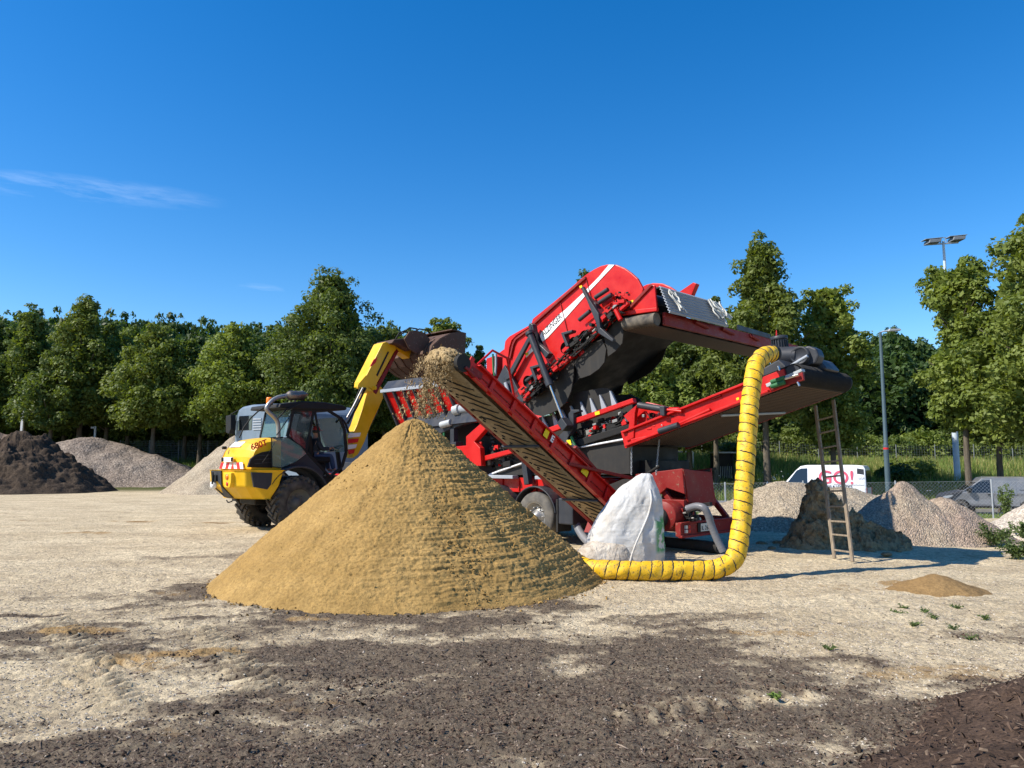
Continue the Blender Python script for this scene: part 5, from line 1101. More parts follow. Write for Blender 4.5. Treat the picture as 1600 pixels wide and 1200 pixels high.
gear([(1000, 642), (1090, 634), (1060, 662), (1000, 674)], .0, 36, 8, ['red', 'red', 'black', 'steel'], .07)
tb('fold_cylinder', [(998, 633), (1040, 640)], -.1, .065, 'grey'); tb('fold_cylinder', [(1030, 674), (1060, 664)], -.2, .06, 'grey'); tb('cylinder_rod', [(1040, 640), (1065, 643)], -.1, .03, 'red')
pr('cylinder_clamp', [(1030, 634), (1038, 635), (1038, 650), (1031, 649)], -.18, -.02, 'grey')
tb('red_pivot', [(1040, 641), (1062, 641)], .0, .06, 'red'); tb('link_rod', [(1060, 663), (1110, 640)], -.1, .035, 'red')
pr('conveyor_handle', [(1108, 622), (1110, 617), (1124, 614), (1126, 619), (1122, 620), (1112, 624)], -.1, -.02, 'dred')
pr('head_bearing_frame', [(1200, 600), (1240, 584), (1254, 581), (1256, 594), (1242, 598), (1205, 610)], -.12, -.06, 'dred')
pr('head_side_plate', [(1196, 600), (1252, 576), (1253, 580), (1198, 605)], -.13, .0, 'galv', .004)
for (a_, b_, c_, d_) in ((1205, 597, 1226, 590), (1205, 604, 1226, 597)): tb('tension_spring', [(a_, b_), (c_, d_)], -.17, .04, 'green')
tb('adjusting_bolt', [(1246, 597), (1249, 603)], -.12, .02, 'chrome'); tb('adjusting_bolt', [(1226, 592), (1248, 585)], -.17, .022, 'chrome')
mb = MB(); mb.tube([tp_(Lt - .15, .045, rt), tp_(Lt - .15, -.0, rt)], rt - .02, 20); part('head_drum', mb, 'grey', 0)
mb = MB(); mb.bar(tp_(1.8, .1, -.05), tp_(2.2, Wt - .3, -.05), .05, .04, ut); part('belt_cross_rod', mb, 'galv')
# suction fan on the head of the tail conveyor
fb = [(1191, 598), (1192, 575), (1216, 561), (1228, 572), (1229, 580)]
pr('fan_cowl', fb, .1, .9, 'grey', .03)
pr('fan_cowl', [(1222, 584), (1222, 571), (1250, 556), (1278, 560), (1292, 576), (1262, 590)], .95, 1.6, 'grey', .05)
p = L3(1254, 560, .9); mb = MB()
q0, q1 = L3(1210, 556, .75), L3(1245, 553, .75); mb.tube([L3(1205, 551, .7), L3(1222, 556, .75), L3(1245, 556, .8)], [.15, .17, .17], 20); part('fan_inlet', mb, 'grey', 0)
c_ = L3(1262, 556, .8); mb = MB(); mb.prism(S([(1230, 566), (1238, 551), (1250, 543), (1264, 540), (1275, 545), (1279, 556), (1274, 568), (1250, 574), (1232, 574)], .72), .72, 1.0); part('fan_housing', mb, 'grey', .03); mb = MB(); mb.lathe([(.001, -.06), (.13, -.06), (.16, -.1), (.17, .0)], (c_.x - .08, .72, c_.z), 'y', 20); part('fan_collar', mb, 'grey', 0)
tb('fan_brace', [(1232, 574), (1262, 556)], .45, .03, 'lgrey')
m0, m1 = L3(1220, 551, .8), L3(1217, 526, .8); ax = (m1 - m0)
mb = MB(); mb.tube([m0, m0 + ax * .12], .17, 20); mb.tube([m0 + ax * .12, m0 + ax * .78], .125, 20); mb.tube([m0 + ax * .78, m0 + ax * .8, m0 + ax, m0 + ax * 1.03], [.15, .155, .15, .08], 20)
for k in range(20):
    a_ = k * PI / 10; o_ = Vector((math.cos(a_), math.sin(a_), 0)) * .135; mb.bar(m0 + ax * .16 + o_, m0 + ax * .74 + o_, .012, .03, o_)
part('fan_motor', mb, 'grey', 0)
tb('latch', [(1216, 572), (1219, 581)], .05, .02, 'chrome')
# --- rear: curtain chains, red chute, drum, bumper
for (x, ya, yb, v_) in ((986.5, 694, 742, .1), (1031, 676, 742, .3)):
    a, b = L3(x + (.3 if x < 1000 else 0), ya, v_), L3(x - (0 if x < 1000 else 6), yb, v_); mb = MB(); k = int((b - a).length / .045)
    for i in range(k):
        p = a.lerp(b, (i + .5) / k); tw = Vector((1, 0, 0)) if i % 2 else Vector((0, 1, 0)); P = [p + Vector((0, 0, 1)) * .03 * math.cos(t_) + tw * .014 * math.sin(t_) for t_ in np.linspace(0, 2 * PI, 9)]; mb.tube(P, .006, 5, cap=False)
    part('chain', mb, 'galv', 0)
tb('support_bar', [(1004, 745), (1031, 728)], [.3, .3], .03, 'black')
tb('support_bar', [(1085, 741), (1118, 732)], [1.0, 1.5], .025, 'black')
mb = MB()
P = [L3(992, 741, .3), L3(1066, 732, .3), L3(1074, 772, .4), L3(1046, 762, .4), L3(1020, 790, .5), L3(996, 790, .5)]
mb.prism([(p.x, p.z) for p in P], .3, .36); part('rear_chute_side', mb, 'dred')
Q = [L3(1066, 733, .3), L3(1074, 786, .3)]
mb = MB(); mb.prism([(.3, Q[0].z), (1.3, Q[0].z - .06), (1.5, Q[1].z - .05), (.45, Q[1].z - .0)], Q[0].x - .03, Q[0].x + .03, ax=0); part('rear_chute_end', mb, 'dred')
mb = MB(); mb.box(P[0].x, Q[0].x, .34, 1.5, Q[1].z - .1, Q[1].z + .05); part('rear_chute_floor', mb, 'dred')
mb = MB(); mb.prism([(p.x, p.z) for p in P], 1.35, 1.4); part('rear_chute_side', mb, 'dred')
pr('chute_rubber', [(925, 768), (975, 748), (993, 746), (993, 780), (960, 800)], .32, .34, 'lgrey' if False else 'skirt', 0)
c_ = L3(1047, 807, .0); mb = MB(); mb.lathe([(.001, -.02), (.27, -.02), (.29, .0), (.29, .5), (.27, .52)], (c_.x - .15, .0, c_.z), 'y', 28); part('drum_guard', mb, 'dred', 0)
mb = MB(); mb.lathe([(.001, -.12), (.19, -.12), (.19, .0)], (c_.x - .22, .0, c_.z - .03), 'y', 24); part('drum_hub', mb, 'rub', 0)
gear([(1066, 790), (1085, 788), (1085, 812), (1062, 812)], .3, 30, 14, ['dred', 'black', 'steel'], .08)
b0 = L3(1060, 817, 0); b1 = L3(1060, 839, 0); zt2, zb2 = b0.z, b1.z
ub = b0.x
mb = MB(); mb.box(ub - .06, ub + .06, -.02, 2.42, zb2, zt2); mb.box(ub + .0, ub + .09, -.02, 2.42, zb2 - .02, zb2 + .03); mb.box(ub, ub + .08, -.02, 2.42, zt2 - .03, zt2 + .01); part('rear_bumper', mb, 'dred')
mb = MB(); mb.box(ub - 1.2, ub - .07, .35, .5, zb2 + .05, zt2 + .02); mb.box(ub - 1.2, ub - .07, 1.9, 2.05, zb2 + .05, zt2 + .02); mb.bar((ub - .1, .42, zt2), (ub - .7, .42, fz - .1), .1, .1); mb.bar((ub - .1, 1.97, zt2), (ub - .7, 1.97, fz - .1), .1, .1); part('bumper_arm', mb, 'dred')
mb = MB(); mb.box(ub + .065, ub + .085, .55, 1.18, zb2 + .05, zt2 - .03); pl = part('number_plate', mb, 'black'); mb = MB(); mb.box(ub + .085, ub + .092, .64, 1.12, zb2 + .065, zt2 - .045); part('plate_face', mb, 'cream', .003, pl)
text('plate_lettering', 'IL 2687', .12, M['text'], pl, MX((ub + .094, .66, zb2 + .09), (0, 1, 0), (0, 0, 1)), .002)
for v_ in (.1, .19, 2.2, 2.29):
    mb = MB(); mb.box(ub + .06, ub + .10, v_, v_ + .07, zb2 + .07, zb2 + .13); mb.box(ub + .06, ub + .10, v_, v_ + .07, zb2 + .15, zb2 + .21); part('tail_lamp', mb, 'cream' if v_ in (.1, 2.2) else 'redl', .004)
M['hoseg'] = paint('grey_hose', (.17, .175, .19), .35, .2)
# grey ribbed hoses at the rear
def ribhose(name, pts, r, mat, par, pitch=.05, n=16, dent=.06):
    # smooth the path then sweep with rings
    pts = [Vector(p) for p in pts]; out = []
    for i in range(len(pts) - 1):
        p0 = pts[max(0, i - 1)]; p1 = pts[i]; p2 = pts[i + 1]; p3 = pts[min(len(pts) - 1, i + 2)]; k = max(2, int((p2 - p1).length / (pitch / 3)))
        for j in range(k):
            t_ = j / k; out.append(.5 * ((2 * p1) + (p2 - p0) * t_ + (2 * p0 - 5 * p1 + 4 * p2 - p3) * t_ ** 2 + (3 * p1 - p0 - 3 * p2 + p3) * t_ ** 3))
    out.append(pts[-1]); s_ = 0; rr = []
    for i, p in enumerate(out):
        if i: s_ += (p - out[i - 1]).length
        rr.append(r * (1 - dent * abs(math.sin(PI * s_ / pitch)) ** .5 * 1.0 + dent * .5))
    mb = MB(); mb.tube(out, rr, n); return part(name, mb, mat, 0, par), out
wa = lambda x, y, v_: L3(x, y, v_)
ribhose('grey_hose', [wa(897, 796, .3), wa(897, 806, .25), wa(900, 818, .2), wa(908, 834, .1), wa(920, 848, .0), wa(938, 862, .0)], .085, 'hoseg', mach, .05)
ribhose('grey_hose', [wa(1074, 795, .2), wa(1088, 791, .2), wa(1100, 794, .2), wa(1107, 806, .25), wa(1112, 822, .3), wa(1120, 842, .35), wa(1130, 862, .4)], .07, 'hoseg', mach, .05)
ribhose('ground_hose', [Vector((4.1, .8, .12)), Vector((3.2, .9, .13)), Vector((2.2, .9, .13))], .11, 'rub', mach, .06)

for (x_, y_, v_) in ((905, 447, -.0), (820, 552, -.0), (985, 470, -.03), (1150, 622, -.1), (1090, 650, -.1)): pr('warning_sticker', [(x_, y_), (x_ + 4, y_ - 1.5), (x_ + 5, y_ + 2), (x_ + 1, y_ + 3.5)], v_ - .012, v_ + .005, 'yst', 0)
for (pts_, v_) in (([(874, 466), (893, 545)], .004), ([(915, 432), (934, 505)], .004), ([(832, 508), (852, 580)], .004)): line_strip('panel_seam', pts_, .012, 'dred', v_, .02)
# ------------------------------------------------------------------ grey tractor truck in front of the trailer
tr_o = F.V(366, 700, 0); TU = tr_o.x
tw = F.o + F.a * TU
truck = empty('tractor_truck', (tw.x, tw.y, 0), -PI / 4, label='grey truck with roof deflector standing beyond the yellow loader', cat='truck')
T = Frame(tw.x, tw.y, -PI / 4)
cabp = T.uw([(365, 706), (366, 672), (369, 648), (372, 640), (378, 635), (392, 632), (440, 630), (470, 634), (478, 645), (478, 712)], 0)
zl_ = cabp[0][1]; cabp[0] = (cabp[0][0], 1.0); cabp[-1] = (cabp[-1][0], 1.0)
mb = MB().prism(cabp, 0, 2.4); part('cab', mb, 'cabgrey', .1, truck)
mb = MB().prism(T.uw([(374, 650), (395, 649), (393, 672), (372, 673)], -.0), -.012, .03); part('side_window', mb, 'dglass', .01, truck)
mb = MB().prism(T.uw([(365.0, 672), (369.5, 648), (366.5, 650), (363, 674)], .1), .12, 2.28); part('windscreen', mb, 'dglass', 0, truck)
for k in range(5):
    mb = MB().prism(T.uw([(396, 654 + k * 4), (409, 653.5 + k * 4), (409, 655.5 + k * 4), (396, 656 + k * 4)], 0), -.03, .0); part('side_louvre', mb, 'lgrey', 0, truck)
mb = MB().prism(T.uw([(355, 650), (363, 648), (363, 671), (360, 678), (355, 676)], -.3), -.36, -.16); mb.bar(T.V(360, 648, -.2), T.V(372, 641, 0), .04, .04); mb.bar(T.V(360, 676, -.2), T.V(368, 680, 0), .04, .04); part('mirror', mb, 'black', .03, truck)
mb = MB(); mb.box(.3, 6.5, .55, .8, .7, 1.0); mb.box(.3, 6.5, 1.6, 1.85, .7, 1.0); mb.box(-.05, .5, .0, 2.4, .35, 1.0); part('chassis_frame', mb, 'black', .02, truck)
for u in (1.35, 4.9): wheel(truck, (u, 0, .52), .52, .34, -1, M['steel']); wheel(truck, (u, 2.4, .52), .52, .34, 1, M['steel'])
# ------------------------------------------------------------------ wheel loader
gd = 19.0; G = Frame(-.2949 * gd, gd, PI / 4, .06); LZ = .06
ldr = empty('wheel_loader', (G.o.x, G.o.y, LZ), PI / 4, label='yellow wheel loader tipping its raised bucket into the machine hopper', cat='wheel loader')
def gpr(name, pts, v, v1, mat, bev=.015, par=ldr): return part(name, MB().prism(G.uw(pts, v), v, v1), mat, bev, par)
def GV(x, y, v): return G.V(x, y, v)
# tyres with lugs
M['dirtrim'] = paint('dirty_rim', (.12, .12, .11), .7, .6, dustc=(.25, .2, .15))
def lug_wheel(u, v, steer, sd):
    e = MB(); r, w = .66, .44; y0 = -w / 2
    e.lathe([(r * .52, y0 + .02), (r * .6, y0 - .01), (r * .86, y0), (r * .93, y0 + .05), (r * .95, 0), (r * .93, -y0 - .05), (r * .86, -y0), (r * .6, -y0 + .01), (r * .52, -y0 - .02)], (0, 0, 0), 'y', 44)
    for k in range(22):
        for s_ in (-1, 1):
            a0 = 2 * PI * (k + (.5 if s_ > 0 else 0)) / 22; pts = []
            for f in (0, .5, 1): a_ = a0 + f * .30; rr = r * (.985 - .05 * (f == 0) * 0); pts.append(Vector((math.cos(a_) * rr, s_ * (-y0) * (1 - f * .95), math.sin(a_) * rr)))
            for a, b in zip(pts[:-1], pts[1:]): e.bar(a, b, .07, .075, a)
            o_ = pts[0]; e.bar(o_, o_ * .88 + Vector((0, s_ * .02, 0)), .07, .06, (0, 1, 0))
    t_ = e.build('wheel', M['tyre'], ldr); t_.location = (u, v, r); t_.rotation_euler = (0, 0, steer)
    e = MB(); o = sd; e.lathe([(r * .54, o * .2), (r * .5, o * .17), (r * .46, o * .06), (r * .2, o * .04), (r * .18, o * .12), (.001, o * .13)], (0, 0, 0), 'y', 28)
    for k in range(8): a_ = k * PI / 4; e.lathe([(.001, o * .08), (.025, o * .08), (.025, o * .03)], (math.cos(a_) * .2, 0, math.sin(a_) * .2), 'y', 6)
    part('rim', e, M['dirtrim'], 0, t_)
lug_wheel(.34, .23, R_(4), -1); lug_wheel(.34, 2.0, R_(10), 1); lug_wheel(2.35, .23, R_(-6), -1); lug_wheel(2.35, 2.0, R_(-6), 1)
mb = MB(); mb.tube([(.34, .3, .66), (.34, 1.9, .66)], .12, 10); mb.tube([(2.35, .3, .68), (2.35, 1.9, .68)], .12, 10); mb.box(-.5, 3.0, .7, 1.5, .62, 1.15); part('chassis', mb, 'black', .03, ldr)
# counterweight
zt_ = GV(392, 735, 0).z; zb_ = GV(400, 781, 0).z; zm_ = zt_ * .45 + zb_ * .55
uf = GV(444, 738, 0).x; ub_ = GV(424, 781, .0).x; um_ = GV(436, 756, .0).x
top = [(uf, .0), (-.80, .0), (-1.06, .12), (-1.2, .42), (-1.25, 1.1), (-1.2, 1.78), (-1.06, 2.08), (-.8, 2.2), (uf, 2.2)]
mid = [(um_, .0), (-.80, -.0), (-1.04, .12), (-1.17, .42), (-1.22, 1.1), (-1.17, 1.78), (-1.04, 2.08), (-.8, 2.2), (um_, 2.2)]
bot = [(ub_, .05), (-.55, .05), (-.75, .3), (-.86, .6), (-.9, 1.1), (-.86, 1.6), (-.75, 1.9), (-.55, 2.15), (ub_, 2.15)]
mb = MB(); k = len(top); vs = [(a, b, zt_) for a, b in top] + [(a, b, zm_) for a, b in mid] + [(a, b, zb_) for a, b in bot]
mb.add(vs, [tuple(range(k)), tuple(range(3 * k - 1, 2 * k - 1, -1))] + [(r0 * k + i, r0 * k + (i + 1) % k, (r0 + 1) * k + (i + 1) % k, (r0 + 1) * k + i) for r0 in (0, 1) for i in range(k)]); part('counterweight', mb, 'yel', .03, ldr)
gpr('side_grille', [(393, 738), (426, 739), (424, 757), (418, 765), (397, 761)], -.012, .05, 'grey', .01)
mb = MB(); mb.add([(-1.262, .98, zt_ - .02), (-1.235, 1.62, zt_ - .02), (-1.20, 1.60, zm_), (-.93, 1.42, zb_ + .02), (-.93, .98, zb_ + .02), (-1.235, .98, zm_)], [(0, 1, 2, 3, 4, 5)]); part('rear_plate', mb, 'grey', 0, ldr, .03)
mb = MB(); mb.box(-1.30, -1.22, 1.2, 1.45, zt_ - .28, zt_ - .12); mb.tube([(-1.33, 1.32, zt_ - .35), (-1.33, 1.32, zt_ - .05)], .025, 8); mb.tube([(-1.0, .9, zb_ - .06), (-1.0, 1.1, zb_ - .1), (-1.0, 1.2, zb_ - .05)], .02, 6); part('tow_hitch', mb, 'black', .01, ldr)
mb = MB(); mb.lathe([(.001, -1.29), (.09, -1.29), (.09, -1.2)], (0, 1.45, zm_ + .02), 'x', 16); part('speed_disc', mb, 'white', 0, ldr)
mb = MB(); mb.prism([(.42, zt_ - .06), (.86, zt_ - .06), (.86, zt_ - .3), (.75, zt_ - .42), (.5, zt_ - .42), (.42, zt_ - .3)], -1.27, -1.1, ax=0); part('lamp_recess', mb, 'yel', .02, ldr)
mb = MB(); mb.lathe([(.001, -1.30), (.07, -1.29), (.075, -1.2)], (0, .62, zt_ - .16), 'x', 16); part('tail_lamp', mb, 'orange', 0, ldr)
mb = MB(); mb.lathe([(.001, -1.29), (.05, -1.285), (.055, -1.2)], (0, .6, zt_ - .33), 'x', 16); part('tail_lamp', mb, 'redl', 0, ldr)
# bonnet: rounded, swept down to the rear
hp = G.uw([(386, 734), (388, 714), (392, 703), (399, 694), (410, 688.5), (424, 686), (437, 685), (437, 735)], .25)
bz = zt_ + .012
mb = MB(); secs = []
NV = 11
for j in range(NV):
    f = j / (NV - 1); v_ = .25 + 1.7 * f; c_ = 1 - abs(2 * f - 1) ** 4 * .10; cr_ = 1 + .05 * (1 - (2 * f - 1) ** 2)
    secs.append([(u_ + (.14 * abs(2 * f - 1) ** 3) * (1 if i < 6 else 0), v_, bz + (w_ - bz) * c_ * cr_ if w_ > bz + .1 else bz) for i, (u_, w_) in enumerate(hp)])
k = len(hp); vs = [p for s_ in secs for p in s_]
mb.add(vs, [tuple(range(k)), tuple(range((NV - 1) * k, NV * k))[::-1]] + [(j * k + i, j * k + (i + 1) % k, (j + 1) * k + (i + 1) % k, (j + 1) * k + i) for j in range(NV - 1) for i in range(k)], False)
part('bonnet', mb, 'yel', .035, ldr)
gpr('vent', [(387.5, 730), (392, 717), (399, 711), (410, 706.5), (425.5, 704), (425.5, 731)], .225, .3, 'black', .01)
for yk in (712, 718, 724): gpr('vent_slat', [(398, yk), (424, yk - 2), (424, yk - 1), (398, yk + 1)], .215, .23, 'grey', 0)
a = GV(393.5, 703.5, .22); b = GV(421, 694, .22); a.y = b.y = .232
text('lettering', '680T', .21, M['redp'], ldr, MX(a, b - a, (0, 0, 1)), .006, bold=.004)
a = hp[1]; 
mb = MB(); ux = hp[0][0] - .035
for i in range(8):
    mb.cur = i % 2; v_ = .45 + i * .17
    mb.add([(ux + .04, v_, bz + .02), (ux + .04, v_ + .17, bz + .02), (ux + .05, v_ + .17 + (.08 if i < 4 else -.08) * 1, bz + .18), (ux + .05, v_ + (.08 if i < 4 else -.08), bz + .18)], [(0, 1, 2, 3)])
mb.build('warning_stripes', [M['white'], M['redp']], ldr, solid=.012)
q_ = MB(); q_.box(ux - .03, ux + .01, .95, 1.45, bz + .19, bz + .31); pl = part('number_plate', q_, 'white', .005, ldr)
q_ = MB(); q_.box(ux - .06, ux - .03, .9, .96, bz + .2, bz + .3); q_.box(ux - .06, ux - .03, 1.44, 1.5, bz + .2, bz + .3); q_.tube([(ux + .06, 1.5, bz + .55), (ux - .04, 1.5, bz + .55)], .04, 8); part('plate_lamp', q_, 'black', 0, ldr)
tz = hp[3]; q_ = MB(); q_.add([(hp[2][0] + .02, .9, hp[2][1] + .08), (hp[2][0] + .02, 1.5, hp[2][1] + .08), (hp[3][0] + .06, 1.5, hp[3][1] + .075), (hp[3][0] + .06, .9, hp[3][1] + .075)], [(0, 1, 2, 3)]); part('dealer_plate', q_, 'white', 0, ldr, .01)
# cab
CN, CF = .40, 1.85
gpr('cab_roof', [(436, 637), (438, 631), (472, 626.5), (505, 628), (536, 633), (543, 637), (541, 641), (500, 640), (462, 639)], CN - .08, CF + .08, 'black', .03)
def gbar(name, pts, v, w_, mat='black', th=None, par=ldr):
    mb = MB()
    for (a, b) in zip(pts[:-1], pts[1:]): mb.bar(GV(*a, v), GV(*b, v), w_, th or w_, (0, 1, 0))
    return part(name, mb, mat, .005, par)
for v_ in (CN, CF):
    dx = 0
    P0 = [G.V(458, 640, CN), G.V(449, 682, CN), G.V(478, 706, CN), G.V(493, 722, CN), G.V(515, 745, CN), G.V(534, 730, CN), G.V(541, 706, CN), G.V(538, 670, CN), G.V(530, 652, CN), G.V(512, 641, CN)]
    P0 = [Vector((p.x, v_, p.z)) for p in P0]
    mb = MB()
    for a, b in zip(P0, P0[1:] + P0[:1]): mb.bar(a, b, .07, .07, (0, 1, 0))
    mb.bar(Vector((GV(490, 642, CN).x, v_, GV(490, 642, CN).z)), Vector((GV(478, 706, CN).x, v_, GV(478, 706, CN).z)), .06, .06, (0, 1, 0))
    mb.bar(Vector((GV(492, 642, CN).x, v_, GV(492, 642, CN).z)), Vector((GV(500, 690, CN).x, v_, GV(500, 690, CN).z)), .05, .05, (0, 1, 0))
    part('cab_frame', mb, 'black', .01, ldr)
    q_ = [(P0[0].x, P0[0].z), (P0[1].x, P0[1].z), (GV(478, 706, CN).x, GV(478, 706, CN).z), (GV(490, 642, CN).x, GV(490, 642, CN).z)]
    mb = MB().prism(q_, v_ - .008, v_ + .008); part('side_window', mb, 'glass', 0, ldr)
    if v_ == CF:
        mb = MB().prism([(p.x, p.z) for p in (P0[3], P0[4], P0[5], P0[6], P0[7], P0[8], P0[9])], v_ - .008, v_ + .008); part('side_window', mb, 'gglass', 0, ldr)
a, b = GV(458, 640, CN), GV(449, 682, CN)
mb = MB(); mb.add([(a.x - .01, CN + .05, a.z), (a.x - .01, CF - .05, a.z), (b.x - .01, CF - .05, b.z), (b.x - .01, CN + .05, b.z)], [(0, 1, 2, 3)]); part('rear_window', mb, 'gglass', 0, ldr, .012)
a, b, c_ = GV(530, 652, CN), GV(538, 670, CN), GV(541, 706, CN)
mb = MB(); mb.add([(p.x, v_, p.z) for p in (a, b, c_) for v_ in (CN, CF)], [(0, 1, 3, 2), (2, 3, 5, 4)]); part('windscreen', mb, 'gglass', 0, ldr, .012)
gpr('cab_lower_panel', [(449, 683), (478, 706), (493, 722), (507, 738), (500, 760), (470, 740), (440, 732), (438, 690)], CN - .02, CN + .06, 'grey', .02)
mb = MB(); zf_ = GV(500, 738, CN).z; mb.box(GV(455, 700, CN).x, GV(545, 720, CN).x, CN, CF, zf_ - .3, zf_ - .1); part('cab_floor', mb, 'black', .02, ldr)
# open rear-hinged glass panel swung back over the bonnet
gpr('open_door_glass', [(424, 684), (450, 684), (470, 697), (479, 709), (462, 722), (440, 731), (425, 729)], .12, .135, 'gglass', 0)
gbar('open_door_frame', [(424, 684), (450, 684), (470, 697), (479, 709), (462, 722), (440, 731), (425, 729), (424, 684)], .13, .022, 'black')
gbar('grab_rail', [(433, 655), (447, 640), (470, 632)], .3, .03, 'black'); 
mb = MB(); P = [GV(*p, .28) for p in ((374, 684), (381, 668), (392, 653), (403, 643), (412, 637))]; mb.tube(P, .018, 8); mb.tube([GV(455, 647, .3), GV(436, 675, .25), GV(432, 680, .25)], .014, 6); mb.tube([GV(430, 690, .2), GV(418, 712, .15), GV(410, 723, .12)], .010, 6); part('wiper_arms', mb, 'black', 0, ldr)
# fender arc over the near rear wheel
for v_, v2 in ((.0, .5), (1.75, 2.22)):
    arc = [(math.cos(a_), math.sin(a_)) for a_ in np.linspace(R_(20), R_(150), 16)]; zc_ = .70
    mb = MB().prism([(c_ * .90 + .34, zc_ + s_ * .90) for c_, s_ in arc] + [(c_ * .85 + .34, zc_ + s_ * .85) for c_, s_ in arc[::-1]], v_, v2); part('fender', mb, 'grey', .012, ldr)
# exhaust and pre-cleaner
P = [GV(*p, .5) for p in ((435, 684), (435, 668), (433, 658), (427, 650), (418, 642), (417, 636), (424, 627), (434, 621), (450, 618))]
ribhose('exhaust_pipe', P, .055, 'steel', ldr, .3, 12, 0)
a, b = GV(450, 618, .5), GV(475, 618, .5); d_ = (b - a).normalized()
mb = MB(); mb.tube([a - d_ * .03, a + d_ * .02, a + d_ * .05, a + d_ * .24, a + d_ * .27, a + d_ * .42, a + d_ * .46, b - d_ * .02], [.07, .11, .125, .125, .11, .13, .12, .075], 20); mb.bar(a + d_ * .2 - Vector((0, 0, .1)), a + d_ * .25 - Vector((0, 0, .35)), .03, .03); part('exhaust_silencer', mb, paint('burnt_metal', (.25, .21, .17), .35, .3, metal=.8), 0, ldr)
a = GV(421, 633, .9); mb = MB(); mb.tube([a - Vector((0, 0, .25)), a], .02, 8); part('beacon_stalk', mb, 'black', 0, ldr)
mb = MB(); mb.lathe([(.07, 0), (.085, .02), (.085, .14), (.075, .17), (.001, .18)], (a.x, a.y, a.z + .03), 'z', 18); part('beacon', mb, 'orange', 0, ldr)
mb = MB(); mb.lathe([(.001, 0), (.09, 0), (.09, .035), (.07, .04)], (a.x, a.y, a.z), 'z', 18); part('beacon_base', mb, 'black', 0, ldr)
# seat and steering
sx = GV(496, 700, 1.1).x
mb = MB(); mb.box(sx - .30, sx + .28, .85, 1.35, zf_ + .25, zf_ + .42); mb.prism([(sx - .38, zf_ + .42), (sx - .22, zf_ + .42), (sx - .30, zf_ + 1.0), (sx - .44, zf_ + 1.0)], .87, 1.33); mb.box(sx - .2, sx + .2, .95, 1.25, zf_ - .1, zf_ + .25); part('seat', mb, 'black', .05, ldr)
mb = MB(); mb.bar((sx + .75, 1.1, zf_ - .05), (sx + .62, 1.1, zf_ + .62), .1, .08); st = Vector((sx + .60, 1.1, zf_ + .66)); nrm = Vector((-.35, 0, .9)).normalized(); e1 = Vector((0, 1, 0)); e2 = nrm.cross(e1)
mb.tube([st + (e1 * math.cos(t_) + e2 * math.sin(t_)) * .19 for t_ in np.linspace(0, 2 * PI, 20)], .018, 6, cap=False); mb.bar(st - e1 * .19, st + e1 * .19, .03, .02); part('steering_wheel', mb, 'black', 0, ldr)
# boom and telescopic arm
b0_, b1_ = .85, 1.2
gpr('boom', [(551, 678), (552, 716), (560, 710), (570, 690), (578, 668), (599, 622), (598, 607), (590, 598), (576, 604), (566, 640), (558, 664)], b0_, b1_, 'yel', .02)
gpr('boom_head', [(567, 604), (568, 596), (598, 536), (603, 534), (618, 538), (619, 545), (583, 610), (577, 606)], b0_ - .06, b1_ + .06, 'yel', .02)
gpr('boom_edge', [(583, 612), (620, 545), (623, 549), (588, 616)], b0_ - .02, b1_ + .02, 'dred', .01)
a, b = GV(583, 588, b0_ - .07), GV(602, 549, b0_ - .07); gpr('label_strip', [(588, 586), (606, 549), (608, 550), (590, 588)], b0_ - .072, b0_ - .05, 'black', 0)
gpr('red_emblem', [(578, 573), (584, 562), (590, 558), (587, 567), (582, 571)], b0_ - .072, b0_ - .05, 'redp', 0)
gpr('warning_stripes', [(545, 677), (564, 676), (562, 682), (544, 684)], b0_ - .03, b0_ - .01, 'white', 0); gpr('warning_stripes', [(544, 686), (561, 685), (559, 691), (544, 693)], b0_ - .03, b0_ - .01, 'redp', 0)
gpr('warning_stripes', [(544, 695), (558, 694), (556, 700), (544, 702)], b0_ - .03, b0_ - .01, 'white', 0); gpr('warning_stripes', [(544, 703), (555, 702), (553, 708), (545, 710)], b0_ - .03, b0_ - .01, 'redp', 0)
def gtube(name, pts, v_, r, mat, n=10): 
    mb = MB(); mb.tube([GV(x, y, v_) for x, y in pts], r, n); return part(name, mb, mat, 0, ldr)
gtube('hydraulic_pipe', [(532, 670), (550, 638), (563, 606)], b0_ - .12, .022, 'black'); gtube('hydraulic_pipe', [(536, 664), (553, 634), (567, 606)], b0_ - .16, .03, 'steel'); gtube('hydraulic_pipe', [(543, 662), (558, 634), (571, 606)], b0_ - .12, .035, 'black')
gtube('lift_cylinder', [(569, 678), (588, 640)], 1.05, .07, 'grey'); gtube('cylinder_rod', [(588, 640), (596, 622)], 1.05, .035, 'chrome')
gtube('hydraulic_pipe', [(525, 660), (533, 652), (540, 662), (545, 676)], b0_ - .3, .03, 'black')
gtube('boom_pivot_pin', [(585, 606), (587, 606)], b0_ - .1, .06, 'yel')
gpr('boom_gusset', [(560, 600), (572, 586), (576, 590), (574, 604), (584, 612), (572, 612), (558, 607)], b0_ - .1, b0_ - .06, 'yel', .01)
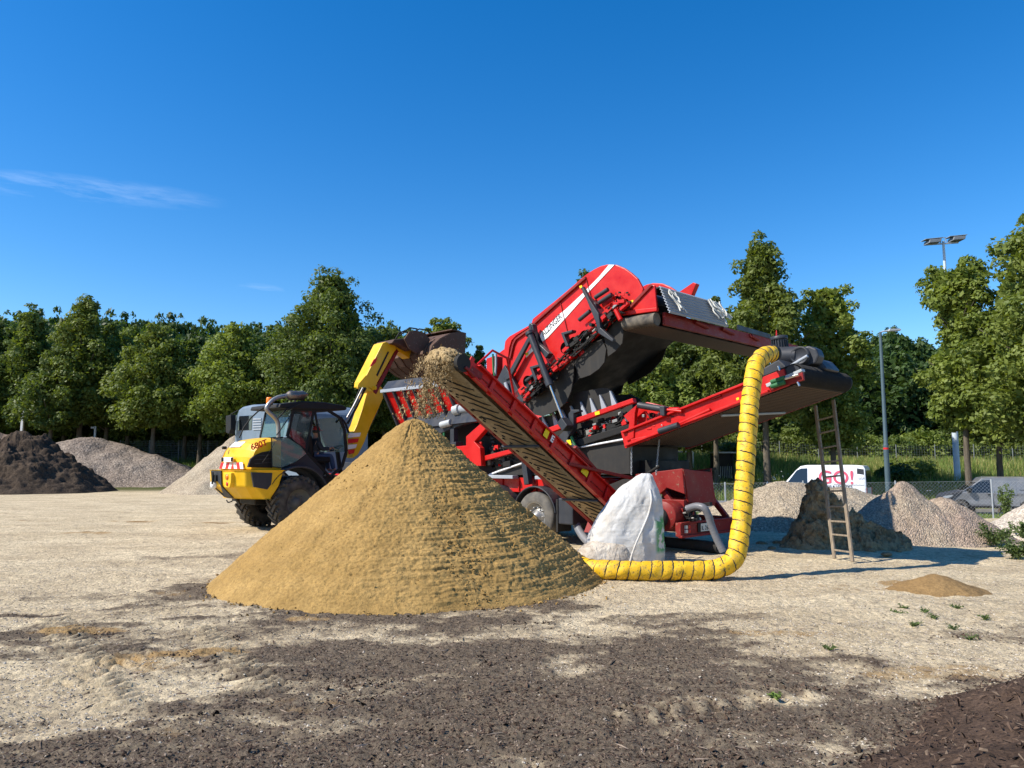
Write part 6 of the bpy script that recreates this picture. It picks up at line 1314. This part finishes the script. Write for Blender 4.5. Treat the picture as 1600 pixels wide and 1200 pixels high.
# quick hitch, linkage and bucket
gpr('tilt_link', [(612, 538), (624, 541), (640, 545), (646, 552), (640, 560), (628, 552), (614, 548)], b0_, b1_, 'yel', .02)
gpr('quick_hitch', [(612, 536), (616, 530), (640, 528), (652, 534), (650, 546), (640, 548), (626, 540)], .6, 1.5, 'rust', .03)
for v_ in (.2, .55, .95, 1.35, 1.75):
    gpr('hitch_plate', [(632, 530), (640, 518), (650, 516), (664, 520), (672, 530), (668, 545), (650, 552), (640, 545)], v_, v_ + .05, 'rust', .01)
mb = MB()
for (pts, v_) in (([(618, 530), (624, 520), (632, 517), (640, 522)], .7), ([(645, 520), (655, 514), (668, 516), (674, 524)], .5), ([(625, 524), (640, 512), (652, 514)], 1.2)): mb.tube([GV(x, y, v_) for x, y in pts], .022, 6)
part('hydraulic_hoses', mb, 'rub', 0, ldr)
# bucket: bent shell, tipped forward, with side plates
bp = G.uw([(716, 519), (700, 522), (684, 530), (672, 541), (668, 552), (676, 566), (690, 578), (704, 584)], .0)
Bv0, Bv1 = -.12, 2.3
mb = MB(); inn = []
n_ = len(bp)
vs = [(u, Bv0, w_) for u, w_ in bp] + [(u, Bv1, w_) for u, w_ in bp]; mb.add(vs, [(i, i + 1, n_ + i + 1, n_ + i) for i in range(n_ - 1)]); part('bucket_shell', mb, 'rust', 0, ldr, .035)
bk = bp + G.uw([(722, 560), (724, 521)], .0)
for v_ in (Bv0, Bv1): mb = MB().prism(bk, v_ - .015, v_ + .015); part('bucket_side', mb, 'rust', .006, ldr)
mb = MB(); a = bp[-1]; mb.box(a[0] - .03, a[0] + .12, Bv0, Bv1, a[1] - .03, a[1] + .0); part('cutting_edge', mb, 'steel', .005, ldr)
for k in range(6): v_ = .1 + k * .4; mb = MB(); 
for k in range(6):
    v_ = .1 + k * .4; mb = MB()
    for a, b in zip(bp[2:-1], bp[3:]): mb.bar((a[0] - .03, v_, a[1]), (b[0] - .03, v_, b[1]), .04, .05, (0, 1, 0))
    part('bucket_rib', mb, 'rust', .006, ldr)
mb = MB(); mb.add([(bp[0][0], Bv0, bp[0][1]), (bp[0][0], Bv1, bp[0][1]), (bp[1][0] + .05, Bv1, bp[1][1] + .14), (bp[1][0] + .05, Bv0, bp[1][1] + .14)], [(0, 1, 2, 3)]); part('spill_guard', mb, 'rust', 0, ldr, .03)
# ------------------------------------------------------------------ driver
def skin_body(name, pts, edges, rad, mat, par, lvl=2, root=0):
    me = bpy.data.meshes.new(name); me.from_pydata(pts, edges, []); o = bpy.data.objects.new(name, me); sc.collection.objects.link(o); o.parent = par; me.materials.append(mat)
    md = o.modifiers.new('skin', 'SKIN'); md.use_smooth_shade = True
    for i, r_ in enumerate(rad): me.skin_vertices[0].data[i].radius = (r_, r_) if not isinstance(r_, tuple) else r_
    me.skin_vertices[0].data[root].use_root = True
    s = o.modifiers.new('sub', 'SUBSURF'); s.levels = lvl; s.render_levels = lvl; return o
hx0, hz0 = sx - .08, zf_ + .50
drv = empty('person', tuple(G.o + G.a * hx0 + G.b * 1.1 + Vector((0, 0, hz0 - .1))), PI / 4, label='seated person with a dark red cap and dark jacket inside the loader cab', cat='person')
P = [(0, 0, .0), (-.03, 0, .20), (-.05, 0, .38), (-.02, 0, .50), (.01, 0, .57), (.03, 0, .66), (.03, 0, .75),            # 0-6 pelvis, spine, neck, head
     (-.03, -.19, .43), (.08, -.24, .22), (.34, -.17, .24), (.42, -.14, .26), (-.03, .19, .43), (.08, .24, .22), (.34, .17, .24), (.42, .14, .26),
     (.02, -.11, -.01), (.42, -.14, .04), (.52, -.14, -.34), (.66, -.14, -.38), (.02, .11, -.01), (.42, .14, .04), (.52, .14, -.34), (.66, .14, -.38),
     (.14, 0, .665), (.115, 0, .70)]
E_ = [(0, 1), (1, 2), (2, 3), (3, 4), (4, 5), (5, 6), (2, 7), (7, 8), (8, 9), (9, 10), (2, 11), (11, 12), (12, 13), (13, 14), (0, 15), (15, 16), (16, 17), (17, 18), (0, 19), (19, 20), (20, 21), (21, 22)]
Rr = [.15, .15, .16, .07, .055, .09, .085, .075, .052, .036, .03, .075, .052, .036, .03, .09, .065, .045, .04, .09, .065, .045, .04]
body = skin_body('body', P[:23], E_, Rr, M['skin'], drv)
# fingers gripping the wheel, each its own chain from the palm
for s_ in (-1, 1):
    pts = [(.42, s_ * .14, .26), (.45, s_ * .14, .265)]; ed = [(0, 1)]; rad = [.03, .028]
    for f, (dy, L_) in enumerate(((-.03, .055), (-.01, .062), (.01, .058), (.028, .045))):
        i0 = len(pts); pts += [(.475, s_ * .14 + dy, .275), (.475 + L_ * .5, s_ * .14 + dy, .262), (.475 + L_ * .45, s_ * .14 + dy, .235)]; ed += [(1, i0), (i0, i0 + 1), (i0 + 1, i0 + 2)]; rad += [.010, .009, .008]
    i0 = len(pts); pts += [(.44, s_ * .14 - s_ * .03, .25), (.465, s_ * .14 - s_ * .035, .235)]; ed += [(0, i0), (i0, i0 + 1)]; rad += [.011, .009]
    skin_body('hand', pts, ed, rad, M['skin'], drv, 1)
J = [0, 1, 2, 3, 7, 8, 9, 11, 12, 13]
jm = {k: i for i, k in enumerate(J)}; skin_body('jacket', [P[i] for i in J], [(jm[a], jm[b]) for a, b in ((0, 1), (1, 2), (2, 3), (2, 7), (7, 8), (8, 9), (2, 11), (11, 12), (12, 13))], [.165, .17, .178, .075, .092, .068, .048, .092, .068, .048], M['jacket'], drv)
J = [0, 15, 16, 17, 19, 20, 21]; jm = {k: i for i, k in enumerate(J)}; skin_body('trousers', [P[i] for i in J], [(jm[a], jm[b]) for a, b in ((0, 15), (15, 16), (16, 17), (0, 19), (19, 20), (20, 21))], [.17, .105, .082, .062, .105, .082, .062], M['jean'], drv)
mb = MB(); mb.lathe([(.001, .86), (.06, .85), (.095, .80), (.105, .74), (.10, .725)], (.03, 0, 0), 'z', 20); mb.prism([(.10, -.07), (.21, -.04), (.22, .0), (.21, .04), (.10, .07)], .735, .745, ax=2); mb.build('cap', M['cap'], drv, .004)
mb = MB(); mb.tube([(.115, 0, .70), (.135, 0, .672), (.115, 0, .66)], [.008, .014, .010], 8); mb.lathe([(.001, .105), (.02, .10), (.02, .085)], (.03, 0, .68), 'y', 10); mb.lathe([(.001, -.105), (.02, -.10), (.02, -.085)], (.03, 0, .68), 'y', 10); mb.build('face_features', M['skin'], drv)
mb = MB()
for s_ in (-1, 1): mb.lathe([(.001, .122), (.010, .120), (.012, .112)], (0, s_ * .033, .705), 'x', 8)
mb.bar((.118, -.025, .63), (.118, .025, .63), .006, .008); mb.build('eyes_and_mouth', M['text'], drv)
mb = MB(); mb.lathe([(.10, .74), (.102, .70), (.085, .66)], (.015, 0, 0), 'z', 18); mb.build('hair', M['text'], drv)
# ------------------------------------------------------------------ falling sand from the side conveyor head
hdw = F.o + F.a * hd.x + F.b * hd.y + Vector((0, 0, hd.z)); aW = F.a; outW = -F.b
r = np.random.default_rng(11); n = 2300
t_ = r.beta(.8, 1.0, n) * .60; cl = r.integers(0, 26, n); clx = r.normal(0, .17, 26); clv = r.normal(.85, .32, 26).clip(.25, 1.6); lat = clx[cl] + r.normal(0, .03, n) * (1 + 2 * t_); v0_ = clv[cl] + r.normal(0, .07, n)
base = np.array(hdw + Vector((0, 0, .10))) + np.outer(lat, np.array(aW)) + np.outer(v0_ * t_ + .05, np.array(outW)); base[:, 2] += .35 * t_ * 0 + .02 - 4.4 * t_ ** 2 + r.normal(0, .05, n); base += r.normal(0, .03, (n, 3))
k = base[:, 2] > SCH - .05; base = base[k]
o = chips('falling_sand', base[:, 0], base[:, 1], base[:, 2], .008, .036, .8, .7, [M['clod']], tilt=1.2, seed=14); tag(o, label='stream of loose sand falling from the side conveyor onto the cone', cat='falling sand', kind='stuff')
n = 9000; t_ = r.beta(.8, 1.0, n) * .60; cl = r.integers(0, 26, n); lat = clx[cl] + r.normal(0, .035, n) * (1 + 2.5 * t_); v0_ = clv[cl] + r.normal(0, .09, n)
base = np.array(hdw + Vector((0, 0, .10))) + np.outer(lat, np.array(aW)) + np.outer(v0_ * t_ + .05, np.array(outW)); base[:, 2] += .02 - 4.4 * t_ ** 2 + r.normal(0, .05, n); base = base[base[:, 2] > SCH - .05]
o = chips('sand_grains', base[:, 0], base[:, 1], base[:, 2], .004, .013, .8, .7, [M['clod']], tilt=1.2, seed=15); tag(o, label='fine grains in the stream falling from the side conveyor', cat='falling sand', kind='stuff')
# sand lying on the conveyor's head
nn_ = 70; tt, ww = np.meshgrid(np.linspace(-.45, 1.15, nn_), np.linspace(-1, 1, 40), indexing='ij')
x_, y_, z_ = np.zeros_like(tt), np.zeros_like(tt), np.zeros_like(tt)
for i in range(nn_):
    s_ = tt[i, 0]
    for j in range(40):
        w_ = ww[i, j]; thick = (.13 * (1 - w_ ** 2) ** .7) * (1 if s_ < .7 else max(0, 1 - (s_ - .7) / .5)) * (1 if s_ > -.3 else max(0, (s_ + .45) / .15))
        if s_ < 0: p = cp(Lc + s_, w_ * hw_ * .92, rb + thick + .005)
        else: a_ = min(1.0, s_) * 2.0; p = cp(Lc + math.sin(a_) * (rb + thick), w_ * hw_ * .92, math.cos(a_) * (rb + thick) + .0)
        x_[i, j], y_[i, j], z_[i, j] = p
nn2 = fbm(x_ * 9, y_ * 9, z_ * 9, o=4, seed=77); nn3 = fbm(x_ * 24, y_ * 24, z_ * 24, o=2, seed=78)
z_ = z_ + .05 * nn2 + .02 * nn3; y_ = y_ - .07 * nn2 - .02 * nn3; x_ = x_ + .03 * nn3
Vv = np.stack([x_, y_, z_], -1).reshape(-1, 3); o = np_mesh('conveyed_sand', Vv, grid_faces(nn_, 40), M['clod']); o.location = (.5, 17, 0); o.rotation_euler = (0, 0, -PI / 4)
md = o.modifiers.new('s', 'SOLIDIFY'); md.thickness = .03; tag(o, label='damp sand rolling over the head of the side conveyor', cat='sand')
# ------------------------------------------------------------------ yellow duct hose
hz = .155
P = [at(906, 890, 11.95), at(925, 894, 11.62), at(960, 895, 11.45), at(1010, 894, 11.4), at(1060, 892, 11.42), at(1105, 891, 11.42), at(1130, 886, 11.42), at(1146, 874, 11.44), at(1154, 850, 11.5), at(1160, 800, 11.62), at(1164, 740, 11.75), at(1168, 680, 11.9), at(1172, 630, 12.05), at(1177, 590, 12.2), at(1183, 567, 12.35), at(1193, 556, 12.5), at(1207, 552, 12.75)]
for i in range(0, 6): P[i].z = hz - .005
P[6].z = .21
yh = empty('duct_hose', (P[3].x, P[3].y, 0), label='yellow flexible duct hose hanging from the conveyor fan to the ground', cat='duct hose')
o0 = Vector(yh.location)
t = NT('yellow_duct'); nb = t.noise(9, 6, .7); n2 = t.noise(30, 5, .7); c = t.mix(t.ramp(nb, .35, .7), (.74, .42, .012), (.80, .50, .02)); c = t.mix(t.math('MULTIPLY', t.ramp(n2, .54, .62), t.ramp(nb, .40, .52)), c, (.17, .11, .035)); c = t.mix(t.ramp(nb, .52, .72, 0, .65), c, (.40, .28, .12))
M['duct'] = t.fin(c, .55, 0, t.bump(n2, .25, .01), .35)
def smooth_path(pts, st):
    out = []
    for i in range(len(pts) - 1):
        p0 = pts[max(0, i - 1)]; p1 = pts[i]; p2 = pts[i + 1]; p3 = pts[min(len(pts) - 1, i + 2)]; k = max(2, int((p2 - p1).length / st))
        for j in range(k):
            q = j / k; out.append(.5 * ((2 * p1) + (p2 - p0) * q + (2 * p0 - 5 * p1 + 4 * p2 - p3) * q ** 2 + (3 * p1 - p0 - 3 * p2 + p3) * q ** 3))
    return out + [pts[-1]]
sp2 = smooth_path([p - o0 for p in P], .012)
L_ = [0]
for a, b in zip(sp2[:-1], sp2[1:]): L_.append(L_[-1] + (b - a).length)
pit = .155; R0 = .143; n = 28
x = None; vs = []; rings = []
for i, p in enumerate(sp2):
    d = (sp2[min(i + 1, len(sp2) - 1)] - sp2[max(i - 1, 0)]).normalized()
    if x is None: x = d.cross(Vector((0, 0, 1))).normalized()
    x = (x - d * x.dot(d)).normalized(); y = d.cross(x); ring = []
    for k in range(n):
        a_ = 2 * PI * k / n; ph = (L_[i] / pit + a_ / (2 * PI)) % 1; rr = R0 * (1 - .065 * (1 - math.sin(PI * ph) ** .45)) * (1 + .030 * math.sin(3 * a_ + L_[i] * 9) + .022 * math.sin(L_[i] * 31 + 2 * a_) + .02 * math.sin(5 * a_ + L_[i] * 17))
        q = p + (x * math.cos(a_) + y * math.sin(a_)) * rr
        if q.z < .012: q.z = .012
        ring.append(q)
    vs += ring; rings.append((p, x.copy(), y.copy()))
mb = MB(); N_ = len(sp2); mb.add(vs, [(i * n + k, i * n + (k + 1) % n, (i + 1) * n + (k + 1) % n, (i + 1) * n + k) for i in range(N_ - 1) for k in range(n)], True); part('hose_fabric', mb, 'duct', 0, yh)
mb = MB(); pts = []; s_ = 0
tot = L_[-1]; m = int(tot / pit * 24); Ls = np.array(L_)
for j in range(m):
    l_ = tot * j / m; i = min(int(np.searchsorted(Ls, l_)), N_ - 1); p, x, y = rings[i]; a_ = -2 * PI * l_ / pit
    q = p + (x * math.cos(a_) + y * math.sin(a_)) * R0 * .955; q.z = max(q.z, .015); pts.append(q)
mb.tube(pts, .0085, 5); part('wire_spiral', mb, 'text', 0, yh)
a = at(1207, 552, 12.75) - o0; b = sp2[-8]; mb = MB(); mb.tube([b, a + (a - b).normalized() * .03], R0 * 1.03, 24, cap=False); part('hose_clamp', mb, 'rub', 0, yh)
# ------------------------------------------------------------------ white bulk bag
bg_o = gnd(975, 886); bagr = empty('bulk_bag', (bg_o.x, bg_o.y, 0), label='slumped white woven bulk bag tied at the top beside the yellow hose', cat='bulk bag')
t = NT('woven_bag'); wv = t.n.new('ShaderNodeTexWave'); wv.bands_direction = 'Z'; wv.inputs['Scale'].default_value = 14; wv.inputs['Distortion'].default_value = 1.5; wv.inputs['Detail Scale'].default_value = .6; t.L(t.tc, wv.inputs['Vector'])
wr = t.noise(3.2, 7, .6, dist=1.2); dirt = t.noise(2.2, 5, .6)
pz = t.n.new('ShaderNodeSeparateXYZ'); t.L(t.tc, pz.inputs[0])
c = t.mix(t.ramp(wv.outputs[1], .2, .8), (.52, .52, .50), (.66, .65, .63)); c = t.mix(t.ramp(dirt, .42, .7, 0, .7), c, (.42, .36, .28))
gm = t.math('MULTIPLY', t.ramp(pz.outputs[0], .50, .56), t.math('MULTIPLY', t.ramp(pz.outputs[2], .25, .32), t.ramp(pz.outputs[2], .95, .85))); gm = t.math('MULTIPLY', gm, t.ramp(t.noise(7, 4, .6), .42, .5)); c = t.mix(gm, c, (.10, .30, .12))
M['bag'] = t.fin(c, .75, 0, t.bump(t.math('ADD', wr, t.math('MULTIPLY', wv.outputs[1], .08)), .7, .035), .3)
def bagmesh(name, keys, mat, seed, fold=.05, nth=160, nz=110, par=bagr):
    # keys: (t, cx, cy, cz, rx, ry)
    ts = [k[0] for k in keys]; tt = np.linspace(0, 1, nz); C = [np.interp(tt, ts, [k[i] for k in keys]) for i in range(1, 6)]
    ker = np.ones(9) / 9; C = [np.convolve(np.pad(c_, 4, 'edge'), ker, 'valid') for c_ in C]
    th = np.linspace(0, 2 * PI, nth, endpoint=False); Tt, A = np.meshgrid(tt, th, indexing='ij'); g = lambda c_: np.repeat(c_[:, None], nth, 1)
    sq = 1 / (np.abs(np.cos(A)) ** 3.0 + np.abs(np.sin(A)) ** 3.0) ** (1 / 3.0)
    f = 1 + fold * (np.sin(A * 9 + 5 * fbm(Tt * 3, A * 0 + seed, o=2, seed=seed)) * (Tt ** 2.2) * 1.3) + fold * 1.7 * fbm(np.cos(A) * 2.1, np.sin(A) * 2.1, Tt * 5, o=4, seed=seed + 3) + fold * .9 * (1 - np.abs(fbm(np.cos(A) * 4, np.sin(A) * 4, Tt * 9 + A, o=3, seed=seed + 9)) * 2)
    x = g(C[0]) + g(C[3]) * sq * np.cos(A) * f; y = g(C[1]) + g(C[4]) * sq * np.sin(A) * f; z = np.maximum(g(C[2]) + .02 * fbm(x * 5, y * 5, o=3, seed=seed), .0)
    return np_mesh(name, np.stack([x, y, z], -1).reshape(-1, 3), grid_faces(nz, nth, True), mat, par)
bagr.scale = (.94, .94, .94)
bagmesh('bag_body', [(0, .02, .1, .0, .02, .02), (.03, .02, .1, .0, .62, .42), (.12, .02, .1, .12, .70, .47), (.3, .06, .1, .5, .66, .45), (.5, .16, .1, .92, .55, .40), (.68, .25, .1, 1.22, .43, .34), (.8, .30, .1, 1.40, .33, .26), (.88, .36, .1, 1.52, .21, .17), (.94, .40, .1, 1.60, .14, .11), (.98, .43, .1, 1.66, .13, .08), (1, .44, .1, 1.67, .02, .02)], M['bag'], 3, .038)
t = NT('dirty_bag'); wr = t.noise(4, 7, .6, dist=1.5); c = t.mix(t.ramp(wr, .3, .7), (.34, .28, .21), (.60, .54, .45)); M['bag2'] = t.fin(c, .55, 0, t.bump(t.noise(3, 6, .55, t.scl(3, 3, .7), dist=1), .8, .05), .4)
bagmesh('bag_liner', [(0, -.42, -.14, 0, .02, .02), (.05, -.42, -.14, 0, .52, .36), (.3, -.40, -.14, .2, .52, .38), (.6, -.32, -.1, .40, .40, .32), (.85, -.22, -.05, .52, .22, .2), (1, -.18, -.04, .55, .02, .02)], M['bag2'], 8, .022)
mb = MB(); rn = random.Random(5)
Pp = [(.46, -.16, 1.38), (.47, -.24, 1.2), (.40, -.30, .95), (.28, -.36, .7), (.15, -.42, .45), (.05, -.46, .2), (.03, -.47, .08)]
mb.tube(smooth_path([Vector(p) for p in Pp], .05), .018, 6); part('sling_strap', mb, 'bag', 0, bagr); mb = MB(); mb.tube([(-.86, -.1, .2), (-.94, -.12, .3), (-.96, -.12, .38)], .018, 6); part('sling_strap', mb, 'bag', 0, bagr)
# ------------------------------------------------------------------ wooden ladder leaning on the tail conveyor
f1, f2 = gnd(1304, 873), gnd(1332, 878); t1, t2 = at(1274, 634, f1.y + .75), at(1302, 625, f2.y + .75)
lad = empty('ladder', (f1.x, f1.y, 0), label='weathered wooden ladder leaning against the wide rear conveyor', cat='ladder'); o0 = Vector(lad.location)
for a, b in ((f1, t1), (f2, t2)): mb = MB(); mb.bar(a - o0, b - o0, .038, .07, (f2 - f1)); part('rail', mb, 'wood', .006, lad)
for yk in (945, 862, 790, 710, 626, 545, 462, 380, 292, 213):
    py_ = 600 + yk / 3.636; f = (873 - py_) / (873 - 634); a = f1.lerp(t1, f) - o0; f_ = f; b = f2.lerp(t2, f_) - o0; mb = MB(); mb.bar(a, b, .028, .032); part('rung', mb, 'wood', .006, lad)
# rope of small rocks and clods lying about
def rock(px_, py_, s, mat, label, seed, group=None):
    g = gnd(px_, py_); r = np.random.default_rng(seed); nt, nh = 18, 12; th = np.linspace(0, 2 * PI, nt, endpoint=False); ph = np.linspace(.01, PI - .01, nh); Pm, A = np.meshgrid(ph, th, indexing='ij')
    x = np.sin(Pm) * np.cos(A); y = np.sin(Pm) * np.sin(A); z = np.cos(Pm); f = s * (1 + .3 * fbm(x * 1.5 + seed, y * 1.5, z * 1.5, o=3, seed=seed))
    o = np_mesh('clod', np.stack([x * f * 1.2, y * f, z * f * .55], -1).reshape(-1, 3), grid_faces(nh, nt, True), mat); o.location = (g.x, g.y, s * .3); tag(o, label=label, cat='clod', group=group)
for i, (a, b, s) in enumerate(((1190, 852, .10), (1206, 858, .07), (1385, 868, .08), (1405, 862, .06), (1215, 850, .09), (1360, 862, .07))): rock(a, b, s, M['clay'], 'small brown clay clod lying at the foot of the clay heap', 40 + i, 'clods at the foot of the clay heap')
